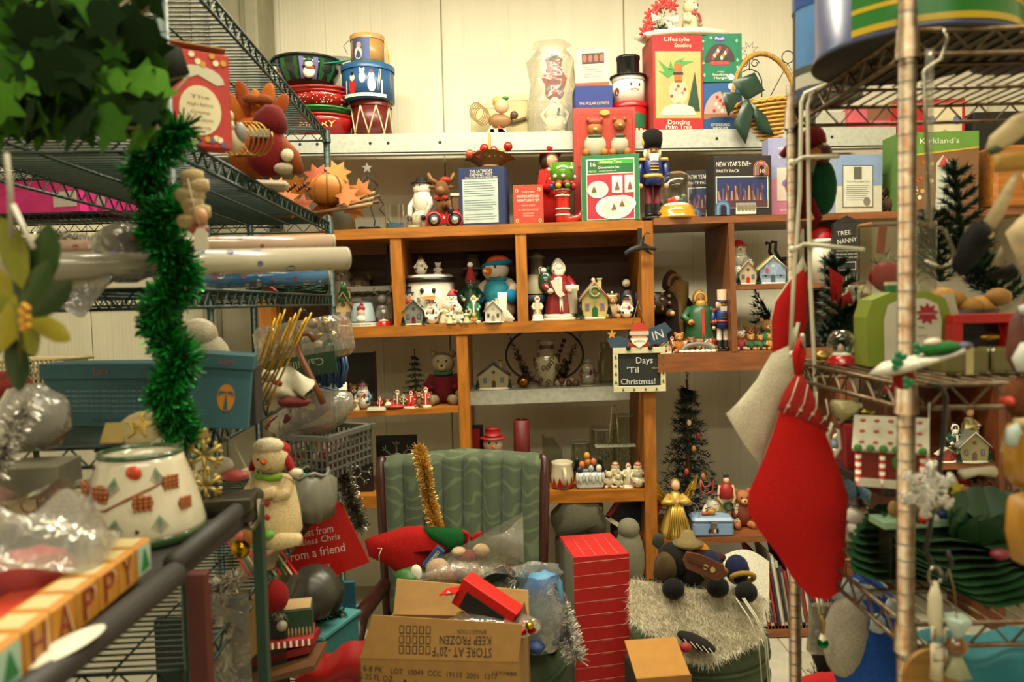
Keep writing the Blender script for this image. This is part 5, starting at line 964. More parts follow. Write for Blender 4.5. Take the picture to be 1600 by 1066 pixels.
# ---------------------------------------------------------------- lower galvanised shelf
q=lambda px,Y=3.72:S(px,Y)
def am(px,d=0):return M2.at(px,3.72+d)
house(am(772),q(44),'dark roofed chapel with lit cream front left of the gold ball',wall='#8a8262',roof='#2e2c30',door='#4a3a20',w_=1.2,trim='#38303a')
g=G();g.e(0,0,q(10),q(10),q(10),q(10),m('#8a5a1c',.25,'metal'),14);g.c(0,0,q(19),q(22),q(2),q(2),m('#8a5a1c',.3,'metal'));solo('gold_ball_ornament','bronze gold ball ornament in front of the dark wreath','ornament',g,am(818,-.03))
T=Thing('ring_wreath','large dark hoop wreath standing behind the patterned urn','wreath',am(852,.1));RR=q(62);T.g('hoop').t([(RR*math.cos(a),0,RR*.72+q(3)+RR*.72*math.sin(a))for a in[i*PI/20 for i in range(40)]],.006,'#2a2018',6,True)
g=T.g('foliage',stuff=True)
for s_ in(-1,1):
    for i in range(9):needles(g,(s_*RR*.5,0,q(8)),(s_*RR*(.3+.08*i),0,q(10+9*i)),q(12),40,.5,[m('#182018',.8),m('#26301f',.8)],i+9*s_,w0=.003)
for i in range(8):T.g('berry').e(RR*(.35+.05*(i%4)),-.03,q(14+8*i),.011,mt='#4a1a16',n=8)
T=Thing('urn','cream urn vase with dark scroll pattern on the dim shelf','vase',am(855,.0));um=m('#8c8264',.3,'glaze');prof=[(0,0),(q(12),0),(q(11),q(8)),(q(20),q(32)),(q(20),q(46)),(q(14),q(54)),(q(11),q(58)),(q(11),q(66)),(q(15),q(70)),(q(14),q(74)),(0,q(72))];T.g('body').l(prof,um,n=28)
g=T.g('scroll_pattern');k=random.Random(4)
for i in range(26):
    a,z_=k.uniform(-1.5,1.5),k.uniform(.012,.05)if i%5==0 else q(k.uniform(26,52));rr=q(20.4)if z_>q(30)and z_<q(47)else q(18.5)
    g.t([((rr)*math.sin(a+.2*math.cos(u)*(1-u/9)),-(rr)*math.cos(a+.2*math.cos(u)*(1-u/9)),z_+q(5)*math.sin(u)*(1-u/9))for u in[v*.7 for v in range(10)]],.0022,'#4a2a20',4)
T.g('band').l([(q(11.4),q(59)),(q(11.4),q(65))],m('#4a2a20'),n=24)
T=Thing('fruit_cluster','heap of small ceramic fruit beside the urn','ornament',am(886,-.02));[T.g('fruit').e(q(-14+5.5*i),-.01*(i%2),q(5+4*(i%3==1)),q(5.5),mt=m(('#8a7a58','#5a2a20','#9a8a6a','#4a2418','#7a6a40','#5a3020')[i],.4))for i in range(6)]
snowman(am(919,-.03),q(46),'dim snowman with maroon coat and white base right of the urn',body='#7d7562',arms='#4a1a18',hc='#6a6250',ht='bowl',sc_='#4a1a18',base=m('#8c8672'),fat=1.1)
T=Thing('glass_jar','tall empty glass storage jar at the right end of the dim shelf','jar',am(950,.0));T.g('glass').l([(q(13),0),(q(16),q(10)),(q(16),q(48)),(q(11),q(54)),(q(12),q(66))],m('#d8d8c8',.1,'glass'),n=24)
# ---------------------------------------------------------------- bottom oak shelf
q=lambda px,Y=3.62:S(px,Y)
def a4(px,d=0):return O4.at(px,3.62+d)
T=Thing('photo_frame','red picture frame behind the chair top','frame',a4(743,.1));T.g('frame').b(0,0,q(48),q(30),.02,q(96),m('#1c1210',.4));T.g('picture').b(-q(2),-.011,q(50),q(22),.004,q(80),m('#8c1a18',.4))
snowman(a4(772,.02),q(104),'snowman with tall red hat just above the chair back',hc='#a31a1c',hc2='#2a1a14',sc_='#9c1a1a',body='#b5a98a',fat=.8,ht='top')
T=Thing('pillar_candle','tall dark red pillar candle behind the chair','candle',a4(817,.02));T.g('wax').l([(0,0),(q(13),0),(q(13),q(106)),(q(11),q(107)),(q(9),q(104)),(0,q(104))],m('#5c0f0f',.5),n=24);T.g('wick').c(0,0,q(104),q(109),.002,.0015,BLK,6)
T=Thing('acrylic_house','clear acrylic house shaped box beside the candle','ornament',a4(862,.1));T.g('panel').p([(-q(14),0),(q(18),0),(q(18),q(52)),(q(4),q(72)),(-q(8),q(72)),(-q(14),q(78))],m('#d8dcd0',.1,'glass'),-.03,.06)
T=Thing('mug','cream mug with red diamonds beside the chair','mug',a4(879,-.03));T.g('body').l([(0,0),(q(13),0),(q(18),q(10)),(q(18),q(20)),(q(16),q(38)),(q(17),q(42)),(q(15),q(42)),(0,q(34))],m('#c0b596',.3,'glaze'),n=28);T.g('handle').t([(q(2),-q(17),q(34)),(q(3),-q(27),q(28)),(q(2),-q(26),q(14)),(q(1),-q(17),q(8))],q(3),m('#c0b596',.3,'glaze'),8)
for i in range(6):a=-1.4+i*.56;g=T.g('red_diamond');g.raw([(q(18.6)*math.sin(a+t_[0]),-q(18.6)*math.cos(a+t_[0]),q(t_[1]))for t_ in((-.28,4),(.28,4),(0,21))],[[0,1,2]],m('#9c1d1a',.3))
T=Thing('village_cake','square white icing base carrying little trees and orange bears','ornament',a4(921,-.03));T.g('icing_base').b(0,0,q(13),q(42),.1,q(26),m('#b9bcb0',.4,'glaze'),c=.012)
g=T.g('icing_drip');[g.e(q(-20+5*i),-.052,q(20-3*(i%2)),q(2.6),.006,q(8),m('#c3c6ba',.4,'glaze'),8)for i in range(9)]
for i,(x_,z_,c_)in enumerate(((-12,38,ORG),(-4,52,'#c98a2c'),(6,42,'#b8622a'),(14,32,'#d0cbb8'),(-15,30,'#1c2a4a'),(2,32,'#a8ada0'),(-3,42,'#b86a2c'))):T.g('tiny_bear').e(q(x_),-.03,q(z_),q(5),q(5),q(6),c_,8)
for i in(-18,18,6):T.g('tiny_fir').l([(0,0),(q(7),0),(q(3),q(12)),(q(5),q(12)),(0,q(26))],'#1b2b24',q(i),.01,q(26),8)
GO='ivory ornaments on the bottom oak shelf'
for px,h_,lab,f in((952,30,'ivory lamb trinket right of the icing base','b'),(962,42,'ivory snowman on the bottom oak shelf','w'),(966,24,'ivory sitting bear at the shelf front','b'),(982,38,'ivory santa with pink cap near the post','s'),(997,44,'ivory snowman with pink cap beside the oak post','w')):
    if f=='b':bear(a4(px,-.05),q(h_),lab,fur='#bdb18e',muz='#c9be9c',group=GO)
    elif f=='s':santa(a4(px,-.03),q(h_),lab,robe='#c4b895',hood='#b87a68',w_=1.2,group=GO)
    else:snowman(a4(px,-.02 if px<980 else-.06),q(h_),lab,body='#c4bb9a',ht='beanie',hc='#b5806c' if px>980 else '#c4bb9a',sc_='#a88a74',group=GO)
for px,r_,h_,lab in((908,16,62,'short clear glass cylinder behind the icing base'),(942,21,84,'wide clear glass cylinder with greenery inside'),(975,17,104,'tall clear glass cylinder next to the oak post')):
    T=Thing('glass_vase',lab,'vase',a4(px,.13));T.g('glass').l([(q(r_)*.95,0),(q(r_),.01),(q(r_),q(h_))],m('#dcdfd2',.1,'glass'),n=28);T.g('rim').t([(q(r_)*math.cos(a),q(r_)*math.sin(a),q(h_))for a in[i*PI/12 for i in range(24)]],.0018,'#8f9484',4,True)
T=Thing('hanging_planter','glass terrarium with dark sprigs on a twine loop','ornament',a4(962,.04));g=T.g('sprigs',stuff=True)
for i in range(12):needles(g,(q(-30+5*i),0,q(30)),(q(-32+5.5*i),-.01,q(62+6*(i%3))),q(8),26,.5,[m('#1c2a26',.8),m('#3c4634',.8)],i,w0=.002)
T.g('tray').b(0,0,q(60),q(64),.05,q(2),m('#9a9a86',.4));T.g('twine').t([(-q(10),0,q(62)),(-q(4),0,q(122)),(q(2),0,q(126)),(q(6),0,q(62))],.0025,'#a89a70',5)
for px,s_,lab in((557,60,'black square frame with silver snowflake cut-out left of the chair'),(622,74,'black square frame with silver snowflake behind the chair back')):
    T=Thing('snowflake_plaque',lab,'frame',a4(px,.0 if px<600 else .12));H_=q(s_);zc=q(40)if px<600 else q(44);T.g('plate').b(0,0,H_*.55,H_*.9,.02,H_*1.1,m('#14120f',.4))
    for i in range(8):a=i*PI/4;X=tr(0,-.014,H_*.55)@Matrix.Rotation(a,4,'Y');T.g('silver_arm').b(0,0,H_*.27,.008,.006,H_*.28,m('#8f8b80',.3,'metal'),None)if False else T.g('silver_arm').raw(*(lambda:(lambda V:([X@Vector(v)for v in V],[[0,1,2,3]]))([(-.004,0,H_*.16),(.004,0,H_*.16),(.004,0,H_*.44),(-.004,0,H_*.44)]))(),m('#a39f92',.3,'metal'),False);[T.g('silver_tip').t([X@Vector((0,0,H_*.34)),X@Vector((d_*.02,0,H_*.42))],.003,m('#a39f92',.3,'metal'),5)for d_ in(-1,1)]
    T.g('silver_ring').t([(H_*.16*math.cos(a),-.014,H_*.55+H_*.16*math.sin(a))for a in[i*.5 for i in range(13)]],.005,m('#a39f92',.3,'metal'))
g=G();g.l([(0,0),(q(24),0),(q(10),q(60)),(0,q(75))],'#4a0f10');solo('felt_hat','dark red felt cone hat standing behind the black snowflake frame','hat',g,a4(540,.16))
# ================================================================ walnut compartments
q=lambda px,Y=3.6:S(px,Y)
def aw(px,d=0):return W2.at(px,3.6+d)
T=santa(aw(1052,.1),q(130),'tall dark woodland santa doll with long tan beard carrying berries',robe='#24160f',hood='#3a1c12',trim='#6a4f2a',k='cloth',base=None,rz=20);T.g('long_beard').l([(0,-.5),(.05,-.35),(.1,-.1),(.1,.05),(0,.1)],m('#6a5026',.95,'cloth'),.05,-.1,.78,14,wob=lambda a,z:.12*math.sin(a*7));g=T.g('basket');g.e(-.26,-.06,.58,.17,.12,.14,'#2a1c10',lump=.15)
for i in range(12):T.g('berry').e(-.26+.12*math.sin(i*2.1),-.18,.6+.09*math.cos(i*1.7),.022,mt=('#5a1a14','#8a7a58')[i%2],n=6)
santa(aw(1094,.0),q(98),'king santa figurine in green and gold robe over red skirt',robe='#22502c',hood='#7a5426',trim='#b0862f',gold='#a8342a',stripe='#a8281e',w_=1.25,k='plain')
nutcracker(aw(1129,-.05),q(96),'slim nutcracker with cream hat and white trousers against the divider',coat='#1c3470',hatc='#b99a78',fur=False,pants='#c4b5a0',beard='#c9c4b4',trim='#8c2a22')
g=G();g.b(0,0,q(30),q(38),.05,q(60),m('#5c2c16',.5));solo('wooden_box','small reddish wooden box with brass knob at the left of the walnut compartment','box',g,aw(1040,.18))
GW='trinkets along the walnut shelf'
for px,h_,lab,c_,f in((1050,26,'red sled with a ginger doll on the walnut shelf','#7a1f1c','s'),(1061,34,'gingerbread girl figurine with round head','#b8742a','b'),(1070,20,'tiny white goose trinket','#c9c4ae','b'),(1080,26,'brown bear trinket before the king santa','#7a5230','b'),(1092,22,'tan fawn trinket before the king santa','#8a6a40','b'),(1106,20,'white church trinket by the nutcracker','','h'),(1040,18,'white snowy cabin trinket beside the sign','','h')):
    if f=='s':santa(aw(px,-.06),q(h_),lab,robe=c_,w_=1.4,group=GW)
    elif f=='h':house(aw(px,-.08),q(h_),lab,group=GW,w_=1.1)
    else:bear(aw(px,-.07),q(h_),lab,fur=c_,group=GW)
T=Thing('bridge_ornament','grey stone bridge trinket at the walnut shelf front','ornament',aw(1090,-.1));T.g('arch').t([(q(24)*math.cos(a),0,q(12)*math.sin(a)+.004)for a in[i*PI/10 for i in range(11)]],.01,'#77736a',6);g=T.g('snowy_base');[g.e(q(-24+8*i),0,.006,q(5),.02,.008,WH,8)for i in range(7)]
T=snowman(W3.at(1154,3.58),q(76),'snowman with round red hat beside the divider',ht='bowl',hc='#9c1418',sc_='#8a8a80',body='#a8a694',fat=1.0);
T=house(W3.at(1166,3.55),q(38),'pale pink and cream ceramic sleigh house',wall='#b8a68a',roof='#c9bfae',group=GW)
T=house(W3.at(1204,3.56),q(46),'blue and cream porcelain house with a yellow roof',wall='#8fa3b8',roof='#c4b464',w_=1.0,d=.5,door='#3a4a5a',trim='#b8c2c8',win='#2c3444',chim=False);[T.g('gable').p([(x_-.16,.3),(x_+.16,.3),(x_,.72)],m('#7f93b0',.3,'glaze'),-.3,.05)for x_ in(-.22,.22)];T.g('small_window').el(-.22,.45,.06,.09,m('#b04a44'),-.31)
T=Thing('sleigh','black sleigh with curled runners beside the yellow roofed house','sleigh',W3.at(1220,3.66));
for s_ in(-1,1):T.g('side').p([(-q(6),0),(q(26),0),(q(26),q(34)),(q(4),q(42)),(q(-4),q(30))],m('#17140f',.3),s_*.04,.01);T.g('runner').t([(q(10),s_*.04,q(40)),(q(-6),s_*.04,q(40)),(q(-13),s_*.04,q(52)),(q(-12),s_*.04,q(66)),(q(-19),s_*.04,q(66))],.008,m('#17140f',.3),8)
T.g('seat').b(q(12),0,q(18),q(30),.08,q(6),m('#17140f',.3))
def mugart(T,r,h):T.g('lid_trim').l([(r*1.06,h*.78),(r*1.12,h*.8),(r*1.12,h*.86),(r*1.03,h*.86)],m(WH),n=24);cyl_blob(T.g('painted_santa'),r*1.01,.5,h*.3,.012,.03,m('#a83a22'));cyl_blob(T.g('painted_santa'),r*1.012,.5,h*.45,.007,.01,m(SKN))
T=tin(W3.at(1284,3.56),q(18),q(78),'white cylinder tin with a red domed lid behind the wire hooks','#c9c3b0',lid='#a8161a',art=mugart);T.g('red_dome').e(0,0,q(74),q(17),q(17),q(14),'#a8161a')
def tree_(T,w_,h,y):
    wm=m('#c9c6b4');T.g('lettering').tx('TREE',-w_*.12,h*.82,.028,wm,y,w_*.55,ang=.1);T.g('lettering').tx('NANNY',0,h*.69,.03,wm,y,w_*.75,ang=.12);[T.g('lettering').tx(s_,0,h*(.58-.055*i),.008,wm,y,w_*.8)for i,s_ in enumerate(('Automatic Christmas Tree','Watering System','Prolongs tree life','Easy to fill and use'))];T.g('printed_frame').re(-w_*.35,h*.2,w_*.35,h*.34,wm,y);T.g('printed_frame').re(-w_*.32,h*.215,w_*.32,h*.325,m(BLK),y-.001)
    for i in range(9):T.g('printed_sprig').p([(-w_*.45+w_*.1*i,h*.02),(-w_*.41+w_*.1*i,h*.02),(-w_*.43+w_*.1*i+.004*(i%3-1),h*(.14+.02*(i%3)))],m(('#4a6a34',CR,'#7a8a5a')[i%3]),y)
T=carton(P(1321,441,3.45),q(36),q(88),.06,'tall black box with white lettering and a pointed top','#16140f',art=tree_,rz=-12);T.g('pointed_top').p([(-q(18),q(88)),(q(18),q(88)),(0,q(98))],m('#16140f'),-.03,.06)
g=G();g.b(0,0,-.006,.12,.12,.012,m('#7c4925',.5));solo('display_ledge','small walnut ledge under the tall black box','shelf',g,P(1323,441,3.45))
for px,d,h_,c_,sh,lab in((1157,-.04,34,'#c0b0a0','#a83a34','small peppermint bear at the left of the bear group'),(1171,.02,42,'#9a6430','#8a5a2a','honey brown bear at the back of the bear group'),(1173,-.06,28,'#b07a3c','#2f5a3a','bear in green vest at the front of the bear group'),(1184,.03,38,'#7a5434','#5a3a20','dark bear in the middle of the bear group'),(1188,-.05,26,'#a8763c','#3a6a4a','bear holding a green parcel'),(1199,.0,52,'#a97a40','#2f6a3c','largest golden bear of the group'),(1205,-.07,28,'#b5823c',None,'golden bear lying at the right of the group')):
    bear(aw(px,d),q(h_),lab,fur=c_,shirt=sh,group='bear figurines on the walnut shelf')
T=Thing('holiday_branch','green fern sprig poking out of the dim walnut compartment','branch',aw(1188,.12),1);g=T.g('needles',stuff=True)
for i in range(5):needles(g,(.05,0,q(50)),(.05-q(30),-.04,q(40+14*i)),q(12),50,.8,[m('#16301c',.7),m('#24482a',.7)],i,w0=.004)
T.g('vase').l([(0,0),(.03,0),(.04,.08),(.025,.15),(0,.15)],'#3a2618',.05)
g=G();g.b(0,0,q(45),q(50),.1,q(90),m('#36160e',.5));solo('dark_box','dark red box at the back of the walnut compartment behind the bears','box',g,aw(1250,.12))
# ---------------------------------------------------------------- lower walnut shelf
q=lambda px,Y=3.6:S(px,Y)
def w4(px,d=0):return W4.at(px,3.6+d)
T=pine(w4(1076,.08),q(252),'artificial tabletop fir with a few toy ornaments standing behind the gold angel',col='#12221a',r=.2,tiers=13,nb=11,w0=.0045)
for x_,z_,c_ in((.03,.52,'#b8783a'),(.12,.6,'#8c2a24'),(-.02,.68,'#c9b488'),(.1,.35,'#b06a30'),(-.06,.38,'#a8341f')):T.g('toy_ornament').e(max(-.9,min(.9,x_/.16))*.16*(1-z_),-.17*(1-z_)-.02,z_,.015,.012,.022,c_,8)
T=Thing('ribbon_ornament','red wire heart basket ornament clipped to the tabletop fir','ornament',P(1104,772,3.42));T.g('loop').t([(-q(9),0,q(22)),(-q(9),0,q(4)),(0,0,0),(q(9),0,q(4)),(q(11),0,q(24)),(q(4),0,q(12)),(-q(4),0,q(10)),(-q(9),0,q(22))],.005,'#8c3a2c')
T=angel(w4(1056,-.05),q(94),'gold lame angel with spread wings in front of the fir');g=T.g('skirt_ruffle');[g.t([(.05*(i-3.5),-.26+.01*abs(i-3.5),.02),(.035*(i-3.5),-.2,.3),(.02*(i-3.5),-.14,.55)],.018,m('#b8963c',.3,'plain',.5),5)for i in range(8)];T.g('halo_wire').t([(.24+.12*math.cos(a),-.15,.4+.18*math.sin(a))for a in[i*.4 for i in range(-4,5)]],.008,m('#c9b890',.3,'metal'),5)
T=Thing('keepsake_tin','light blue lunchbox tin with a rounded lid below the tall nutcracker lady','tin',w4(1111,-.05),rz=-3);T.g('body').b(0,0,q(11),q(62),.12,q(22),m('#7b95bb',.4),c=.01);T.g('lid').b(0,0,q(25),q(64),.125,q(9),m('#8fa6c6',.35),c=.012);T.g('latch').b(0,-.062,q(18),.03,.008,.03,m('#8a8a80',.3,'metal'));g=T.g('painted_figures');[g.e(q(-6+4*i),-.062,q(10),.006,.003,.012,('#2a2a2a','#a83a34',WH,'#2a2a2a')[i],6)for i in range(4)]
g=G();g.e(0,0,.014,.02,.014,.014,'#b8862a');g.e(.015,0,.03,.009,mt='#c9a04a');g.e(-.03,0,.008,.02,.014,.008,'#a8502a');solo('duck_ornament','little golden duckling lying on the light blue tin','ornament',g,w4(1112,-.06)+Vector((0,0,q(30))))
T=Thing('lady_figurine','tall slim carved lady in red bodice holding a green wreath','figurine',w4(1135,-.0),q(84));T.g('skirt').l([(0,0),(.12,0),(.09,.3),(.1,.5),(.12,.62),(.08,.7),(0,.7)],m('#b8a070',.5));T.g('bodice').l([(.1,0),(.125,.02),(.13,.2),(.07,.3),(0,.31)],m('#9c2320',.5),0,0,.58);T.g('head').e(0,-.02,.93,.06,.06,.065,SKN);T.g('crown').l([(.03,0),(.06,.05),(.02,.04),(0,.07)],BLK,0,0,.97);T.g('wreath').t([(.07*math.cos(a),-.14,.48+.08*math.sin(a))for a in[i*.5 for i in range(13)]],.03,'#1c3a24',6)
for s_ in(-1,1):T.g('arm').t([(s_*.12,0,.84),(s_*.16,-.02,.6),(s_*.08,-.12,.5)],.03,m('#b8a070',.5))
for px,h_,lab,c_ in((1117,74,'snowman with yellow scarf beside the carved lady',WH),(1150,48,'snowman in a glass dome right of the carved lady','#c9c9c4'),(1160,66,'brown hatted scarecrow figurine by the white stocking','#a8653a')):(snowman if px!=1160 else bear)(w4(px,.03),q(h_),lab,**({'sc_':'#b8963c'}if px==1117 else{'ht':'beanie','hc':'#7a8c8c'}if px==1150 else{'fur':c_,'shirt':'#7a3424'}),group='figures on the lower walnut shelf')
# books
q=lambda px,Y=3.55:S(px,Y);cols=['#b9b4a4','#8c1c1c','#c4bfae','#1b1b1d','#6a1418','#d0cbb8','#b9b09a','#3a3c44','#a32a22','#24303c','#c9c3b2','#14141a','#8a8576','#7a2a20','#c4c0b0','#3c2a22']
for i in range(22):
    px=1165+i*5.2;h_=92+9*((i*7)%4);c_=cols[i%16];T=Thing('record_album','thin %s album sleeve, %s from the left under the walnut shelf'%({'b':'pale','c':'pale','d':'pale','8':'dull red','6':'maroon','a':'red','7':'rust','1':'black','3':'dark','2':'navy'}[c_[1]],('first second third fourth fifth sixth seventh eighth ninth tenth eleventh twelfth thirteenth fourteenth fifteenth sixteenth seventeenth eighteenth nineteenth twentieth twenty-first twenty-second').split()[i]),'book',W5.at(px+20,3.62),ry=-9,group='leaning albums and books')
    T.g('cover').b(0,0,q(h_)/2,q(4.6),.24,q(h_),m(c_,.6),c=.001);T.g('spine').b(0,-.121,q(h_)/2,q(3.4),.003,q(h_)*.8,m(cols[(i+5)%16],.6),c=.0005)
# under the oak bottom shelf
q=lambda px,Y=3.7:S(px,Y)
FLa=Flat(.0)
def carto(px,py,Y,w_,h_,d,lab,c_,**k):p=P(px,py,Y);return carton(Vector((p.x,p.y,max(p.z,.0))),S(w_,Y),S(h_,Y),d,lab,c_,**k)
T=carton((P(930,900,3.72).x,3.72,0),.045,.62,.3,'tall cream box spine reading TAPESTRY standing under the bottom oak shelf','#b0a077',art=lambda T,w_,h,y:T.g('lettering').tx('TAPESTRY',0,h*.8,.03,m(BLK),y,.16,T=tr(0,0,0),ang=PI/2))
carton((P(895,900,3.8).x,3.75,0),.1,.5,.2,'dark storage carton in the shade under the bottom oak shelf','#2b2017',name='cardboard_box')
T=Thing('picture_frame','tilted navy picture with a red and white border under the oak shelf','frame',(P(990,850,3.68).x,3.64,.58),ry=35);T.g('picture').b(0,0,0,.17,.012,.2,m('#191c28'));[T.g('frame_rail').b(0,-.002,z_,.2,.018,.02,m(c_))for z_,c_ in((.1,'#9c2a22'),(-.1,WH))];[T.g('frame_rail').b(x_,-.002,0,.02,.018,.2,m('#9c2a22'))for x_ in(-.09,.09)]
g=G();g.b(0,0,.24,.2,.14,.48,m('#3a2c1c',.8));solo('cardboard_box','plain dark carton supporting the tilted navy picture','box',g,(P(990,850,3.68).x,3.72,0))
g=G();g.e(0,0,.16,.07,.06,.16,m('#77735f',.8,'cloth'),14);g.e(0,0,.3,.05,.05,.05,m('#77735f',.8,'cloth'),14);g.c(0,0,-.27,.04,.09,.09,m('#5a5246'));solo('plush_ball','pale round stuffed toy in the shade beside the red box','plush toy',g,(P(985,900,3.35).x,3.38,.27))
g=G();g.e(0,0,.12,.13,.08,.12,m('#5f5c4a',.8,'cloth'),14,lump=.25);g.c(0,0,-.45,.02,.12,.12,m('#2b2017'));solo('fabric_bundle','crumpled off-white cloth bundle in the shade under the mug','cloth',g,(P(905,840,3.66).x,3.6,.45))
# ================================================================ chair and ottoman
VG=m('#465239',.85,'velvet');VG2=m('#465239',.85,'cloth');MH=m('#3a1710',.35,'woodz')
Yc=3.0;k_=S(1,Yc);cx=P(722,700,Yc).x;zt=P(722,706,Yc).z
T=Thing('armchair','green velvet channel back armchair with a dark wood frame piled with decorations','chair',(cx,Yc,0),rz=-2)
zb=.42;W_=252*k_
for i in range(8):
    x0=-W_/2+W_*i/8;x1=x0+W_/8;n=T.g('back_channel')
    def ch(u,v,x0=x0,x1=x1):
        t_=math.sin(PI*u);xx=x0+(x1-x0)*u;zz=zb+(zt-zb-.0-.02*abs(xx/W_)*2)*v;b_=-.012-.035*t_**.6;lean=.22*(v);sq=.9+.1*v
        if v>.97:b_=.03
        return(xx*sq,b_+lean*.5-.1+.03*(1-(2*xx/W_)**2),zz)
    sheet(n,ch,10,30,VG)
T.g('back_shell').b(0,.04,(zt+zb)/2-.01,W_*.97,.09,zt-zb-.02,VG2,rot(-10,0,0),c=.02)
for s_ in(-1,1):
    T.g('side_rail').t([(s_*W_*.46,-.1,.3),(s_*W_*.47,-.08,zb),(s_*W_*.51,-.02,zt-.1),(s_*W_*.515,0,zt-.04),(s_*W_*.5,.01,zt-.015)],[.024,.024,.022,.02,.012],MH,8)
    T.g('leg').t([(s_*.28,-.62,.18),(s_*.29,-.64,0)],[.03,.02],MH,8);T.g('leg').t([(s_*.26,.0,.3),(s_*.28,.1,0)],[.03,.02],MH,8)
    T.g('arm').t([(s_*W_*.48,-.1,.52),(s_*W_*.54,-.35,.5),(s_*W_*.52,-.5,.44)],[.025,.03,.025],MH,8)
T.g('seat').l([(0,-.13),(.34,-.13),(.365,-.1),(.37,-.02),(.35,.035),(.3,.06),(0,.07)],VG2,.02,-.36,.38,40);T.g('piping').t([(.02+.372*math.cos(a),-.36+.372*math.sin(a),.375)for a in[i*PI/30 for i in range(60)]],.006,m('#3a5236',.8,'cloth'),6,True);T.g('seat_skirt').l([(.355,0),(.362,.1)],VG2,.02,-.36,.15,40,wob=lambda a,z:.012*math.sin(a*24))
# gold tinsel over the back, silver tinsel on the seat
GT=[m('#d8aa48',.3,'plain',.7),m('#b8862f',.35,'plain',.6),m('#ecd080',.3,'plain',.6)];ST=[m('#cfcabb',.3,'plain',.6),m('#98948a',.35,'plain',.6),m('#e6e3d8',.3,'plain',.5)]
g=G();tinsel(g,[P(655,700,2.92),P(662,730,2.86),P(670,780,2.84),P(678,810,2.8),P(684,830,2.78)],.034,4200,GT,1,.0015);solo('tinsel_garland','gold tinsel garland draped over the green chair back','tinsel',g,stuff=True)
Ys=2.55
g=G();tinsel(g,[P(700,905,2.62),P(745,915,2.6),P(780,898,2.62),P(820,905,2.6),P(858,925,2.55),P(880,965,2.42),P(890,1000,2.4),P(902,1030,2.38)],.045,5200,ST,2,.0016);solo('tinsel_garland','silver tinsel garland trailing across the seat towards the red box','tinsel',g,stuff=True)
# ottoman
Yo=2.72;ox=P(1092,1000,Yo).x
T=Thing('ottoman','round green velvet ottoman with a buttoned skirt at the lower right','ottoman',(ox,Yo,0));T.g('cushion').l([(0,.45),(.12,.45),(.2,.435),(.24,.4),(.245,.365),(.232,.34),(.232,.33),(.238,.31),(.238,.27),(.23,.26)],VG2,n=40)
for z_ in(.338,.262):T.g('piping').t([(.243*math.cos(a),.243*math.sin(a),z_)for a in[i*PI/24 for i in range(48)]],.006,VG2,6,True)
T.g('skirt').l([(.232,.26),(.24,.1),(.242,.05)],VG2,n=60,wob=lambda a,z:.02*(abs(math.sin(a*8))**.4)*.9);[T.g('foot').c(.17*math.cos(a),.17*math.sin(a),0,.06,.02,.03,MH,10)for a in(.8,2.4,3.9,5.5)]
# tall red box
Yr=2.8;k_=S(1,Yr);px0=P(936,1066,Yr);hz=P(936,868,Yr).z
def rl(T,w_,h,y):
    g=T.g('printed_line',stuff=True);mm=m('#c98c70')
    for i in range(13):z_=h-.02-i*h/13;g.t([(-w_/2,y,z_-.004),(0,y,z_),(w_/2,y,z_+.003)],.0009,mm,4);T.g('printed_script').tx('Christmas',w_*.08,z_-.003,.007,mm,y-.001,w_*.2)
T=carton((px0.x,Yr+.13,0),91*k_,hz,.26,'tall bright red carton striped with fine pale lines beside the chair','#b3150f',side='#8a8b77',art=rl,rz=8,name='cardboard_box')
g=T.g('top_line');[g.t([(-45*k_+18*k_*i,-.125,hz+.001),(-45*k_+18*k_*i,.125,hz+.001)],.0009,m('#c98c70'),4)for i in range(1,5)]
# brown box with open top, low right
carto_=P(1028,1015,2.25)
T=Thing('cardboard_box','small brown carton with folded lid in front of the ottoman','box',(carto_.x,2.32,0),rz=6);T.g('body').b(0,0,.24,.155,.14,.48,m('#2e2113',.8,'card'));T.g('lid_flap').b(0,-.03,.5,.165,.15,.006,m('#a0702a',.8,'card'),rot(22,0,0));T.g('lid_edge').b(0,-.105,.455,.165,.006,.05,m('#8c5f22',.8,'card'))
# big open frozen-goods carton
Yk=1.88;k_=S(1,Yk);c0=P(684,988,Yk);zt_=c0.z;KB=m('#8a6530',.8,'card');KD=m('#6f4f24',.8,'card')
T=Thing('cardboard_box','large open brown carton with upside down printed lettering on its near flap','box',(c0.x,Yk,0),rz=-6);w2=128*k_
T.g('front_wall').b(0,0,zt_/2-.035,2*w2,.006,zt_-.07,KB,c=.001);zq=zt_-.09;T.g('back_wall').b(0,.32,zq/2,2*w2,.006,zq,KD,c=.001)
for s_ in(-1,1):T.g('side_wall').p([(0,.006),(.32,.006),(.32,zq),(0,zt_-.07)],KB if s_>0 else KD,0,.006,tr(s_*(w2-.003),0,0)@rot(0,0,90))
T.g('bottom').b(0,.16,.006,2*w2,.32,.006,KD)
fr=lambda z_:zt_-.07+z_
FT=tr(0,-.004,zt_-.07)@rot(-12,0,0)          # near flap tips towards the camera
T.g('near_flap').raw([FT@Vector(v)for v in((-w2,0,0),(w2,0,0),(w2*1.06,0,.09),(-w2*.86,0,.105),(-w2,.006,0),(w2,.006,0),(w2*1.06,.006,.09),(-w2*.86,.006,.105))],[[0,1,2,3],[7,6,5,4],[0,4,5,1],[1,5,6,2],[2,6,7,3],[3,7,4,0]],m('#906a33',.8,'card'),False)
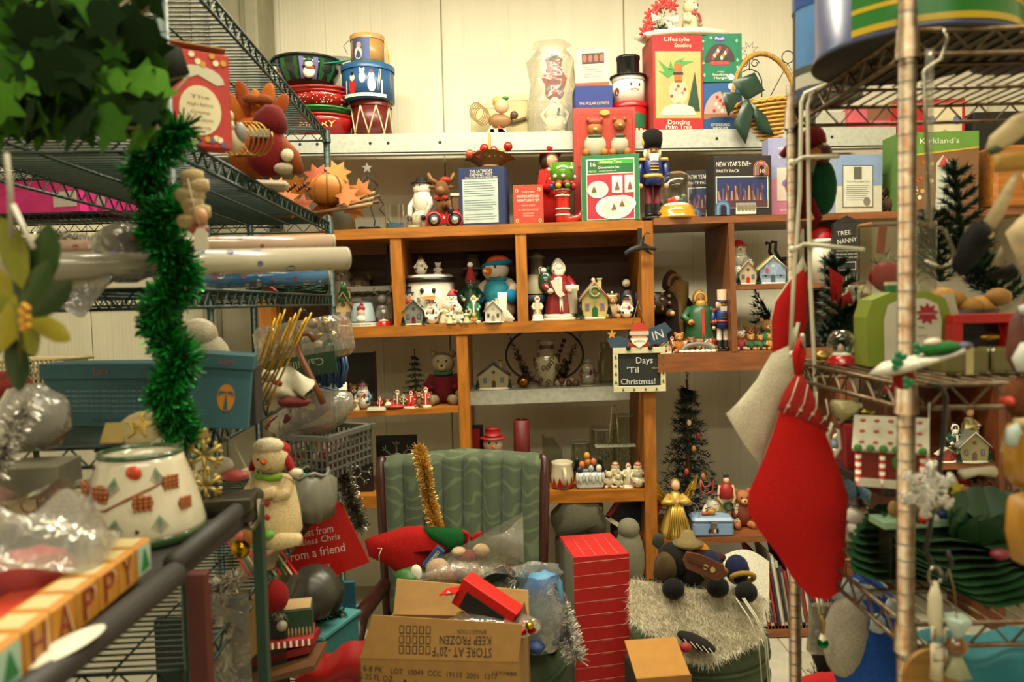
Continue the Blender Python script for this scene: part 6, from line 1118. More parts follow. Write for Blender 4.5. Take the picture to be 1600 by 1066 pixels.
T.g('far_flap').raw([(-w2,.32,zq),(w2,.32,zq),(w2*.98,.36,zq+.06),(-w2*1.0,.37,zq+.085),(-w2,.326,zq),(w2,.326,zq),(w2*.98,.366,zq+.06),(-w2*1.0,.376,zq+.085)],[[0,1,2,3],[7,6,5,4],[0,4,5,1],[1,5,6,2],[2,6,7,3],[3,7,4,0]],m('#95703a',.8,'card'),False)
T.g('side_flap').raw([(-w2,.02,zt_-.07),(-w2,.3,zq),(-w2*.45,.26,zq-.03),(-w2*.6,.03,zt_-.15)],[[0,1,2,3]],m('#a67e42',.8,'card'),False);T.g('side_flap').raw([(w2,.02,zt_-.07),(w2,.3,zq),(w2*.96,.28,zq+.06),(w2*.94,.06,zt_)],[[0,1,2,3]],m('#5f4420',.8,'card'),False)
ink=m('#2c1d10',.8);FI=FT@tr(0,-.0015,0)
T.g('lettering').tx('STORE AT -20\u00b0F',w2*.3,.022,.032,ink,0,.15,T=FI,ang=PI);T.g('lettering').tx('KEEP FROZEN',w2*.34,.05,.03,ink,0,.13,T=FI,ang=PI);T.g('lettering').tx('SINGLE STOCK',w2*.42,.07,.014,ink,0,.075,T=FI,ang=PI)
gk=T.g('printed_grid');u0,v0=-w2*.5,.014
for i in range(3):
    for j in range(5):gk.re(u0+.017*j,v0+.024*i,u0+.017*j+.012,v0+.024*i+.019,ink,0,.0004,FI);gk.re(u0+.017*j+.0022,v0+.024*i+.0022,u0+.017*j+.0098,v0+.024*i+.0168,m('#906a33',.8,'card'),-.0008,.0004,FI)
for t_,x_,z_,h_,w_,a_ in(('6-8 PK',-w2*.84,-.028,.022,.05,-.08),('2.25 FL OZ',-w2*.8,-.05,.022,.085,-.08),('LOT  10049  CCC  19115  2001  1217',w2*.06,-.036,.02,.27,-.03),('1277888',w2*.82,-.03,.013,.06,-.02)):T.g('lettering').tx(t_,x_,z_+zt_-.07,h_,ink,-.0045,w_,ang=a_)
for a_ in(-.2,.3,.8,1.9):T.g('printed_leaf').el(0,.022,.006,.022,ink,-.0045,.0006,12,tr(-w2*.4,0,zt_-.165)@Matrix.Rotation(a_*1.4-.6,4,'Y'))
# contents
T=Thing('gift_box','bright red open gift box tipped inside the brown carton','box',P(748,968,2.02)+Vector((0,0,.0)),1,rz=-20,ry=28);T.g('body').b(0,.02,.04,.17,.06,.08,m('#b8170f',.4),c=.001);T.g('flap').b(-.1,-.01,.03,.05,.05,.003,m('#b8170f',.4),rot(0,-40,0));T.g('opening').b(0,-.012,.03,.12,.004,.05,BLK);T.g('label_tag').re(-.105,.02,-.085,.035,WH,-.03)
T=Thing('candy_bag','clear bag of wrapped gold, red and green candies lying in the carton','candy',P(765,990,2.0));q_=random.Random(9)
for i in range(60):T.g('wrapped_candy' if i<1 else 'candies',stuff=i>0).e(q_.uniform(-.12,.12),q_.uniform(-.03,.06),q_.uniform(0,.03),.013,.01,.01,m(('#b8922a','#9c161c','#2f5a2a','#c9b44a','#b0aa9a')[i%5],.2,'metal' if i%2 else 'glaze'),6)
T.g('film').e(0,.01,.015,.14,.06,.035,m('#f4f2ea',.25,'film'),16,lump=.06)
g=G();g.e(0,0,0,.011,mt=WH);solo('white_bead','small white ball resting inside the carton left of the red box','ornament',g,P(684,984,1.96))
# blue and green bag
T=Thing('plastic_bag','clear blue plastic bag holding a green bundle on the chair corner','bag',P(842,1010,2.42));T.g('green_contents').e(-.01,0,.09,.075,.06,.1,m('#275a1c',.5),14,lump=.08);T.g('blue_contents').e(.02,.01,.17,.07,.05,.07,m('#4f83a8',.6),14,lump=.12);T.g('film').l([(0,-.03),(.06,0),(.095,.06),(.085,.15),(.06,.22),(.08,.25)],m('#8fb4d4',.4,'film'),n=20,wob=lambda a,z:.12*math.sin(a*6+z*40));T.g('straw_flakes',stuff=True);g=T.g('straw_flakes',stuff=True);[g.b(q_.uniform(-.07,.03),-.06,q_.uniform(.12,.2),.04,.001,.002,m('#c9c6b0',.6),rot(0,q_.uniform(0,180),0))for i in range(40)]
g=G();g.e(0,0,.05,.03,.03,.02,m('#1c3a6a',.6),12,lump=.1);solo('blue_cloth','dark blue cloth corner tucked below the plastic bag','cloth',g,P(838,1035,2.34))
# red felt stocking with green cuff on the chair, card, plush in bag
Yp=2.62;kk=S(1,Yp)
def outl(pts,px,py):return[((x_-px)*kk,(py-y_)*kk)for x_,y_ in pts]
T=Thing('christmas_stocking','red felt stocking with a green cuff lying across the chair seat','stocking',P(660,865,Yp),rx=-8);puff(T.g('sock'),outl([(568,842),(582,836),(636,822),(662,822),(730,850),(708,866),(700,860),(672,882),(655,898),(625,900),(605,882),(575,868)],660,865),m('#a3130f',.9,'cloth'),.03);puff(T.g('cuff'),outl([(662,822),(735,828),(730,856),(708,864),(690,852),(668,838)],660,865),m('#0f5222',.9,'cloth'),.025,-.01);T.g('trim').t([(64*kk,-.02,35*kk),(74*kk,-.02,30*kk),(68*kk,-.02,12*kk)],.008,m('#9c1410',.9,'cloth'),6);puff(T.g('loop'),outl([(735,842),(750,832),(756,834),(752,842),(738,850)],660,865),m('#9c1410',.9,'cloth'),.008);T.g('embroidered_cane').t([(-66*kk,-.032,-8*kk),(-66*kk,-.034,2*kk),(-62*kk,-.032,12*kk),(-69*kk,-.03,12*kk)],.0015,WH,4)
T=Thing('candy_box','narrow blue candy box with pale lettering beside the red felt stocking','box',P(677,872,2.56),rz=0,ry=-50);T.g('body').b(0,0,0,.085,.02,.032,m('#2c4f7a',.4));T.g('lettering').tx('CRISPMINT',0,0,.018,m(WH),-.0115,.07)
T=Thing('plastic_bag','flat clear plastic bag around a cream stuffed toy on the chair seat','bag',P(725,905,2.5),1);g=T.g('film');sheet(g,lambda u,v:((-.16+.36*u),-.02+.03*math.sin(u*9+v*5)*.5,(-.02+.05*u+(.14*u+.03)*v+.008*math.sin(u*20+v*13))),18,10,m('#f4ece0',.3,'film'))
sheet(T.g('film_underside'),lambda u,v:((-.16+.36*u),.07+.0*v,(-.02+.05*u+(.14*u+.03)*v)),8,4,m('#e8ddc8',.3,'film'))
T=Thing('plush_toy','cream and pink stuffed toy squeezed inside the clear bag on the chair','plush toy',P(718,908,2.54));cp=m('#ad9272',.9,'cloth')
for x_,z_,a,b_,c_ in((-.07,.03,.045,.05,cp),(-.03,.01,.03,.035,m('#9c6a58',.9,'cloth')),(.02,.045,.05,.045,cp),(.05,.02,.04,.03,cp),(.03,.085,.045,.02,m('#7a3a2c',.9,'cloth')),(.075,.1,.03,.025,cp),(.0,.1,.025,.015,cp)):T.g('body').e(x_,0,z_,a,.03,b_,c_,12)
T=Thing('leaflet','flat printed cards sticking out under the plastic bag','card',P(760,900,2.56),rx=-35,ry=-20);T.g('card').b(0,0,0,.14,.09,.002,m('#a8977a'));T.g('printed_twig').b(.02,-.01,.002,.07,.02,.001,m('#a85a30'));T.g('black_card').b(-.01,-.01,-.014,.16,.09,.01,BLK)
g=G();g.e(0,0,0,.05,.04,.03,'#2c5f24',12,lump=.15);g.e(.03,-.02,.02,.02,.01,.03,WH,8);solo('green_ribbon','shiny green ribbon loop at the left of the seat pile','ribbon',g,P(638,902,2.55))
g=G();[g.t([(0,0,0),(.03*math.cos(i),-.01,.02*math.sin(i*2)),(.04*math.cos(i)+.01,-.02,.03*math.sin(i*2))],.003,'#7a2018',5)for i in range(8)];solo('berry_sprig','small red berry sprig behind the plush toy','branch',g,P(788,880,2.62))
# ---------------------------------------------------------------- fur throw and soft figures on the ottoman
def furmesh(g,f,n,L_,mats,seed,w0=.0009):
    q_=random.Random(seed)
    for i in range(n):
        u,v=q_.random(),q_.random();p=Vector(f(u,v));d=Vector((q_.gauss(0,.6),q_.gauss(-.6,.4),q_.gauss(-.1,.6))).normalized()*L_*q_.uniform(.5,1.1);s_=Vector((w0,0,0))
        g.raw([p-s_,p+s_,p+d*.6+s_*.6,p+d],[[0,1,2,3]],q_.choice(mats),False)
FU=[m('#d8d0b8',.9),m('#c9c0a4',.9),m('#e4dcc8',.9)]
def fur1(u,v):
    a=P(985+205*u,905+30*u+(100-15*math.cos(u*6))*v*(.75+.25*math.sin(u*3.1)),2.66-.16*v-.05*math.sin(u*3.14));return(a.x,a.y,a.z)
T=Thing('fur_throw','shaggy cream fur throw draped over the green ottoman','throw',(0,0,0));sheet(T.g('backing'),fur1,20,12,m('#a89b78',.95,'cloth'));furmesh(T.g('pile',stuff=True),fur1,14000,.036,FU,3)
def fur2(u,v):a=P(1130+72*u,868+78*v+10*u-14*math.sin(u*3.14),2.74-.1*v);return(a.x,a.y,a.z)
T=Thing('white_stocking','white fleece stocking lying on the fur at the right','stocking',(0,0,0));sheet(T.g('fleece'),fur2,10,10,m('#cfcab8',.95,'cloth'));furmesh(T.g('pile',stuff=True),lambda u,v:fur2(u,.75+.3*v),1200,.018,[m('#d6d1c0',.9)],5)
Yd=2.58
def leg_(name,lab,px,py,c_,c2,r1,band=None):
    p=P(px,py,Yd);T=Thing(name,lab,'plush toy',p);T.g('leg').e(-.01,.05,.05,r1,r1*1.1,r1*1.2,m(c_,.95,'cloth'),14);T.g('foot').e(0,-.02,-.005,r1*.92,r1*.8,r1*.85,m(c2,.95,'cloth'),14)
    if band:T.g('band').t([(r1*.95*math.cos(a),.02-.02*math.sin(a),.03+r1*.55*math.sin(a))for a in[i*.42 for i in range(15)]],.009,m(band,.8,'cloth'),6,True)
leg_('plush_soldier','stuffed soldier leg in navy with gold band and black foot at the right end',1163,920,'#141c38','#100f10',.042,'#94702c');leg_('plush_soldier','stuffed navy leg with gold band and black foot, second from the right end',1119,912,'#141c38','#100f10',.042,'#94702c');leg_('plush_doll','stuffed leg in brown plaid with a black ball foot above the fur',1050,915,'#4a3a22','#0f0e0e',.042)
T=Thing('plush_doll','dark stuffed doll body between the plaid leg and the wooden house front','plush toy',P(1080,895,2.66));[T.g('body').e(x_,0,z_,r_,r_,r_,m(c_,.95,'cloth'),12)for x_,z_,r_,c_ in((-.06,.05,.06,'#121110'),(0,.0,.05,'#16120f'),(.02,.05,.055,'#2a1014'),(-.09,.0,.045,'#3a2c1a'))]
T=Thing('scarecrow_doll','plaid hatted scarecrow doll in mustard shirt on top of the soft pile','plush toy',P(1088,865,2.66));T.g('body').e(.0,0,.0,.05,.04,.045,m('#a8721c',.9,'cloth'));T.g('hat').l([(0,0),(.05,0),(.055,.01),(.03,.02),(.02,.05),(0,.055)],m('#7a6a44',.9,'cloth'),-.03,0,.03);T.g('scarf').e(.05,-.02,-.01,.05,.03,.02,m('#3a1414',.9,'cloth'))
T=Thing('wooden_sign','brown shaped wooden sleigh plaque with cream wheels lying tilted on the pile','ornament',P(1100,885,2.5),ry=24);T.g('plank').p([(-.07,.02),(-.03,.03),(.06,.028),(.08,-.0),(.06,-.03),(-.05,-.03),(-.07,-.01)],m('#5c3018',.6,'wood'),0,.014);[T.g('wheel').el(x_,0,.009,.009,m('#b89a5c'),-.004)for x_ in(.005,.03)];T.g('bar').b(-.02,-.003,.0,.08,.006,.006,m('#3e2010'))
T=Thing('dark_leaf_hat','grey felt leaf shape at the left top of the soft pile','ornament',P(1028,850,2.6));puff(T.g('felt'),[(-.02,0),(-.015,.03),(0,.04),(.02,.03),(.022,0),(0,-.02)],m('#3a3d34',.9,'cloth'),.012)
T=Thing('dotted_cushion','dark cushion with white dots and a red knot poking out below the fur','cushion',P(1088,1003,2.44));T.g('body').e(0,0,0,.07,.04,.02,m('#1c1512',.9,'cloth'),14,rot(0,25,0));T.g('knot').e(-.045,-.05,.005,.02,.015,.016,m('#8c1f1c',.7));g=T.g('dots',stuff=True);[g.e(-.05+.1*((i*37)%50)/50,-.038,-.008+.016*((i*13)%10)/10-.4*(-.05+.1*((i*37)%50)/50),.0018,mt=WH,n=5)for i in range(60)]
T=Thing('cord','white cords hanging down the right side of the ottoman','cord',(0,0,0));[T.g('strand').t([P(1160+d,935,2.52),P(1180+d,965,2.46),P(1195+d,1000,2.44),P(1200+d,1066,2.46)],.0025,'#b9b4a0',5)for d in(0,3,-10)]
# ---------------------------------------------------------------- red gift bag, plush snowman and the heap between rack and chair
Yb=2.45;kk=S(1,Yb)
T=Thing('gift_bag','red paper gift bag with white script leaning against the wire rack','bag',P(512,900,Yb),rx=-4,rz=12)
def O(pts):return[((x_-512)*kk,(900-y_)*kk)for x_,y_ in pts]
T.g('front').p(O([(448,890),(452,822),(520,770),(540,795),(578,885),(526,900)]),m('#a8120e',.35),0,.03);T.g('side').raw([(v[0],y_,v[1])for y_,v in((0,O([(526,900)])[0]),(0,O([(540,790)])[0]),(.1,O([(522,778)])[0]),(.1,O([(545,880)])[0]))],[[0,1,2,3]],m('#8f100d',.35),False)
for t_,x_,y_,w_,h_ in(('est from',500,828,46,18),('priceless Chris',492,843,82,14),('From a friend',494,862,92,20),('Be Happy',498,884,36,10)):T.g('lettering').tx(t_,(x_-512)*kk,(900-y_)*kk,h_*kk,m('#c9b8ae'),-.001,w_*kk,ang=.1)
for nm,lab,px,py,Yq,prof,c_ in(('plastic_bag','grey carrier bag with a green ornament showing, above the red gift bag',487,815,2.3,[(0,0),(.06,.01),(.08,.06),(.07,.13),(.05,.15)],'#6f6e60'),('plastic_bag','dark grey crumpled carrier bag below the red gift bag',492,965,2.3,[(0,0),(.07,.02),(.09,.08),(.06,.14),(.02,.16),(0,.16)],'#3a3930')):
    T=Thing(nm,lab,'bag',P(px,py,Yq));T.g('film').l(prof,m(c_,.35),n=26,wob=lambda a,z:.12*math.sin(a*5+z*60)+.07*math.sin(a*11-z*90))
    if py<900:T.g('green_ornament').e(-.01,-.03,.14,.02,mt=m('#0f5a2c',.2,'metal'));T.g('rim').t([(.055*math.cos(a),.055*math.sin(a),.15+.008*math.sin(a*4))for a in[i*.4 for i in range(16)]],.006,m(c_,.35),5,True)
g=G();pine_m=[m('#b5b2a2',.25,'metal'),m('#8a877a',.3,'metal'),m('#d8d4c4',.2,'metal')];tinsel(g,[P(532,716,2.7),P(540,760,2.7),P(556,800,2.68),P(562,825,2.66)],.04,2600,pine_m,6,.0015);solo('tinsel_garland','silver and white tinsel hanging beside the snowflake frame','tinsel',g,stuff=True)
T=Thing('basket','grey plastic basket with slotted sides under the wire shelf','basket',P(480,748,2.35),rz=-20);pm=m('#55564e',.5);w_,h_,d_=.15,.125,.26
[T.g('rim').b(0,y_,h_,w_+.03,.02,.016,pm)for y_ in(0,d_)];[T.g('rim').b(s_*w_/2,d_/2,h_,.02,d_,.016,pm)for s_ in(-1,1)]
for y_ in(0,d_):T.g('slat').b(0,y_,.01,w_,.006,.02,pm);[T.g('slat').b(-w_/2+w_*i/8,y_,h_/2,.006,.006,h_,pm)for i in range(9)];[T.g('slat').b(0,y_,h_*(.25+.22*j),w_,.005,.005,pm)for j in range(3)]
for s_ in(-1,1):[T.g('slat').b(s_*w_/2,d_*i/10,h_/2,.006,.007,h_,pm)for i in range(11)];[T.g('slat').b(s_*w_/2,d_/2,h_*(.2+.2*j),.006,d_,.006,pm)for j in range(4)]
T.g('contents',stuff=True).e(0,d_/2,h_*.45,w_*.42,d_*.4,h_*.4,m('#6a4a3a'),12,lump=.2);[T.g('bauble').e(-.05+.025*i,.02,h_*(.5+.1*(i%3)),.016,mt=m((RED,'#b8962c','#3a6a3a','#b9b4a0',RED)[i],.25,'glaze'))for i in range(5)]
T=Thing('plastic_bag','clear bag with a dark red garment spilling over the grey basket','bag',P(488,672,2.5));T.g('red_cloth').e(-.04,0,.05,.12,.06,.035,m('#5a1210',.7),14,rot(0,-20,0),lump=.1);T.g('film').e(0,0,.05,.15,.07,.07,m('#d0c8b4',.4,'film'),16,rot(0,-18,0),lump=.08)
# sitting stuffed snowman with trapper hat
Yn=1.72;T=Thing('plush_snowman','cream stuffed snowman in a red trapper hat sitting with crossed arms and candies','plush toy',P(431,847,Yn),S(168,Yn),rz=-8);cm=m('#c6b083',.9,'cloth')
T.g('body').l([(0,.02),(.2,.02),(.25,.12),(.235,.3),(.2,.5),(.16,.62),(0,.66)],cm,n=24);T.g('head').e(0,-.03,.8,.17,.15,.15,cm,18)
T.g('hat').e(0,.02,.87,.165,.15,.1,m('#8c1216',.9,'cloth'),14);T.g('hat_trim').e(.0,-.07,.93,.15,.1,.075,m('#c9bd9c',.95,'cloth'),14,lump=.04)
for s_ in(-1,1):T.g('ear_flap').e(s_*.17,-.02,.76,.035,.06,.11,m('#8c1216',.9,'cloth'),10,rot(0,-s_*25,0));T.g('flap_trim').e(s_*.24,-.03,.67,.07,.06,.04,m('#c9bd9c',.95,'cloth'),10)
T.g('nose').c(0,0,0,.13,.032,.012,m('#a84a14',.9,'cloth'),8,tr(0,-.17,.8)@rot(75,0,12));g=T.g('eyes');g.e(-.06,-.17,.82,.012,mt=BLK,n=8);T.g('mouth').t([(.0+.07*math.sin(a),-.18+.02*abs(math.sin(a)),.75-.035*math.cos(a))for a in[i*.3 for i in range(-4,5)]],.004,'#5a3a24',4)
T.g('scarf').t([(-.1,-.13,.66),(.05,-.15,.64),(.14,-.13,.66)],.03,m('#6f9a2c',.9,'cloth'),8);T.g('arm').t([(-.16,-.03,.58),(-.2,-.14,.48),(-.05,-.22,.5),(.12,-.22,.54)],[.06,.06,.055,.05],cm,10);T.g('arm').t([(.16,-.03,.58),(.18,-.13,.5),(.08,-.2,.48)],[.06,.055,.05],cm,10)
for z_ in(.43,.3):T.g('button').l([(0,-.01),(.028,-.01),(.028,.01),(0,.01)],m('#a8201c',.4),n=12,T=tr(.04,-.225,z_)@rot(90))
T.g('leg').t([(-.05,-.12,.08),(.12,-.2,.07),(.34,-.24,.11)],[.09,.08,.055],cm,12);T.g('candy').l([(0,-.03),(.08,-.03),(.09,0),(.08,.03),(0,.03)],m('#b5762c',.5),n=16,T=tr(-.1,-.24,.14)@rot(90));T.g('candy').e(.05,-.25,.15,.06,.05,.045,m('#5f9a3c',.5),lump=.05);T.g('candy').e(-.23,-.22,.12,.06,.05,.05,m('#c0645a',.5),lump=.05)
T.g('gold_ball').e(-.24,-.22,.0,.09,.08,.09,m('#9c7a14',.25,'metal'),lump=.06);T.g('tag').b(-.18,-.24,.38,.1,.006,.1,m('#a9b4b4'),rot(0,-25,0));T.g('tag').b(-.2,-.24,.52,.06,.006,.06,m('#b9b4a0'),rot(0,10,0))
for i,(px,py,Yq,w_,h_,d_,c_,lab,rz_)in enumerate(((467,985,2.0,.075,.07,.08,'#183a20','dark green gift box printed with a row of tiny nutcrackers',12),(455,1000,1.98,.12,.02,.1,'#8c1a16','red striped flat candy box under the dark green gift box',12),(505,1040,2.35,.14,.14,.2,'#2c6a6c','teal plastic tub of tinsel on the lowest wire shelf',-20),(548,1030,2.75,.05,.29,.02,'#1f5a74','tall blue board standing behind the teal tub',0),(562,1035,2.85,.03,.22,.02,'#7a8a8c','thin grey blue board next to the tall blue one',0))):
    T=carto(px,py,Yq,1,1,.1,lab,c_)if False else carton(P(px,py,Yq),w_,h_,d_,lab,c_,rz=rz_,name='gift_box' if i<2 else('plastic_tub' if i==2 else 'board'))
    if i==0:[T.g('printed_nutcracker').el(-w_*.42+w_*.12*j,h_*.2,.0025,.012,m('#a88a5a'),-d_/2-.002,.001,8)for j in range(8)];T.g('lid_picture').b(0,0,h_+.002,w_*.9,d_*.9,.002,m('#a88a60'))
    if i==1:[T.g('printed_stripe').re(-w_/2+w_*j/8,.002,-w_/2+w_*j/8+.006,.018,WH,-d_/2-.0015,.001)for j in range(8)]
    if i==2:T.g('tub_rim').b(0,0,h_,w_+.016,d_+.016,.01,m('#4f8f90',.3));g=T.g('tinsel_fill',stuff=True);tinsel(g,[(-.05,-.05,h_+.01),(.05,.05,h_+.02)],.03,500,[m('#2c8a7a',.3,'metal'),m('#2c5a9a',.3,'metal'),m('#b89a3c',.3,'metal')],4)
T=Thing('santa_hat','dark red santa hat with grey fur lying on the lower wire shelf','hat',P(425,950,1.95));T.g('hat').e(0,0,.03,.045,.04,.045,m('#7c0f10',.9,'cloth'),14);g=T.g('fur',stuff=True);furmesh(g,lambda u,v:(-.07+.1*u,.01-.03*v,-.02+.03*math.sin(u*3)),900,.03,[m('#5a5a48',.9),m('#8a8468',.9)],8);T.g('pompom').e(.03,-.02,-.04,.014,mt='#8a8570')
T=Thing('candy_cane','red and white candy cane bent over the lower wire shelf','ornament',P(410,1000,1.9));pts=[(-.03,0,.04),(-.01,0,.045),(.012,-.01,.035),(.015,-.015,.015),(.0,-.015,.0),(-.02,-.01,.0)];[T.g('band').t([pts[i],((Vector(pts[i])+Vector(pts[i+1]))/2)],.008,m(RED),8)or T.g('band').t([((Vector(pts[i])+Vector(pts[i+1]))/2),pts[i+1]],.008,m(WH),8)for i in range(5)]
g=G();sheet(g,lambda u,v:(-.12+.26*u,-.04*math.sin(v*3),-.06+.18*v*(.4+.6*u)+.01*math.sin(u*14)),14,8,m('#9c100c',.45));g.e(0,.02,-.02,.12,.05,.06,m('#9c100c',.45),12,lump=.12);solo('red_cloth','shiny red cloth heap at the left foot of the brown carton','cloth',g,P(530,1045,2.2))
g=G();g.b(0,.05,-.02,.2,.12,.02,m('#7c120f',.5),rot(0,-12,0));g.b(.02,.0,-.045,.22,.14,.015,m('#5a3a1c',.6),rot(0,-14,0));solo('red_folder','flat red folders piled on the lower rack shelf','folder',g,P(425,1015,1.95))
T=Thing('gift_wrap','striped candy cane wrapping paper spilling under the stuffed snowman','paper',P(405,870,1.75));sheet(T.g('paper'),lambda u,v:(-.05+.1*u,.05-.1*v,.04*u-.05*v),6,6,m('#8c7a60'));[T.g('stripe').b(-.05+.012*i,-.0,-.0,.004,.14,.003,m((RED,'#2c5a34','#b9a988')[i%3]),rot(25,-25,30))for i in range(10)]
# ================================================================ left rack: things on its shelves
# ivy
def leafmesh(pts,mt,fold=.12,nm='leaf'):
    g=G();n=len(pts);V=[(0,0,0)]+[(x_,fold*abs(x_),z_)for x_,z_ in pts];g.raw(V,[[0,i,i%n+1]for i in range(1,n+1)],mt,True);me=g.mesh(nm);return me
IV=[(-.05,.5),(-.3,.35),(-.52,.42),(-.42,.1),(-.5,-.12),(-.2,-.2),(0,-.58),(.2,-.2),(.5,-.12),(.42,.1),(.52,.42),(.3,.35),(.05,.5)]
ivm=[leafmesh(IV,m(c_,.95))for c_ in('#315a17','#17300d','#4a7a22','#10240b')]
p0=P(100,90,1.15)
T=Thing('potted_ivy','trailing green ivy hanging over the top left corner of the wire rack','plant',p0);k=random.Random(11)
stem=T.g('stems')
for i in range(190):
    px,py=k.uniform(-25,248),k.uniform(-20,208)
    if py>120 and px>235 or(px>190 and py<60 and k.random()<.5):continue
    Yq=k.uniform(1.0,1.2);q_=P(px,py,Yq)-p0;s_=k.uniform(.04,.08)
    M_=Matrix.Translation(q_)@Euler((k.uniform(-.5,.7),k.uniform(-.9,.9),k.uniform(-.9,.9))).to_matrix().to_4x4()@Matrix.Scale(s_,4);T.inst('leaf',ivm[i%4],[M_])
    if i%4==0:stem.t([q_,q_+Vector((k.uniform(-.05,.05),.04,k.uniform(.0,.08))),q_+Vector((k.uniform(-.12,.02),.09,k.uniform(.02,.14)))],.0018,'#5c4a24',4)
T.g('pot').l([(0,0),(.07,0),(.09,.1),(.1,.12),(0,.11)],'#5a3a1c',-.05,.12,.0);T.g('soil_mass',stuff=True).e(0,.09,.0,.13,.05,.09,m('#141a0e',.9),12,lump=.2)
CRT=[(-.12,.9),(-.28,.6),(-.3,.2),(-.2,-.2),(0,-.5),(.2,-.2),(.3,.2),(.28,.6),(.12,.9),(0,1.0)]
crm=[leafmesh(CRT,m(c_,.4),.25)for c_ in('#6f7016','#2a4012','#8a8018','#1e340d')]
p0=P(30,470,.85);T=Thing('croton_spray','yellow and green croton leaves with orange berries at the left edge','plant',p0)
for i,(px,py,a,s_)in enumerate(((24,415,-14,.055),(64,425,12,.055),(8,450,-50,.045),(66,480,50,.045),(30,500,160,.045),(5,510,-140,.05),(60,505,120,.04),(34,445,8,.05),(-5,475,-90,.05),(48,462,30,.045),(16,490,200,.045),(20,545,175,.05))):
    T.inst('leaf',crm[i%4],[Matrix.Translation(P(px,py,.85+.01*(i%3))-p0)@Matrix.Rotation(math.radians(a),4,'Y')@Matrix.Scale(s_,4)])
T.g('stem').t([P(30,570,.86)-p0,P(34,470,.86)-p0,P(40,400,.86)-p0],.002,'#4a4a1c',5);[T.g('berry').e(*(P(38+6*math.sin(i*2),478+4.5*i,.83)-p0),.004,mt='#b8841c',n=6)for i in range(9)]
T=Thing('hanging_stick','white plastic stick above the croton leaves','rod',P(20,320,.84));T.g('stick').t([(0,0,0),P(52,388,.84)-P(20,320,.84)],.0028,'#c4beac',8);T.g('cord').t([P(10,240,.84)-P(20,320,.84),P(16,300,.84)-P(20,320,.84),P(18,372,.84)-P(20,320,.84)],.003,'#8c8874',6)
# green tinsel around the post
gt=[m('#128a2c',.3,'plain',.4),m('#0a5a1a',.4,'plain',.3),m('#2aa844',.25,'plain',.5),m('#0a3f14',.5)]
pts=[P(x_,y_,Y1-.015+d_)for x_,y_,d_ in((285,200,-.02),(250,235,-.04),(222,265,-.02),(240,300,.02),(280,330,-.04),(240,350,-.03),(255,385,-.04),(285,410,-.02),(282,450,-.02),(250,475,-.04),(248,510,-.02),(265,540,-.03),(290,562,-.03),(268,590,-.04),(258,620,-.03),(278,655,.0),(290,690,.0))]
g=G();tinsel(g,pts,.042,9500,gt,12,.0022);solo('tinsel_garland','shiny green tinsel garland wound round the green rack post','tinsel',g,stuff=True)
# red book shaped box on the second shelf
L0,L1,L2,L3,L4,L5=LS
def lz(i,px,Y,dz=0):return LS[i].at(px,Y,dz)
def rbx(T,w_,h,y):
    T.g('printed_oval').el(w_*.02,h*.38,w_*.33,h*.26,m('#cfc39e'),y,.002,24);[T.g('lettering').tx(t_,w_*.02,h*(.52-.08*i),.009,m('#8a6a54'),y-.001,w_*(.3+.1*(i%2)))for i,t_ in enumerate(('The','Night Before','Christmas','Village Collection','Scene'))]
    T.g('printed_ribbon').p([(w_*.42*math.cos(a),h*.68+h*.17*math.sin(a))for a in[i*PI/10 for i in range(11)]]+[(-w_*.3,h*.66),(0,h*.75),(w_*.3,h*.66)],m('#b9b49c'),y,.002);k=random.Random(5);[T.g('printed_flower').el(k.uniform(-.46,.46)*w_,k.choice((k.uniform(.03,.1),k.uniform(.86,.97)))*h,.006,.006,m(('#b8862a',CR,'#54506a')[i%3]),y-.0008,.0008,8)for i in range(22)]
T=carton(lz(1,308,1.55),.12,.185,.055,'red storybook shaped box with a cream oval on its cover, on the upper wire shelf','#a82e22',side='#8f241a',art=rbx,rz=36);T.g('lid_flap').b(.005,.02,.192,.11,.08,.003,m('#8a6a3c',.8,'card'),rot(-12,0,0))
# turkey plush with spring legs
T=Thing('plush_turkey','orange stuffed turkey in a dark red hat slumped on the wire shelf edge','plush toy',lz(1,405,1.95),1,rz=20);om=m('#9a4a14',.9,'cloth')
T.g('body').e(-.01,0,.08,.065,.05,.075,om,14);T.g('hat').l([(.03,-.02),(.042,0),(.038,.02),(.02,.045),(0,.05)],m('#5e0d10',.9,'cloth'),.03,-.04,.13,T=rot(20,10,0));T.g('coat').e(.02,-.05,.06,.05,.035,.06,m('#6a0f10',.9,'cloth'));T.g('pompom').e(.065,-.08,.05,.016,mt=m(CR,.9,'cloth'));T.g('cuff').e(.06,-.07,.02,.03,.02,.015,m('#a89a80',.9,'cloth'));T.g('arm').t([(.04,-.04,.1),(.08,-.07,.05),(.09,-.08,.01)],[.02,.018,.015],m('#7c3a16',.9,'cloth'),8)
for i in range(5):T.g('feather').e(-.05+.025*i,.03,.18+.02*(i%2),.02,.01,.055,m(('#a85a18','#8c3f14','#b5661c')[i%3],.9,'cloth'),10,rot(0,-30+15*i,0))
[T.g('bow_loop').e(-.01+.03*i,.0,.2,.022,.015,.014,m('#7a3f1a',.9,'cloth'))for i in range(2)];T.g('beard').b(.0,-.085,.1,.05,.01,.02,m('#8a8674',.9,'cloth'))
T=Thing('spring_ornament','brass coil spring standing in front of the orange turkey','ornament',lz(1,398,1.72,.0));T.g('coil').t([(-.03+.0016*a+.03*math.cos(a),-.06,.04+.036*math.sin(a))for a in[i*.35 for i in range(110)]],.0017,m('#a8823c',.25,'metal'),5)
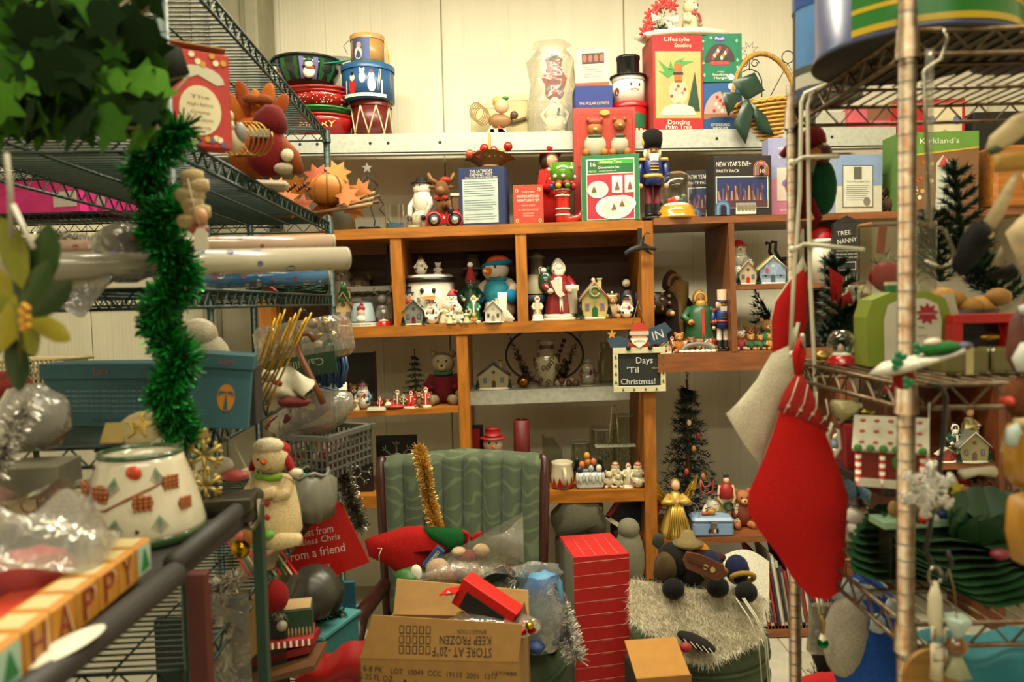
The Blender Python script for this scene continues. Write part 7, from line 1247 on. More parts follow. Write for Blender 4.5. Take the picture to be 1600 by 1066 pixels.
T=Thing('stuffed_goose','small white goose with a grey wing between the red box and the spring','figurine',lz(1,365,1.6,0));T.g('body').e(0,0,.025,.022,.018,.025,'#b9a884');T.g('neck').t([(0,0,.04),(-.006,-.01,.065)],.01,'#b9a884',8);T.g('head').e(-.006,-.012,.072,.014,mt='#b9a884');T.g('beak').c(0,0,0,.012,.004,.001,m(ORG),6,tr(-.008,-.025,.072)@rot(90));T.g('wing').e(.016,0,.04,.012,.016,.022,'#6f6e68')
g=G();g.b(0,0,.012,.12,.08,.024,m('#a89a80',.9,'card'),c=.01);solo('foam_pad','cream padded board under the orange turkey','pad',g,lz(1,415,2.12),rz=20)
# autumn leaf basket + bust
pb=lz(1,500,2.7)
T=Thing('leaf_arrangement','dried autumn arrangement of orange leaves and a pumpkin on bark','flowers',pb,1);T.g('pumpkin').e(.03,0,.085,.07,.06,.055,m('#b8701c',.6),18);[T.g('pumpkin_rib','pumpkin').t([(.03+.071*math.cos(a)*math.cos(b_),.061*math.sin(a)*math.cos(b_),.085+.056*math.sin(b_))for b_ in[j*.3-1.2 for j in range(9)]],.003,m('#8f4f12',.6),4)for a in[i*.7 for i in range(9)]]
ML=[(0,.5),(-.12,.25),(-.4,.35),(-.28,.08),(-.5,-.05),(-.2,-.15),(-.15,-.4),(0,-.3),(.15,-.4),(.2,-.15),(.5,-.05),(.28,.08),(.4,.35),(.12,.25)]
lm=[leafmesh(ML,m(c_,.6),.2)for c_ in('#b8661a','#a84a18','#c47a1c')]
for i,(x_,z_,a)in enumerate(((-.1,.05,20),(-.05,.02,-40),(-.13,.08,70),(.1,.06,10),(0,.13,-20),(.07,.14,30),(.12,.02,80),(.02,.03,150),(-.08,.1,200),(.14,.08,-60))):T.inst('leaf',lm[i%3],[tr(x_,-.07+.01*i,z_)@rot(-20,a,10)@Matrix.Scale(.1,4)])
[T.g('bark_strip').t([(-.16,-.03+.01*i,.0),(.0,-.05+.01*i,-.0),(.17+.02*(i%3),-.04+.01*i,.02+.008*i)],.006,m(('#6a4a24','#8f7448','#4a3216')[i%3],.8),5)for i in range(8)];[T.g('berry').e(-.08+.008*i,-.1,.07+.006*(i%4),.007,mt=('#7c2a14','#3a1c14')[i%2],n=6)for i in range(10)]
T=Thing('bust','small grey bearded man figurine behind the autumn leaves','figurine',O1.at(536,3.6,0),.3);T.g('cloak').l([(0,0),(.2,0),(.17,.5),(.12,.75),(0,.8)],'#54564a');T.g('head').e(0,-.02,.87,.1,.1,.12,'#7a6a4c');T.g('beard').e(0,-.09,.8,.07,.04,.07,'#4a4436');T.g('hair').e(0,.02,.9,.11,.1,.11,'#4a4436',lump=.06)
# pink boxes and more on the black rack
q=lambda px,Y=3.4:S(px,Y)
for px,w_,h_,Yq,lab in((90,150,52,3.34,'large hot pink shoebox on the black rack'),(165,70,34,3.4,'small hot pink box right of the large pink one')):T=carton(BS[1].at(px,Yq),q(w_),q(h_),.22,lab,'#b8186c',rz=-12);T.g('label').re(q(w_)*.2,q(8),q(w_)*.46,q(30),m('#a39a90'),-.1125)
T=Thing('plastic_bag','grey plastic bag with a red blot bulging from the third shelf of the green rack','bag',lz(2,190,1.4,.015));T.g('film').e(0,.02,.05,.065,.05,.055,m('#6f6c5c',.45,'film'),18,lump=.05);T.g('contents').e(.01,.03,.045,.05,.04,.042,m('#4a4c3c',.8),12,lump=.1);T.g('red_blot').e(.045,-.02,.075,.014,mt='#7a1c18');
sheet(T.g('bag_tail'),lambda u,v:(-.1+.14*u,-.05-.04*v,.03*(1-u)-.05*v*math.sin(PI*min(1,u*1.1))*1.6+.004*math.sin(u*20)),14,8,m('#6f6c5c',.5,'film'))
# wrapping paper rolls on the eye level shelf
def roll(px0,py0,Ya,px1,py1,Yb_,r_,c_,lab,dots):
    a,b_=P(px0,py0,Ya),P(px1,py1,Yb_);T=Thing('wrapping_paper_roll',lab,'gift wrap',b_);g=T.g('paper');d=a-b_;g.t([(0,0,0),d],r_,m(c_,.22,'glaze'),20);T.g('core').t([-d.normalized()*.002,d*.02],r_*.55,m('#8a7450',.8),12);T.g('film_end').t([-d.normalized()*.001,-d.normalized()*.006],r_*.97,m('#a89c80',.6),20)
    k=random.Random(3);u=d.normalized();s1=u.cross(Vector((0,0,1))).normalized();s2=s1.cross(u)
    for i in range(46):
        c0=d*k.uniform(.02,.98);an=k.uniform(0,6.28);rr=r_*k.uniform(.15,.4);V=[c0+u*rr*math.cos(t_)+(s1*math.cos(an+rr/r_*math.sin(t_))+s2*math.sin(an+rr/r_*math.sin(t_)))*r_*1.012 for t_ in[j*PI/4 for j in range(8)]];T.g('printed_motif',stuff=True).raw(V,[list(range(8))],m(dots[i%len(dots)],.3),True)
roll(-160,424,1.2,538,404,1.62,.0245,'#a39c88','silvery roll of wrapping paper with blue snow motifs, front of the rolls',('#4a5684','#8f8a78','#2f3a6a'));roll(20,392,1.5,518,379,1.75,.019,'#a88e78','pinkish roll of wrapping paper behind the silvery one',('#8c3a2c','#5a6a3a','#b0a488','#9c4a3c'))
roll(300,438,2.1,512,430,2.2,.026,'#2c5f8a','short blue and cream rolled gift wrap behind the silvery roll',('#8c2a2c','#b8a884'))
roll(-160,398,1.28,40,396,1.5,.016,'#a86a58','thin red roll at the far left edge',('#8c3a2c','#c4b8a0'))
# doll ornament with a tag on the post
T=Thing('doll_ornament','cream ruffled cloth doll hanging on the post with a blank white price tag','ornament',P(305,360,1.25));[T.g('ruffle').e(.006*math.sin(i*2),.0,.085-.014*i,.02+.003*(i%3),.014,.014,m('#a8926a',.9,'cloth'),10,lump=.12)for i in range(6)];T.g('face').e(.014,-.012,.02,.012,.01,.014,'#a8784a');T.g('scarf').e(.01,-.008,.0,.016,.012,.01,'#7c3018');T.g('tag_string').t([(0,-.02,.08),(.008,-.022,.04),(.018,-.022,.0)],.0007,'#b8b09a',4);T.g('price_tag').p([(.008,-.033),(.03,-.033),(.03,-.008),(.024,.001),(.014,.001),(.008,-.008)],m('#c4bda6',.7),-.026,.001)
# green string lights and bits at the shelf end
g=G();k=random.Random(8)
for j in range(7):
    g.t([(k.uniform(-.16,.12),k.uniform(-.03,.03),k.uniform(-.02,.03))for i in range(12)],.0022,m('#0f3a20',.5),4)
solo('string_lights','tangle of dark green light cord below the wrapping rolls','lights',g,lz(2,455,2.6,.02),rz=-4)
g=G();g.b(0,0,0,.07,.02,.014,m('#a83a24',.5),rot(0,35,0));solo('orange_reel','orange striped tape on the rack below the rolls','tape',g,lz(2,415,2.2,.02))
# carton of ornaments hanging over the shelf end
T=Thing('ornament_box','green ornament carton under clear plastic with gold baubles and a candle','box',lz(3,478,2.45,.06),rz=-12,ry=-8);T.g('tray').b(0,0,.02,.26,.12,.04,m('#122c1a',.5));T.g('front_panel').b(0.02,-.07,.0,.24,.005,.085,m('#15351f',.5));T.g('lettering').tx('Carvills',.04,-.0,.035,m('#8a8a6c'),-.0735,.12,ang=PI);T.g('candle').t([(-.1,-.02,.06),(.05,-.03,.075)],.011,m('#b0a488',.5),10);T.g('gold_tube').t([(.03,-.04,.07),(.1,-.05,.08)],.007,m('#a8862a',.25,'metal'),8)
for x_,z_,r_,c_ in((.1,.11,.028,'#a8821c'),(.12,.07,.02,'#b0a48c'),(.06,.12,.018,'#a8821c'),(.1,.04,.022,'#1f5a34'),(.02,.12,.014,'#9c7a3c')):T.g('bauble').e(x_,-.02,z_,r_,mt=m(c_,.2,'metal'),lump=.02)
T.g('film').b(.01,-.0,.07,.29,.15,.13,m('#dcdcd0',.25,'film'),c=.02);T.g('wire_star').t([(.02,-.04,.15),(.04,-.04,.18),(.06,-.04,.15),(.03,-.04,.165),(.05,-.04,.165)],.002,m('#a8a494',.3,'metal'),4)
T=Thing('wooden_hook','brown wooden cane hook curling over the green ornament carton','hook',lz(3,470,2.15,.0));T.g('hook').t([(.07,-.03,-.03),(.04,-.03,.04),(.01,-.02,.1),(-.005,0,.14),(.005,.0,.165),(.03,0,.165),(.045,0,.145)],[.009]*7,m('#6a3a14',.45,'woodz'),8)
T=Thing('blue_tassel','big shiny blue tassel hanging from the end of the shelf','ornament',P(515,598,2.6));[T.g('cord').t([(-.045+.0075*i,.012*(i%2),.1),(-.05+.0085*i,-.008+.012*(i%3),.05),(-.045+.007*i,0,-.01+.01*math.sin(i))],.006,m('#28466a',.4),6)for i in range(14)];T.g('bag_neck').e(0,0,.1,.06,.03,.03,m('#28466a',.4),12);T.g('tail').t([(-.08,-.02,.0),(-.03,-.02,-.01),(.04,-.02,-.03)],.004,m('#35557c',.4),5)
g=G();[g.t([(-.05+.012*i,0,-.08),(.02+.009*i,.01*(i%2),.02),(.06+.012*i,0,.12+.01*(i%3))],.0028,m(('#a8862c','#c9a84c')[i%2],.25,'metal'),5)for i in range(8)];solo('gold_picks','bundle of gold wire picks leaning behind the teal box','ornament',g,P(392,580,1.75))
T=Thing('gift_bag','white paper bag printed with a santa above the wire shelf','bag',lz(3,428,2.0));sheet(T.g('paper'),lambda u,v:(-.1+.2*u+.01*math.sin(v*9),-.03*math.sin(PI*v)+.012*math.sin(u*14+v*6),-.02+.13*v-.05*u*v+.012*math.sin(u*11)),16,10,m('#a8a288',.6));T.g('printed_santa').e(.0,-.03,.06,.018,.005,.014,'#8a7464',8);T.g('printed_santa').e(.02,-.03,.045,.014,.006,.01,'#7c1c18',8);T.g('cloth').e(.06,-.03,-.005,.045,.018,.014,m('#5a1014',.8),lump=.1)
snowman(lz(3,500,2.8),.115,'little white snowman figurine at the back end of the wire shelf',ht=None,sc_=None,body='#a8a494');
# bag of snowman plush, white basket, teal boxes
T=Thing('plush_snowman','white stuffed snowman fabric bundle with holly behind the green tinsel','plush toy',lz(3,325,1.85,.06));T.g('body').e(0,0,.06,.06,.05,.065,m('#a39c86',.9,'cloth'),14);T.g('head').e(-.01,-.01,.12,.045,.04,.04,m('#a8a08a',.9,'cloth'));T.g('holly').e(-.035,-.045,.125,.012,.006,.01,'#123a1c');T.g('hat').e(-.03,-.05,.105,.016,.01,.012,'#5a1214');T.g('buttons').e(-.01,-.05,.05,.006,mt=BLK);T.g('small_snowman').e(.01,-.05,.0,.022,.015,.02,WH);T.g('small_hat').e(.0,-.055,.015,.026,.014,.014,'#5a1214');T.g('support').b(0,0,-.03,.1,.07,.06,'#3a3428')
T=Thing('basket','cream plastic basket of clear beads at the left edge','basket',lz(3,62,1.9,.05));bm=m('#b0a070',.5);T.g('rim').t([(-.075,-.03,.075),(.09,-.03,.078),(.1,.07,.075),(-.07,.07,.075)],.005,bm,6,True)
for i in range(13):T.g('slat').b(-.065+.011*i,-.035,.045,.004,.004,.065,bm)
for j in range(5):T.g('slat').b(0,-.035,.018+.014*j,.135,.004,.004,bm)
T.g('side').b(.085,.02,.04,.006,.1,.07,bm);T.g('bottom').b(0,.02,.005,.15,.1,.01,bm);T.g('foot_block').b(0,.02,-.02,.16,.1,.05,m('#4a4438'));g=T.g('beads',stuff=True);k=random.Random(2);[g.e(k.uniform(-.06,.06),k.uniform(-.02,.03),k.uniform(.012,.065),.006,mt=m('#b9bab4',.1,'glaze'),n=6)for i in range(190)]
def script(T,w_,h,y):T.g('lid').b(0,y+.04,h+.012,w_+.008,.09,.034,m('#27525a',.7,'card'));T.g('lettering').tx('Lara',w_*.0,h+.012,.02,m('#8c3a34'),y-.007,.036);[T.g('lettering').tx('the story of the toy box told in small print on the side',0,h*(.72-.1*i),.007,m('#7f949a'),y-.001,w_*.62)for i in range(5)];T.g('lettering').tx('COLLECT THEM ALL',w_*.1,h*.12,.009,m('#122c34'),y-.001,w_*.4)
T=carton(lz(3,196,1.66),.29,.105,.12,'wide teal box with red script on its lid and fine print, left of the tinsel','#2c565e',art=script,rz=-10,rx=0)
def ball(T,w_,h,y):
    T.g('lid').b(0,y+.04,h+.01,w_+.008,.09,.03,m('#27525a',.7,'card'));T.g('lettering').tx('Lara',w_*.1,h+.01,.016,m('#8c3a34'),y-.007,.03);cx,cz=w_*.12,h*.5
    T.g('printed_ball').el(cx,cz,.0165,.027,m('#b8761c'),y,.001,24);[T.g('printed_stripe').p([(cx,cz+.012),(cx+a,cz-.024),(cx+b_,cz-.024)],m('#2c565e'),y-.0012,.001)for a,b_ in((-.004,.005),)];[T.g('printed_stripe').p([(cx,cz+.012),(cx+s_*.015,cz+.004),(cx+s_*.012,cz+.014)],m('#2c565e'),y-.0012,.001)for s_ in(-1,1)]
T=carton(lz(3,343,1.56,.004),.118,.125,.1,'teal box with an orange beach ball emblem, right of the tinsel','#2c565e',art=ball,rz=14,ry=6)
carton(lz(3,395,1.62),.03,.12,.1,'dark upright box squeezed between the teal box and the white bag','#1f1a15',rz=10)
# fourth shelf: wire mess, card, star
q4=lambda px,Y,dz=0:LS[4].at(px,Y,dz)
g=G();k=random.Random(21);c0=P(120,715,1.27)
for j in range(20):
    x_,y_,z_=k.uniform(-.06,.07),k.uniform(-.03,.05),k.uniform(.0,.05);r_=k.uniform(.02,.04);ax=k.uniform(-.6,.6)
    g.t([(x_+r_*math.cos(a)*1.2,y_+r_*math.sin(a)*ax,z_+r_*math.sin(a)*.6)for a in[i*.55 for i in range(11)]],.0019,m('#a39b84',.4),5)
solo('string_lights','tangled white string lights piled behind the ceramic planter','lights',g,(c0.x,1.25,CZ+.02))
T=Thing('star_ornament','gold glitter star tipped on a white card behind the planter','ornament',P(212,690,1.34),rx=-35);T.g('star').st(.0,.03,.028,m('#8f7428',.3,'glit'),0,.008);T.g('card').b(.03,.01,.02,.1,.003,.05,m('#b0a890',.7));T.g('gold_card').b(-.045,.005,.02,.04,.003,.04,m('#a8904c',.5));T.g('gift_card').e(.0,.01,.03,.045,.01,.035,m('#a89868',.6))
carton(P(60,770,1.22),.1,.05,.09,'grey cardboard carton half hidden under clear bags at the left','#6a6654',rz=8,name='cardboard_box')
T=Thing('plastic_bag','clear crinkled bag of beads above the grey carton','bag',P(55,690,1.25));T.g('film').e(0,0,.04,.06,.04,.055,m('#b9b8ac',.45,'film'),16,lump=.12);T.g('contents').e(0,.01,.03,.045,.03,.04,m('#6f6c5e',.4,'glaze'),14,lump=.15)
g=G();tinsel(g,[P(-10,740,1.1),P(15,680,1.12),P(45,630,1.15)],.025,700,ST,4,.0016);solo('tinsel_garland','silver tinsel at the far left above the glass bowl','tinsel',g,stuff=True)
g=G();tinsel(g,[P(60,362,1.6),P(100,372,1.6),P(140,378,1.6)],.018,600,ST,5,.0014);solo('tinsel_garland','thin silver tinsel lying behind the rolls on the left','tinsel',g,stuff=True)
T=Thing('red_bundle','red mesh bundle below the cream basket at the left edge','cloth',P(12,605,1.4));T.g('mesh').e(0,0,0,.045,.03,.03,m('#7a2c24',.8,'cloth'),lump=.08)
# ---------------------------------------------------------------- on the black cart
T=Thing('ceramic_planter','white ceramic planter painted with pinecones and a green rim','planter',(P(224,800,1.23).x,1.23,CZ));r_=S(97,1.17);h_=.135;cm=m('#bdb59c',.15,'glaze')
T.g('body').l([(0,.004),(r_*.98,.008),(r_*1.0,.02),(r_*.93,.05),(r_*.83,.085),(r_*.7,h_*.9),(r_*.66,h_),(r_*.6,h_),(r_*.62,h_*.8),(r_*.7,.06),(0,.04)],cm,n=48);T.g('rim').t([(r_*.64*math.cos(a),r_*.64*math.sin(a),h_)for a in[i*PI/20 for i in range(40)]],.0045,m('#2c4a2a',.2,'glaze'),8,True);T.g('foot_band').l([(r_*.97,0),(r_*1.01,.004),(r_*1.01,.013),(r_*.98,.015)],m('#2f4a26',.2,'glaze'),n=48)
def on(a,z_):z_=max(0,min(z_,.134));K_=[(0,1),(.02,1),(.05,.93),(.085,.83),(.1215,.7),(.135,.66)];j_=max(i for i in range(5)if K_[i][0]<=z_);rr=r_*1.012*(K_[j_][1]+(K_[j_+1][1]-K_[j_][1])*(z_-K_[j_][0])/(K_[j_+1][0]-K_[j_][0]));return(rr*math.sin(a),-rr*math.cos(a),z_)
for i,(a,z_,s_)in enumerate(((-.95,.085,1.15),(-.35,.085,1.0),(-.8,.04,.9),(.45,.07,.9),(1.0,.095,.85),(1.2,.06,.7))):
    c_=Vector(on(a,z_));T.g('painted_pinecone').e(*c_,.017*s_,.004,.015*s_,m('#7a3c14',.4,'glaze'),14,Matrix.Rotation(a,4,'Z'));[T.g('pinecone_scales','painted_pinecone').e(*(c_+Matrix.Rotation(a,3,'Z')@Vector(((u-1.5)*.008*s_,-.0035,(v-1.5)*.007*s_))),.0035,.0014,.003,m('#a05c28',.4),6)for u in range(4)for v in range(4)]
T.g('painted_branch').t([on(-.7,.06),on(-.2,.062),on(.2,.078),on(.6,.09),on(1.1,.1)],.0022,m('#7c4018',.4),5);T.g('orange_flower').e(*on(.3,.115),.013,.005,.012,m('#b8441a',.3,'glaze'));[T.g('red_dot').e(*on(a,z_),.0035,.002,.0035,'#4a1410',8)for a,z_ in((-.9,.12),(-1.2,.05),(.35,.03))]
for a0,z0 in((0,.05),(.7,.05),(-.1,.11),(.75,.12),(-1.3,.1),(-.5,.02)):[T.g('painted_needle').t([on(a0,z0),on(a0+.028*(i-3)*1.6,z0-.028+.003*abs(i-3))],.0007,m('#5f7a5a',.4),3)for i in range(7)]
T=Thing('stocking_hanger','gold snowflake stocking hanger on a pewter hook base','stocking holder',(P(325,760,1.38).x,1.37,CZ-.005),rz=8);pw=m('#6f6a58',.35,'metal');T.g('base').b(.02,0,.02,.13,.075,.022,pw);T.g('lip_hook').t([(.09,0,.02),(.09,0,-.015),(.08,-.01,-.03),(.066,-.01,-.024)],.006,pw,6);gm_=m('#a08a4a',.35,'plain',.5)
for zc,rr in((.105,.034),(.05,.03)):
    for i in range(6):a=i*PI/3;T.g('snowflake_arm').t([(0,0,zc),(rr*math.sin(a),0,zc+rr*math.cos(a))],.0045,gm_,6);[T.g('snowflake_barb').t([(rr*.6*math.sin(a),0,zc+rr*.6*math.cos(a)),(rr*.95*math.sin(a+d_),0,zc+rr*.95*math.cos(a+d_))],.0035,gm_,5)for d_ in(-.35,.35)]
T.g('snowflake_cap').b(.0,0,.145,.016,.01,.016,gm_)
g=G();g.t([(-.0,0,.09),(.03,-.01,.07),(.07,-.03,.0),(.06,-.03,-.02)],.0013,'#b9b09a',4);g.e(-.005,0,.02,.03,.02,.02,m('#a8a08a'));g.e(.03,-.01,.0,.03,.02,.012,'#9c3a34');solo('santa_ornament','red and white santa trinket with white strings behind the pewter base','ornament',g,P(348,742,1.62))
T=Thing('glass_bowl','clear fluted glass bowl with a pink package inside, in a plastic bag','bowl',(P(45,820,.93).x,.93,CZ));T.g('glass').l([(0,.004),(.05,0),(.07,.02),(.082,.06),(.085,.085)],m('#c9c6a8',.1,'glass'),n=40,wob=lambda a,z:.025*math.sin(a*16));T.g('pink_package').e(0,0,.04,.058,.05,.035,m('#a82c4a',.6),14,lump=.06)
sheet(T.g('film'),lambda u,v:(.1*math.cos(u*6.28)*(1-.45*v),.1*math.sin(u*6.28)*(1-.45*v),.07+.07*v+.012*math.sin(u*25+v*9)),36,8,m('#d0ccb0',.4,'film'))
# HAPPY blocks in a row along the rim
names=['','H','A','P','P','Y','tree'];bs=.0455;T=Thing('letter_blocks','row of orange toy blocks spelling HAPPY along the cart rim','sign',(-.5,.7,CZ+.012),rz=3.2)
for i,ch in enumerate(names):
    nm='block';g=T.g(nm);y_=.05*i;g.b(0,y_,bs/2,bs,.049,bs,m('#a8701c',.5));X=tr(bs/2+.0002,y_,bs/2)@rot(0,0,90)
    if len(ch)==1:g.tx(ch,.0035,-.0,.05,m('#c4b48c'),-.0004,.028,T=X);g.tx(ch,0,0,.05,m('#7c1612'),-.0014,.026,T=X)
    else:g.re(-.018,-.018,.018,.018,m('#8fae9c'),-.0006,.001,X);g.p([(-.012,-.012),(.012,-.012),(0,.015)],m('#1f6a3a'),-.0022,.001,X)
    g.b(0,y_,bs+.0004,.03,.036,.0008,m('#b0a070'))
T=Thing('red_box','flat coral red box lying behind the letter blocks','box',(-.565,.8,CZ+.0),rz=-5);T.g('body').b(0,0,.018,.07,.2,.03,m('#a82c20',.5));T.g('lid_top').b(0,0,.036,.07,.2,.006,m('#b83a2a',.5));T.g('notch').b(.0352,.09,.03,.001,.01,.006,WH)
g=G();g.el(0,0,.052,.012,m('#c4bda6'),0,.0012,20,rot(-70,0,0));solo('price_sticker','blank white oval sticker on the black padded rim','sticker',g,(-.47,.78,CZ+.019),rz=75)
# behind the cart leg
carton(P(350,1030,1.75),.13,.14,.12,'brown carton behind the clear plastic sheet under the cart','#6a5024',rz=-10,name='cardboard_box');T=carton(P(335,990,1.62),.075,.045,.06,'red gift box tilted on the brown carton under the cart','#9c1a14',rz=20,ry=-20);T.g('tag').re(.01,.012,.03,.03,WH,-.032)
g=G();tinsel(g,[P(290,935,1.7),P(330,925,1.7),P(370,905,1.7)],.03,900,ST,7,.0015);solo('tinsel_garland','silver tinsel tuft on top of the brown carton under the cart','tinsel',g,stuff=True)
T=Thing('plastic_sheet','clear plastic cover hanging below the cart corner','plastic',P(340,1000,1.58));sheet(T.g('film'),lambda u,v:(-.06+.13*u,.01*math.sin(u*6),-.1+.2*v),8,8,m('#8f9080',.3,'film'));T.g('fold').p([(-.05,.1),(.06,.02),(.06,.06)],m('#a8a494',.4,'film'),-.01,.001)
g=G();g.e(0,0,0,.1,.08,.06,m('#4a1418',.9,'cloth'),lump=.1);g.e(.05,.06,-.02,.08,.05,.05,m('#2c1a14',.9,'cloth'),lump=.1);g.p([(0,0),(.03,.03),(.035,-.03),(-.04,-.05)],m('#2f6a8c'),-.09,.005);solo('fabric_bundle','dark red cloth bundle with a blue corner under the cart','cloth',g,(P(150,1040,1.2).x,1.12,.72))
T=Thing('wicker_tray','orange wooden bowl of beads behind the stuffed snowman hat','bowl',lz(4,412,2.0,.02));T.g('bowl').l([(0,0),(.06,0),(.085,.04),(.08,.04),(0,.01)],m('#8a5a24',.5,'wood'),n=24);T.g('handle').t([(-.08,0,.04),(-.03,-.02,.1),(.02,-.02,.12),(.08,0,.04)],.005,m('#8a5a24',.5,'wood'),6);[T.g('bead').e(-.05+.012*i,-.02,.045,.009,mt=('#9c8f70','#7a3424')[i%2],n=6)for i in range(9)]
g=G();g.b(0,0,.17,.34,.02,.34,m('#101c17',.6));solo('metal_sheet','dark green metal panel below the cart corner','panel',g,(P(330,900,1.9).x,1.95,LV[5]+.005))
# ================================================================ right rack and what hangs on it
q=lambda px,Y:S(px,Y)
def r_(i,px,Y,dz=0):return RS[i].at(px,Y,dz)
# big tins above
T=Thing('biscuit_tin','huge round tin with green and yellow label looming at the top right','tin',r_(0,1425,1.3));R1_=.155;T.g('body').l([(0,0),(R1_,0),(R1_*1.0,.01),(R1_*.97,.02),(R1_*.97,.2),(0,.2)],m('#3c4468',.3),n=48);T.g('bottom').l([(0,-.001),(R1_*1.01,-.001),(R1_*1.01,.004)],m('#15120e',.6),n=48)
cyl_patch(T.g('label'),R1_*1.003,-1.05,.95,.012,.2,m('#1f6a24',.3),24);cyl_patch(T.g('yellow_band'),R1_*1.006,-1.05,.95,.012,.022,m('#b89a1c',.3),24);cyl_patch(T.g('yellow_band'),R1_*1.006,-1.05,.95,.045,.052,m('#b89a1c',.3),24)
for i in range(8):T.g('printed_cookie').e(R1_*.98*math.sin(-.75+.25*i),-R1_*.98*math.cos(-.75+.25*i),.08+.012*(i%2),.016,.012,.018,('#7a4a30','#9c8a74','#6a3424')[i%3])
T=Thing('biscuit_tin','second round tin cut off by the right edge at the top','tin',r_(0,1610,1.32));T.g('body').l([(0,0),(.09,0),(.09,.2),(0,.2)],m('#3c4468',.3),n=40);cyl_patch(T.g('label'),.0908,-1.2,1.2,.02,.2,m('#8a7a4c',.3),20);cyl_patch(T.g('yellow_band'),.0914,-1.2,1.2,.02,.03,m('#b89a1c',.3),20)
T=Thing('biscuit_tin','tall pale blue tin painted with an orange townhouse, left of the huge tin','tin',r_(0,1293,1.56));rr=.065;T.g('body').l([(0,0),(rr,0),(rr,.2),(rr*1.02,.2),(rr*1.02,.225),(0,.23)],m('#8f9a9c',.25),n=40);T.g('lid').l([(rr*1.03,.175),(rr*1.03,.228)],m('#2f4a86',.25),n=40);cyl_patch(T.g('painted_sky'),rr*1.008,-1.5,1.2,.06,.175,m('#4f7cae',.3),20);cyl_patch(T.g('painted_house'),rr*1.015,-.6,.5,.04,.14,m('#a8461c',.3),12);cyl_patch(T.g('painted_snow'),rr*1.012,-1.5,1.2,.02,.045,m('#b9b4a4',.3),20)
for i in range(8):cyl_patch(T.g('painted_window'),rr*1.02,-.5+.25*(i%4),-.38+.25*(i%4),.06+.04*(i//4),.08+.04*(i//4),m('#c9922c',.3),2)
for i in range(26):cyl_patch(T.g('checker'),rr*1.012,-1.5+.11*i,-1.445+.11*i,.004+.007*(i%2),.011+.007*(i%2),m('#2c5aa8',.3),1)
# white wire hook rods
T=Thing('wire_hanger_strip','white coated wire strip with hooks hung on the left of the chrome rack','hanger',(0,0,0));wm=m('#bdb79e',.4);Yh=1.5
A=lambda px,py,Y=Yh:P(px,py,Y)
T.g('rod').t([A(1310,124,1.45),A(1258,146),A(1252,160),A(1250,300),A(1240,440),A(1234,560)],.0042,wm,8);T.g('rod').t([A(1300,132,1.47),A(1268,148),A(1262,165),A(1264,330),A(1266,440),A(1274,600),A(1276,660),A(1290,720)],.0042,wm,8)
for y0,x1,y1,Ye in((248,1310,244,1.42),(384,1350,390,1.4),(548,1254,524,1.42)):T.g('hook_arm').t([A(1236,y0+8,1.45),A(1256,y0-2),A(x1,y1,Ye)],.0042,wm,8);T.g('hook_tip').e(*A(1238,y0+6,1.45),.007,mt=wm,n=8)
T.g('loop').t([A(1284,764),A(1300,720),A(1314,700),A(1310,672),A(1300,662),A(1294,680),A(1300,720),A(1312,756)],.0045,wm,6)
# stockings
Yk2=1.44;kk=S(1,Yk2)
def stk(lab,pts,ox,oy,Y,c_,th,**k):T=Thing('christmas_stocking',lab,'stocking',P(ox,oy,Y));k2=S(1,Y);puff(T.g('sock'),[((x_-ox)*k2,(oy-y_)*k2)for x_,y_ in pts],m(c_,.95,'cloth',0,1.5),th);return T
T=stk('large red felt stocking with a patterned cuff hanging in front',[(1216,650),(1222,635),(1245,622),(1290,680),(1312,740),(1326,780),(1322,830),(1320,900),(1312,935),(1290,948),(1262,940),(1240,915),(1212,870),(1182,830),(1166,800),(1168,770),(1195,710)],1250,560,1.4,'#ad0f0b',.012)
c2=[((x_-1250)*S(1,1.4),(560-y_)*S(1,1.4))for x_,y_ in[(1214,640),(1224,612),(1242,584),(1252,582),(1272,620),(1296,678),(1284,672),(1252,662),(1226,648)]];puff(T.g('cuff'),c2,m('#93201a',.9,'cloth'),.0135,-.001)
s1=S(1,1.4);
for i in range(4):x_=-30+19*i;T.g('cuff_stripe').t([(x_*s1,-.014,(-84-6*i)*s1),((x_+12)*s1,-.016,(-60-9*i)*s1),((x_+24-5*i)*s1,-.013,(-28-12*i)*s1)],.0012,'#b0a08c',4);T.g('cuff_star').st((x_+6)*s1,(-72-7*i)*s1,.005,m('#b8a488'),-.018,.001)
T.g('hanging_loop').t([(-4*s1,0,-24*s1),(-7*s1,0,8*s1),(-2*s1,-.004,30*s1),(4*s1,0,10*s1),(-2*s1,0,-22*s1)],[.006,.007,.005,.007,.006],m('#ad0f0b',.9,'cloth'),6)
T=stk('long white felt stocking hanging behind the large red one',[(1133,645),(1150,630),(1180,595),(1205,552),(1232,540),(1246,545),(1250,580),(1225,620),(1200,690),(1186,728),(1165,700),(1150,675)],1236,520,1.5,'#c2bca2',.012);T.g('hanging_loop').t([(-.0,0,-.03),(.002,0,.0),(.012,-.004,.02),(.004,0,-.03)],.005,m('#b9b39a',.9,'cloth'),6)
stk('white trimmed red felt stocking hanging highest on the strip',[(1205,500),(1212,470),(1236,436),(1256,420),(1262,440),(1262,500),(1245,545),(1215,575),(1206,550)],1250,430,1.54,'#a3110e',.01)
stk('white felt stocking edge behind the highest red stocking',[(1203,496),(1212,466),(1236,432),(1254,400),(1262,420),(1240,450),(1215,478),(1210,540),(1204,530)],1250,430,1.58,'#b5af9a',.01)
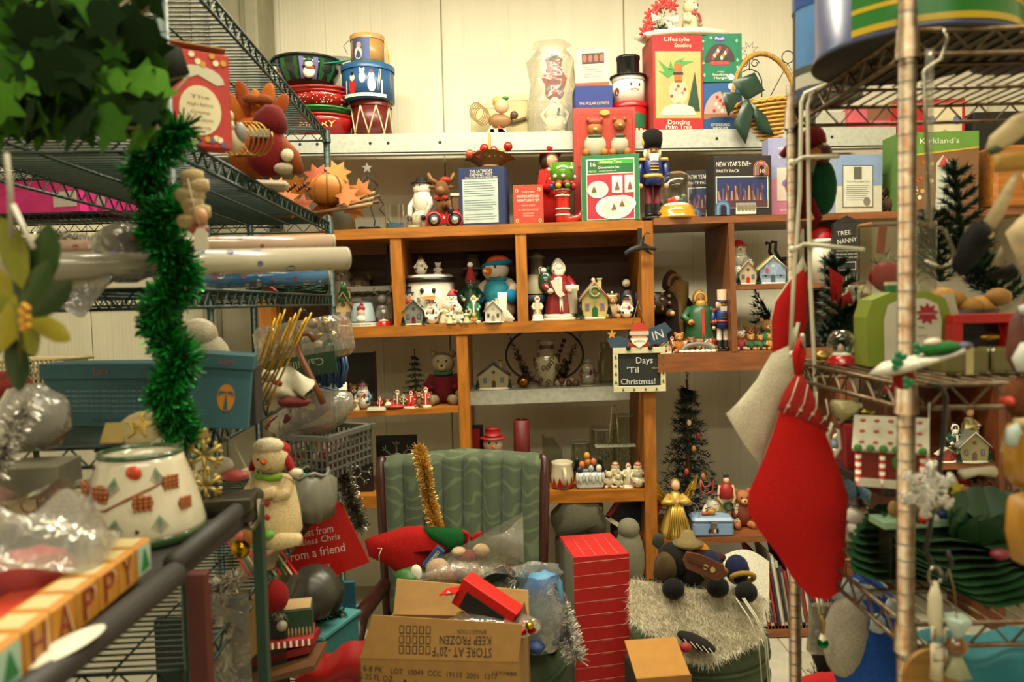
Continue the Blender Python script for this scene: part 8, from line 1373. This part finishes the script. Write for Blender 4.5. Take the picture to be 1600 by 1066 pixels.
# hanging elf
T=Thing('plush_elf','long limbed red and green stuffed elf hanging from the white strip','plush toy',P(1262,230,1.66),1);rm=m('#6a0c10',.9,'cloth');s1=S(1,1.66)
T.g('body').t([(-12*s1,0,10*s1),(-14*s1,0,-60*s1),(-8*s1,0,-110*s1)],[.02,.028,.016],rm,10);T.g('hat').e(12*s1,.01,10*s1,.028,.02,.035,rm);T.g('head').e(20*s1,-.01,-12*s1,.02,.02,.022,'#5a2a18');T.g('fringe').e(6*s1,-.02,-14*s1,.014,.012,.014,'#b8761c');T.g('sack').e(24*s1,-.0,-62*s1,.028,.024,.06,m('#0c4628',.9,'cloth'),14)
for i,pts in enumerate(([(-14,60),(-22,10),(-42,-14)],[(-22,-10),(-28,-60),(-28,-104)],[(-16,-90),(-26,-124),(-22,-136)],[(0,-80),(14,-110),(2,-124)])):T.g('limb').t([(a*s1,-.01,b_*s1)for a,b_ in pts],.0085,rm,7)
for a,b_,c_ in((-30,-62,'#8c2014'),(-28,-96,BLK),(-22,-128,'#8c2014')):T.g('bell').e(a*s1,-.015,b_*s1,.011,mt=m(c_,.3,'glaze'));T.g('bell_cap').e(a*s1,-.015,(b_+7)*s1,.008,.008,.006,'#9c7c34')
# S hooks
for(lab,pts)in(('silver wire hook hanging from the top shelf at the right',[(1475,45),(1480,60),(1470,92),(1446,108),(1443,112),(1446,200),(1454,355),(1476,358),(1490,395),(1486,412),(1470,418),(1445,408)]),):
    g=G();g.t([P(x_,y_,1.1)for x_,y_ in pts],.0024,m('#8f8a78',.25,'metal'),6);solo('wire_hook',lab,'hook',g)
g=G();g.b(0,0,0,.012,.001,.24,m('#e0e0d8',.3,'film'));solo('clear_strip','clear plastic strip hanging beside the silver wire hook','plastic',g,P(1452,210,1.11))
g=G();g.t([P(x_,y_,1.08)for x_,y_ in((1448,600),(1470,604),(1478,620),(1474,680),(1468,740),(1452,830),(1446,860),(1460,890),(1478,905),(1486,880),(1480,860))],.0034,m(BLK,.3),6);solo('cable','black cord looped over the middle rail of the chrome rack','cord',g)
# ---- middle rack shelf
def gin(T):T.g('tiny_santa').l([(0,0),(.12,0),(.09,.2),(0,.3)],'#9c8a7a',-.03,0,.3,10);T.g('tiny_fir').l([(0,0),(.12,0),(0,.22)],'#1f4a34',.16,-.05,.3,8)
globe(r_(1,1315,1.5),.067,'small snow globe with a red base on the rusty middle shelf','#a8141a',inner=gin,w_=.4)
T=Thing('gift_box','lime green bread shaped carrier box with a red leaf sticker behind the post','box',r_(1,1410,1.42,.003),rz=-8);o=[(-.07,0),(.07,0),(.072,.09),(.062,.122),(.03,.135),(-.03,.135),(-.062,.122),(-.072,.09)];T.g('body').p(o,m('#6f7f1a',.6),-.03,.08);T.g('white_front').p([(a*.68+.006,b_*.85+.008)for a,b_ in o],m('#b9b4a0',.6),-.033,.002);T.g('handle').b(0,.01,.142,.05,.02,.014,m('#1f6a3a'));T.g('handle_cap').b(0,.01,.151,.052,.022,.006,m('#b9b49a'))
T.g('leaf_sticker').st(.03,.095,.02,m('#8c1420'),-.0352,.001,9,.6);T.g('lettering').tx('CANADIAN',.03,.095,.005,m('#c49a9c'),-.0365,.03);T.g('lettering').tx('TEA',.02,.07,.007,m('#8c3a34'),-.0345,.012);T.g('lettering').tx('MAPLE',.022,.055,.005,m('#8c3a34'),-.0345,.016);T.g('hanger_tag').p([(.06,.04),(.085,.03),(.09,.09),(.08,.13),(.062,.13)],m('#aaa48f'),-.02,.002)
T=Thing('felt_tray','white felt wreath tray with shamrocks and green yarn pushed against the post','ornament',P(1432,568,1.07),rz=0,ry=-7);fm=m('#c6c1ae',.9,'cloth');puff(T.g('felt'),[(-.07,-.006),(-.05,.006),(0,.01),(.05,.012),(.075,.018),(.07,.008),(.02,-.002),(-.04,-.012)],fm,.03);T.g('green_yarn').e(.028,-.01,.018,.03,.02,.009,m('#1c5a20',.9,'cloth'),14,lump=.12);T.g('purple_tip').e(.062,-.01,.016,.012,.012,.006,'#3a3450');T.g('red_felt').e(-.02,0,-.02,.016,.01,.014,m('#8c1414',.9,'cloth'))
for x_,z_ in((-.036,.016),(-.042,.008),(-.01,.024),(-.03,-.02)):[T.g('shamrock_leaf').e(x_+.005*math.cos(a),-.03,z_+.005*math.sin(a),.005,.002,.005,m('#0f6a3a',.3),8)for a in(0,2.1,4.2)]
T.g('flower_cap').e(.018,-.015,.028,.012,.01,.006,'#b0a890')
T=Thing('picture_frame','bright red empty frame on the middle shelf at the right','frame',r_(1,1532,1.36,.0),rz=0);fr_=m('#a8140f',.4);T.g('frame_rail').b(0,0,.088,.11,.03,.016,fr_);T.g('frame_rail').b(-.048,0,.04,.016,.03,.08,fr_);T.g('frame_rail').b(.048,0,.04,.016,.03,.08,fr_);T.g('backing').b(0,.02,.04,.09,.004,.08,m('#0e0d12'));T.g('gold_trinket').e(.0,-.012,.018,.022,.014,.014,m('#9c7a34',.3,'metal'),lump=.15);T.g('gold_leaf').e(.01,-.01,.055,.02,.006,.006,m('#9c7a34',.3,'metal'))
T=Thing('basket','dark openwork basket heaped with tan dried gourds behind the lime box','basket',r_(1,1500,1.56));g=T.g('weave');[g.t([(.055*math.cos(a),.045*math.sin(a),.0),(.065*math.cos(a+.4),.05*math.sin(a+.4),.05),(.07*math.cos(a+.8),.055*math.sin(a+.8),.1)],.0022,'#4a2c1c',4)for a in[i*.33 for i in range(19)]];[g.t([(.055*math.cos(a),.045*math.sin(a),.0),(.065*math.cos(a-.4),.05*math.sin(a-.4),.05),(.07*math.cos(a-.8),.055*math.sin(a-.8),.1)],.0022,'#4a2c1c',4)for a in[i*.33 for i in range(19)]];T.g('lining').l([(0,0),(.05,0),(.062,.1),(0,.09)],'#2a1410');T.g('stand').b(0,0,.0,.1,.08,.003,'#2a1410')
[T.g('gourd').e(-.07+.028*i,-.01*(i%2),.115+.012*math.sin(i*1.4),.026,.022,.019,m(('#9c6c24','#b08038','#8f6424')[i%3],.6),12)for i in range(6)]
for px,lab,w_ in((1497,'olive glass block vase tied with a cream ribbon below the red frame',.075),(1560,'second dark olive glass vase right of the ribbon tied one',.05)):
    T=Thing('glass_vase',lab,'vase',r_(1,px,1.26,.002));T.g('glass').b(0,0,.022,w_,.05,.04,m('#5a5428',.2,'glaze'),c=.004)
    if px<1520:T.g('ribbon').b(.004,-.0,.022,.012,.054,.044,m('#b0a070',.7))
T=Thing('wrapped_bouquet','upright clear plastic box holding red and green flowers behind the post','flowers',r_(1,1400,1.58));T.g('red_bloom').e(-.02,0,.17,.035,.025,.03,m('#8c1014',.7),14,lump=.08);g=T.g('foliage',stuff=True);[needles(g,(0,0,.05),(-.04+.02*i,0,.2+.02*(i%2)),.03,60,.6,[m('#1c3a1c'),m('#4a5634')],i,w0=.0016)for i in range(6)];T.g('orange_pod').b(-.035,-.01,.245,.014,.008,.055,m('#8c3f1c'),rot(0,6,0));T.g('pot').l([(0,0),(.03,0),(.035,.05),(0,.05)],'#2a4424');T.g('clear_box').b(0,0,.14,.13,.07,.28,m('#f0f0e4',.1,'glass'),c=.002)
# pine branches
for i,(a,b_,n_,lab,L_)in enumerate((((1510,430),(1490,255),260,'tall dark green pine branch rising beside the wooden bows',.032),((1330,560),(1300,400),340,'dense dark fir branch left of the lime green box',.035),((1300,540),(1345,470),240,'second dark fir branch with a pale poinsettia centre',.035),((1575,470),(1500,380),300,'dark fir branch behind the black cloth figure',.035),((1470,440),(1455,330),200,'fir branch tip behind the silver hook',.03))):
    Yq=1.75 if i in(1,2)else 1.66;p0,p1=P(*a,Yq),P(*b_,Yq);T=Thing('pine_branch',lab,'branch',p0);g=T.g('needles',stuff=True);T.g('stem').t([(0,0,0),p1-p0],.003,'#3a2a14',5);fm_=[m('#10301a',.6),m('#1c4424',.6),m('#0c2214',.6)];d=p1-p0
    for j in range(9):
        c_=d*(j/9);s_=.06*(1-j/12)
        for sd in(-1,1):e_=c_+d.normalized()*s_*.7+Vector((sd*s_,-.01,0));needles(g,c_,e_,.022,n_//3,.8,fm_,i*50+j*2+sd,w0=.0026);needles(g,c_,c_+d/9,.022,n_//6,.8,fm_,i*70+j*2+sd,w0=.0026);T.g('twig').t([c_,e_],.0014,'#2a2414',4)
    if i==2:[T.g('petal').e(*(P(1338,462,1.68)-p0+Vector((.02*math.cos(t_),0,.012*math.sin(t_)))),.014,.003,.006,'#8f8a70',8,Matrix.Rotation(-t_,4,'Y'))for t_ in[u*1.05 for u in range(6)]]
T=Thing('felt_bow','red felt pennant bow hanging among the fir branches','bow',P(1312,440,1.62));puff(T.g('pennant'),[(-.022,.03),(.008,.01),(.004,-.03),(-.004,-.05),(-.01,-.03),(-.018,-.05)],m('#8c1010',.8,'cloth'),.006);puff(T.g('tail'),[(.005,-.03),(.022,-.02),(.03,-.05),(.012,-.045),(.004,-.06)],m('#7a0e10',.8,'cloth'),.005)
T=Thing('candle_plate','brass votive plate on the rusty shelf left of the small snow globe','candle holder',r_(1,1286,1.54));T.g('plate').l([(0,0),(.02,.0),(.028,.006),(0,.004)],m('#9c8a5c',.35,'metal'));T.g('gold_leaves').e(0,0,.012,.018,.012,.01,m('#a8904c',.3,'metal'),lump=.2)
# wooden angels/bows on the right edge
W_=m('#a89468',.6,'wood');WY=m('#96701f',.6,'wood')
def clus(lab,name,cat,ox,oy,Y,pieces):
    T=Thing(name,lab,cat,P(ox,oy,Y));s1=S(1,Y)
    for i,(nm,c_,th,pts)in enumerate(pieces):puff(T.g(nm),[((x_-ox)*s1,(oy-y_)*s1)for x_,y_ in pts],c_ if not isinstance(c_,str)else m(c_,.7),th,-.004*i)
    return T
clus('string of cream wooden bows with a mustard plank at the right edge','wooden_bow','ornament',1570,330,1.05,(('bow_loop',W_,.006,[(1538,235),(1545,215),(1580,185),(1605,175),(1605,210),(1570,235),(1550,245)]),('holly_leaf','#243a1c',.004,[(1536,238),(1552,228),(1566,236),(1550,246)]),('plank',WY,.006,[(1545,244),(1605,238),(1605,268),(1546,272)]),('bow_tail',W_,.006,[(1572,275),(1585,272),(1560,340),(1546,358),(1528,345)]),('bow_tail',W_,.006,[(1585,275),(1600,280),(1600,300),(1588,300)]),('block',m('#b09c74',.6,'wood'),.01,[(1556,365),(1575,345),(1605,320),(1605,420),(1578,415)]),('block',WY,.008,[(1585,380),(1605,370),(1605,425),(1588,422)])))
clus('black cloth bird figure dangling at the right','plush_bird','plush toy',1540,400,1.08,(('body',m('#0d0c0b',.95,'cloth'),.014,[(1505,365),(1522,345),(1545,352),(1555,372),(1530,410),(1500,432),(1488,410)]),('wing',m('#0d0c0b',.95,'cloth'),.012,[(1535,430),(1560,420),(1580,412),(1590,425),(1570,438),(1545,436)]),('collar','#a8905c',.004,[(1526,368),(1536,375),(1548,364),(1545,374),(1534,380),(1526,374)]),('stripe_cloth','#7a6a50',.006,[(1540,415),(1556,385),(1562,420)])))
clus('wooden bear ornament in blue and white at the right edge, upper','wooden_ornament','ornament',1590,530,1.0,(('body',m('#5a2c18',.6,'wood'),.01,[(1572,560),(1578,500),(1600,460),(1612,470),(1612,570),(1590,590)]),('belly',m('#8f5a1c',.6),.008,[(1590,480),(1612,470),(1612,520),(1590,520)]),('arm','#a8b0ac',.01,[(1586,478),(1606,472),(1606,492),(1588,492)]),('apron','#b0b4ac',.01,[(1572,560),(1585,535),(1612,530),(1612,580),(1580,580)]),('blue_patch','#2c5a9c',.008,[(1588,552),(1606,548),(1606,570),(1588,566)])))
clus('brown cloth reindeer head with a red nose at the right edge','plush_reindeer','plush toy',1588,620,1.0,(('head',m('#5f3518',.9,'cloth'),.016,[(1566,625),(1570,600),(1590,588),(1612,592),(1612,660),(1580,650)]),('nose',m('#a82c1c',.6),.014,[(1565,622),(1572,616),(1578,624),(1574,634),(1566,632)])))
clus('large amber wooden bear ornament at the right edge, lower','wooden_ornament','ornament',1590,760,.98,(('body',m('#8f6418',.35,'glaze'),.018,[(1566,700),(1572,660),(1612,650),(1612,770),(1585,762),(1568,740)]),('head',m('#a08250',.6),.012,[(1580,652),(1612,648),(1612,668),(1582,668)]),('mitten','#9aa8a0',.01,[(1565,690),(1568,664),(1582,656),(1586,668),(1576,700)]),('leg',m('#96691c',.4),.016,[(1568,770),(1590,765),(1612,770),(1612,870),(1590,882),(1572,872),(1564,830)])))
# snowflake
T=Thing('snowflake_ornament','large silver glitter snowflake hanging in front of the post','ornament',P(1450,765,1.0));gl=m('#d4d2c8',.3,'glit');s1=S(1,1.0)
for i in range(12):
    a=i*PI/6+.1;L_=(46 if i%2==0 else 30)*s1;u=Vector((math.sin(a),0,math.cos(a)));T.g('arm').t([(0,0,0),u*L_],.0034,gl,6)
    if i%2==0:
        for f_ in(.5,.75):[T.g('barb').t([u*L_*f_,u*L_*f_+Vector((math.sin(a+d_),0,math.cos(a+d_)))*L_*.26],.0032,gl,5)for d_ in(-.8,.8)]
T.g('hub').e(0,0,0,.008,.004,.008,gl);T.g('thread').t([(0,0,.04),P(1452,629,1.15)-P(1450,765,1.0)],.0006,'#a8a490',4)
# gingerbread house tin, red box, bell goose etc on a riser
RZ=Flat(P(1400,790,1.2).z)
g=G();g.b(0,0,-.008,.125,.22,.016,m('#2c1a10',.5));solo('riser_board','dark wooden riser board carrying the gingerbread house','shelf',g,RZ.at(1386,1.42),rz=0)
T=Thing('gingerbread_tin','gingerbread house tin with candy roof standing behind the post','tin',RZ.at(1392,1.36),rz=-28);w_,d_,h_=.105,.1,.085;wl=m('#6a1a12',.35)
T.g('wall').p([(-w_/2,0),(w_/2,0),(w_/2,h_*.78),(0,h_*1.25),(-w_/2,h_*.78)],wl,-d_/2,d_,rot(0,0,-90));rf=m('#b0ac94',.4)
for s_ in(-1,1):T.g('roof').b(0,s_*w_*.29,h_*1.03,d_+.02,.075,.008,rf,rot(s_*-42,0,0))
for i in range(5):
    for j in range(3):T.g('candy_dot').e(-.045+.0225*i,-.012-.018*j,h_*1.27-.0165*j,.0055,.0045,.004,'#a83a34',8)
[T.g('eave_candy').e(-.05+.02*i,-.062,h_*.8,.007,.004,.007,'#3f7a34',8)for i in range(6)]
for x_ in(-.05,-.012,.05):[T.g('candy_cane_post').c(x_,-.0535,h_*.08*j,h_*.08*(j+1),.005,.005,m((RED,WH)[j%2],.4),8)for j in range(9)]
T.g('snow_bank').b(0,-.055,.006,d_+.004,.006,.014,m('#b9b4a0'));T.g('painted_wreath').t([(.018+.012*math.cos(a),-.054,.045+.012*math.sin(a))for a in[i*.5 for i in range(13)]],.004,'#2f6a2c',6);T.g('gable_window').b(-.054,0,.06,.004,.018,.026,m('#4a7a9c'));T.g('painted_man').e(-.054,.0,.022,.003,.011,.018,'#a85a24',10);T.g('gable_candy').e(-.054,0,.092,.003,.01,.01,'#a83a34',10);[T.g('painted_grass').e(-.055,-.03+.02*j,.012,.003,.005,.01,'#3f7a2c',8)for j in range(4)]
carton(RZ.at(1332,1.5),.042,.085,.09,'plain red box behind the red stocking left of the gingerbread house','#8c1210',rz=-12)
T=Thing('bell_figurine','cream bell shaped figurine lying on its side with gold leaves','ornament',RZ.at(1325,1.5,.088)+Vector((0,0,.0)),.05);T.g('bell').l([(0,-.5),(.5,-.48),(.42,-.2),(.28,.2),(.12,.4),(.1,.55),(0,.6)],m('#a8a070',.3,'glaze'),0,0,.45,20,rot(0,75,0));T.g('gold_leaf').e(.7,-.1,.3,.3,.1,.12,m('#9c8a3c',.3,'metal'),lump=.15);T.g('green_ring').e(.2,0,.04,.7,.4,.1,'#1c3a24')
T=Thing('pine_branch','fir sprig with three red bells above the gingerbread house','branch',RZ.at(1385,1.6));g=T.g('needles',stuff=True);[needles(g,(0,0,.1),(-.05+.025*i,-.0,.18+.02*(i%2)),.02,60,.7,[m('#12351c'),m('#1f4c28')],i,w0=.0016)for i in range(6)];T.g('stem').t([(0,0,0),(0,0,.14)],.003,BRN,5);[T.g('red_bell').l([(0,.02),(.008,.018),(.012,.004),(.015,-.002),(0,.002)],m('#a81418',.2,'glaze'),x_,-.03,z_,12,rot(90,0,0))for x_,z_ in((-.005,.17),(-.01,.14),(.012,.142))]
# in the reddish cabinet
w6=lambda px,d=0:W6.at(px,3.6+d)
T=angel(w6(1513,.02),S(86,3.6),'ivory angel in profile with one raised wing, in the brown cabinet',robe='#b0a06a',wing='#b5a878',hair='#7a5a34',k='glaze',side=True,rz=30)
house(w6(1515,-.06),S(52,3.5),'snowy lit cottage before the ivory angel in the cabinet',wall='#7f7850',roof='#6a6a5c',snow='#b5b19a',w_=1.0,door='#5a3a20');santa(w6(1490,-.03),S(62,3.5),'green coated carol singer beside the cottage in the cabinet',robe='#1f3a2c',hood='#3a2a1c');house(w6(1478,-.06),S(24,3.5),'tiny red and white train shaped cottage in the cabinet',wall='#8c2a24',w_=1.3);T=Thing('cone_tree','tall thin brown cone behind the carol singer in the cabinet','ornament',w6(1483,.12));T.g('cone').l([(0,0),(.03,0),(.004,.24),(0,.25)],'#5a3a1c');g=G();g.e(0,0,.05,.06,.04,.04,m('#6a1014',.3,'metal'),lump=.2);solo('red_baubles','dark red foil decoration on the floor of the brown cabinet','ornament',g,(P(1510,760,3.55).x,3.6,W6.z(2)-.16));g=G();g.b(0,0,0,.35,.3,.02,WNz);solo('cabinet_ledge','low brown ledge inside the cabinet under the red foil','shelf',g,(P(1510,760,3.6).x,3.66,W6.z(2)-.125))
# ---- lower rack shelf
Yl=1.34
snowman(r_(2,1342,1.5),.11,'snowman with plaid hat sitting on the lower rusty shelf',ht='bowl',hc='#3a0f12',body='#b5b0a0',sc_='#7a8c3a',k='plain',fat=1.3);bear(r_(2,1308,1.66,.0),.2,'pale doll in a fluffy blue knitted hat behind the plaid hatted snowman',fur='#8fa0ac',shirt='#5f7c94',k='cloth',hatk='beanie',hc='#3f5c78',name='plush_doll',cat='plush toy')
T=Thing('wooden_sign','painted wooden HO HO plaque with small huts and trees on a mint base','sign',r_(2,1500,1.3,.115),rz=4);T.g('base_board').b(0,0,0,.3,.05,.012,m('#7c9c7c',.6));T.g('lettering').tx('HOLIDAY',.08,.048,.045,m('#5a3020',.6),-.004,.13);T.g('lettering_back').tx('HOLIDAY',.084,.05,.047,m('#3a2016',.6),.004,.135);T.g('riser').b(0,.01,-.055,.26,.04,.1,m('#1f2a1c'))
for i,(x_,c_)in enumerate(((-.06,'#6a7040'),(.03,'#7a8c4a'))):T.g('hut').p([(x_-.022,.006),(x_+.022,.006),(x_+.022,.022),(x_,.042),(x_-.022,.022)],m(c_,.6),-.018,.02);T.g('hut_roof').t([(x_-.028,-.02,.018),(x_,-.02,.044),(x_+.028,-.02,.018)],.003,m('#8fb08c',.6),5)
for i,x_ in enumerate((-.11,-.095,-.03,.0,.06,.075)):T.g('little_tree').l([(0,0),(.009,0),(.004,.012),(.008,.012),(0,.032)],m('#12452c'),x_,-.022,.006,8)
T.g('star').st(-.02,.058,.014,m('#a8961c'),-.02,.006);T.g('red_ball').e(.008,-.02,.036,.011,mt='#9c1418');T.g('bone_shape').t([(-.0,.0,.075),(.03,0,.08),(.06,0,.078)],[.01,.007,.01],m('#b9b298',.7),8);[T.g('wooden_figure').e(-.12+.016*i,-.0,.022,.01,.005,.014,m('#8c6a3a',.6),8)for i in range(3)];T.g('red_shape').b(-.03,0,.028,.012,.006,.03,m('#9c1418'),rot(0,30,0))
GRF=m('#123f18',.9,'cloth')
T=Thing('felt_placemats','stack of dark green scalloped felt mats spilling over the lower rack shelf','placemats',r_(2,1490,1.33,.004))
for i in range(9):
    def fm2(u,v,i=i):a=2*PI*u;rr=(.165+.006*math.sin(a*14+i)-.004*i)*v;x_,y_=rr*math.cos(a)*1.1,rr*math.sin(a)*.8;return(x_+.003*math.sin(i*3),y_,.006+.0085*i+.012*v*v*math.sin(a*5+i*.5)+.02*v*max(0,-math.cos(a))*(1+.12*i))
    sheet(T.g('felt_mat'),fm2,60,6,GRF)
T=Thing('leaf_centrepiece','dark green cabbage like leaf arrangement on the felt mats','ornament',r_(2,1520,1.3,.115),.9);T.g('core').e(0,0,.0,.06,.045,.03,m('#0e2a12',.6),12,lump=.1)
lm2=leafmesh([(-.3,.5),(-.5,.2),(-.42,-.2),(0,-.5),(.42,-.2),(.5,.2),(.3,.5),(0,.62)],m('#143818',.5),.3);T.inst('leaf',lm2,[tr(.05*math.cos(a),-.03-.002*i,.012+.02*math.sin(a))@Matrix.Rotation(a-PI/2,4,'Y')@rot(-25)@Matrix.Scale(.055,4)for i,a in enumerate([j*.6 for j in range(10)])])
g=G();g.e(0,0,0,.03,.015,.014,'#a8120f',lump=.15);g.e(.03,0,-.004,.01,mt='#a8a08c');g.e(.055,.01,.004,.03,.02,.012,m('#101c5a',.6));solo('jester_hat','bright red jester cap with a blue end lying behind the green felt','hat',g,r_(2,1430,1.28,.125));
g=G();g.e(0,0,0,.016,.012,.009,'#6a1420');solo('radish','dull pink bulb lying on the green felt at the right','ornament',g,r_(2,1562,1.2,.085))
# below: gnome cloth, teal cloth, cane, candy
T=Thing('plush_gnome','big stuffed gnome in blue felt with cloud patches below the lower shelf','plush toy',P(1370,1130,1.55));T.g('body').e(0,0,.12,.09,.07,.2,m('#1f4a9c',.9,'cloth'),16,rot(0,-12,0));T.g('face').e(-.07,-.02,.2,.045,.045,.09,m('#9c9484',.9,'cloth'),14,rot(0,10,0));[T.g('cloud_patch').e(x_,-.066,z_,.018,.01,.02,m('#a8b0b4',.9,'cloth'),8,lump=.2)for x_,z_ in((-.03,.24),(.03,.06),(.05,.1),(0,.27),(.03,.02))];T.g('hat_brim').e(-.04,-.0,.28,.06,.04,.03,m('#9aa4a8',.9,'cloth'),lump=.1)
T=Thing('fabric','turquoise cloth heaped under the chrome rack at the lower right','cloth',P(1560,1066,1.35));sheet(T.g('cloth'),lambda u,v:(-.1+.28*u,.1-.2*v,.02+.03*(1-v)+.008*math.sin(u*12+v*4)),20,10,m('#1f7a86',.7));T.g('stack').b(.03,0,-.06,.25,.18,.12,m('#1a5f6c',.7));T.g('dark_corner').e(.12,.0,.05,.06,.05,.03,m('#0c2a38',.7))
T=Thing('white_cane_ornament','white fabric candy cane ornament hung on a ring over the lower rail','ornament',P(1461,900,1.06));s1=S(1,1.06);T.g('ring').t([(.0+.009*math.cos(a),0,.0+.013*math.sin(a))for a in[i*.5 for i in range(13)]],.0022,m('#8f8a7c',.3,'metal'),6);T.g('cane').t([(0,0,-.008),(.0,0,-.03),(.0,0,-.065),(.004,-.004,-.085)],[.003,.009,.0095,.007],m('#b5ab8c',.8),10);[T.g('buckle').t([(-.008+dx,-.008,-.07-dz),(.01+dx,-.008,-.07-dz),(.01+dx,-.008,-.09-dz),(-.008+dx,-.008,-.09-dz)],.0022,m('#b9b094',.8),5,True)for dx,dz in((0,0),(.002,.028))];T.g('lower_cane').t([(.003,0,-.1),(.004,0,-.125),(.002,0,-.15)],.0085,m('#b5ab8c',.8),10)
T=Thing('round_plaque','ochre wooden disc hanging below the white cane ornament','ornament',P(1455,1062,1.1));T.g('disc').el(0,0,.04,.044,m('#8a621c',.5,'wood'),0,.008,28);T.g('cord').t([(0,0,.044),(.004,0,.1)],.0012,'#3a2c14',4)
T=Thing('glass_candy_ornament','smoky glass wrapped candy ornament hanging beside the white cane','ornament',P(1495,1010,1.05));T.g('body').e(0,0,0,.016,.014,.014,m('#5a3a14',.15,'glaze'),8);T.g('wrapper_end').l([(.004,0),(.018,.03),(.012,.034),(0,.02)],m('#8fa090',.2,'glaze'),0,0,.01,14,wob=lambda a,z:.2*math.sin(a*6));T.g('wrapper_end').l([(.004,0),(.018,-.03),(.012,-.034),(0,-.02)],m('#8a8a6a',.2,'glaze'),0,0,-.01,14,wob=lambda a,z:.2*math.sin(a*6));T.g('cord').t([(0,0,.04),(-.004,0,.08),(-.012,0,.11)],.001,'#6a5a2c',4)
T=Thing('bell_ornament','little green ball ornament with a gold cap and ribbon under the red stocking','ornament',P(1286,1005,1.5));T.g('ball').e(0,0,0,.011,.011,.011,m('#0f6a34',.15,'metal'));T.g('cap').c(0,0,.008,.018,.008,.005,m('#b0a488',.4),10);T.g('ribbon').t([(0,0,.018),(.003,0,.04),(-.004,0,.055)],.003,m('#9c7a34',.4),5)
T=Thing('plastic_bag','clear pouch of trinkets hanging behind the tip of the red stocking','bag',P(1288,985,1.56));T.g('film').p([(-.03,-.05),(.02,-.055),(.04,.05),(-.025,.05)],m('#c9c6b0',.4,'film'),0,.02);[T.g('trinket').e(-.01+.012*i,.01,-.01+.015*(i%3),.007,mt=('#b0aa98','#8c2a24','#3f5a34',BLK)[i%4],n=6)for i in range(5)]
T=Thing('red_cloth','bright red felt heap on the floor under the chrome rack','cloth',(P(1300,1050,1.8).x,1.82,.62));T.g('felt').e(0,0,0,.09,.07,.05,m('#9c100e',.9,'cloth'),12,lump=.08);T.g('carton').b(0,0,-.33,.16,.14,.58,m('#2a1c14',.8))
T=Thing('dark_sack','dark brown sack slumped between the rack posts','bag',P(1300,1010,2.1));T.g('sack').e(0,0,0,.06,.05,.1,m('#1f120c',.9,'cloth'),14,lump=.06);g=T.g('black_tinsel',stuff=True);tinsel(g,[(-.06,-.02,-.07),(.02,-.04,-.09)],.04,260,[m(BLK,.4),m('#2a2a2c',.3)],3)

flush()
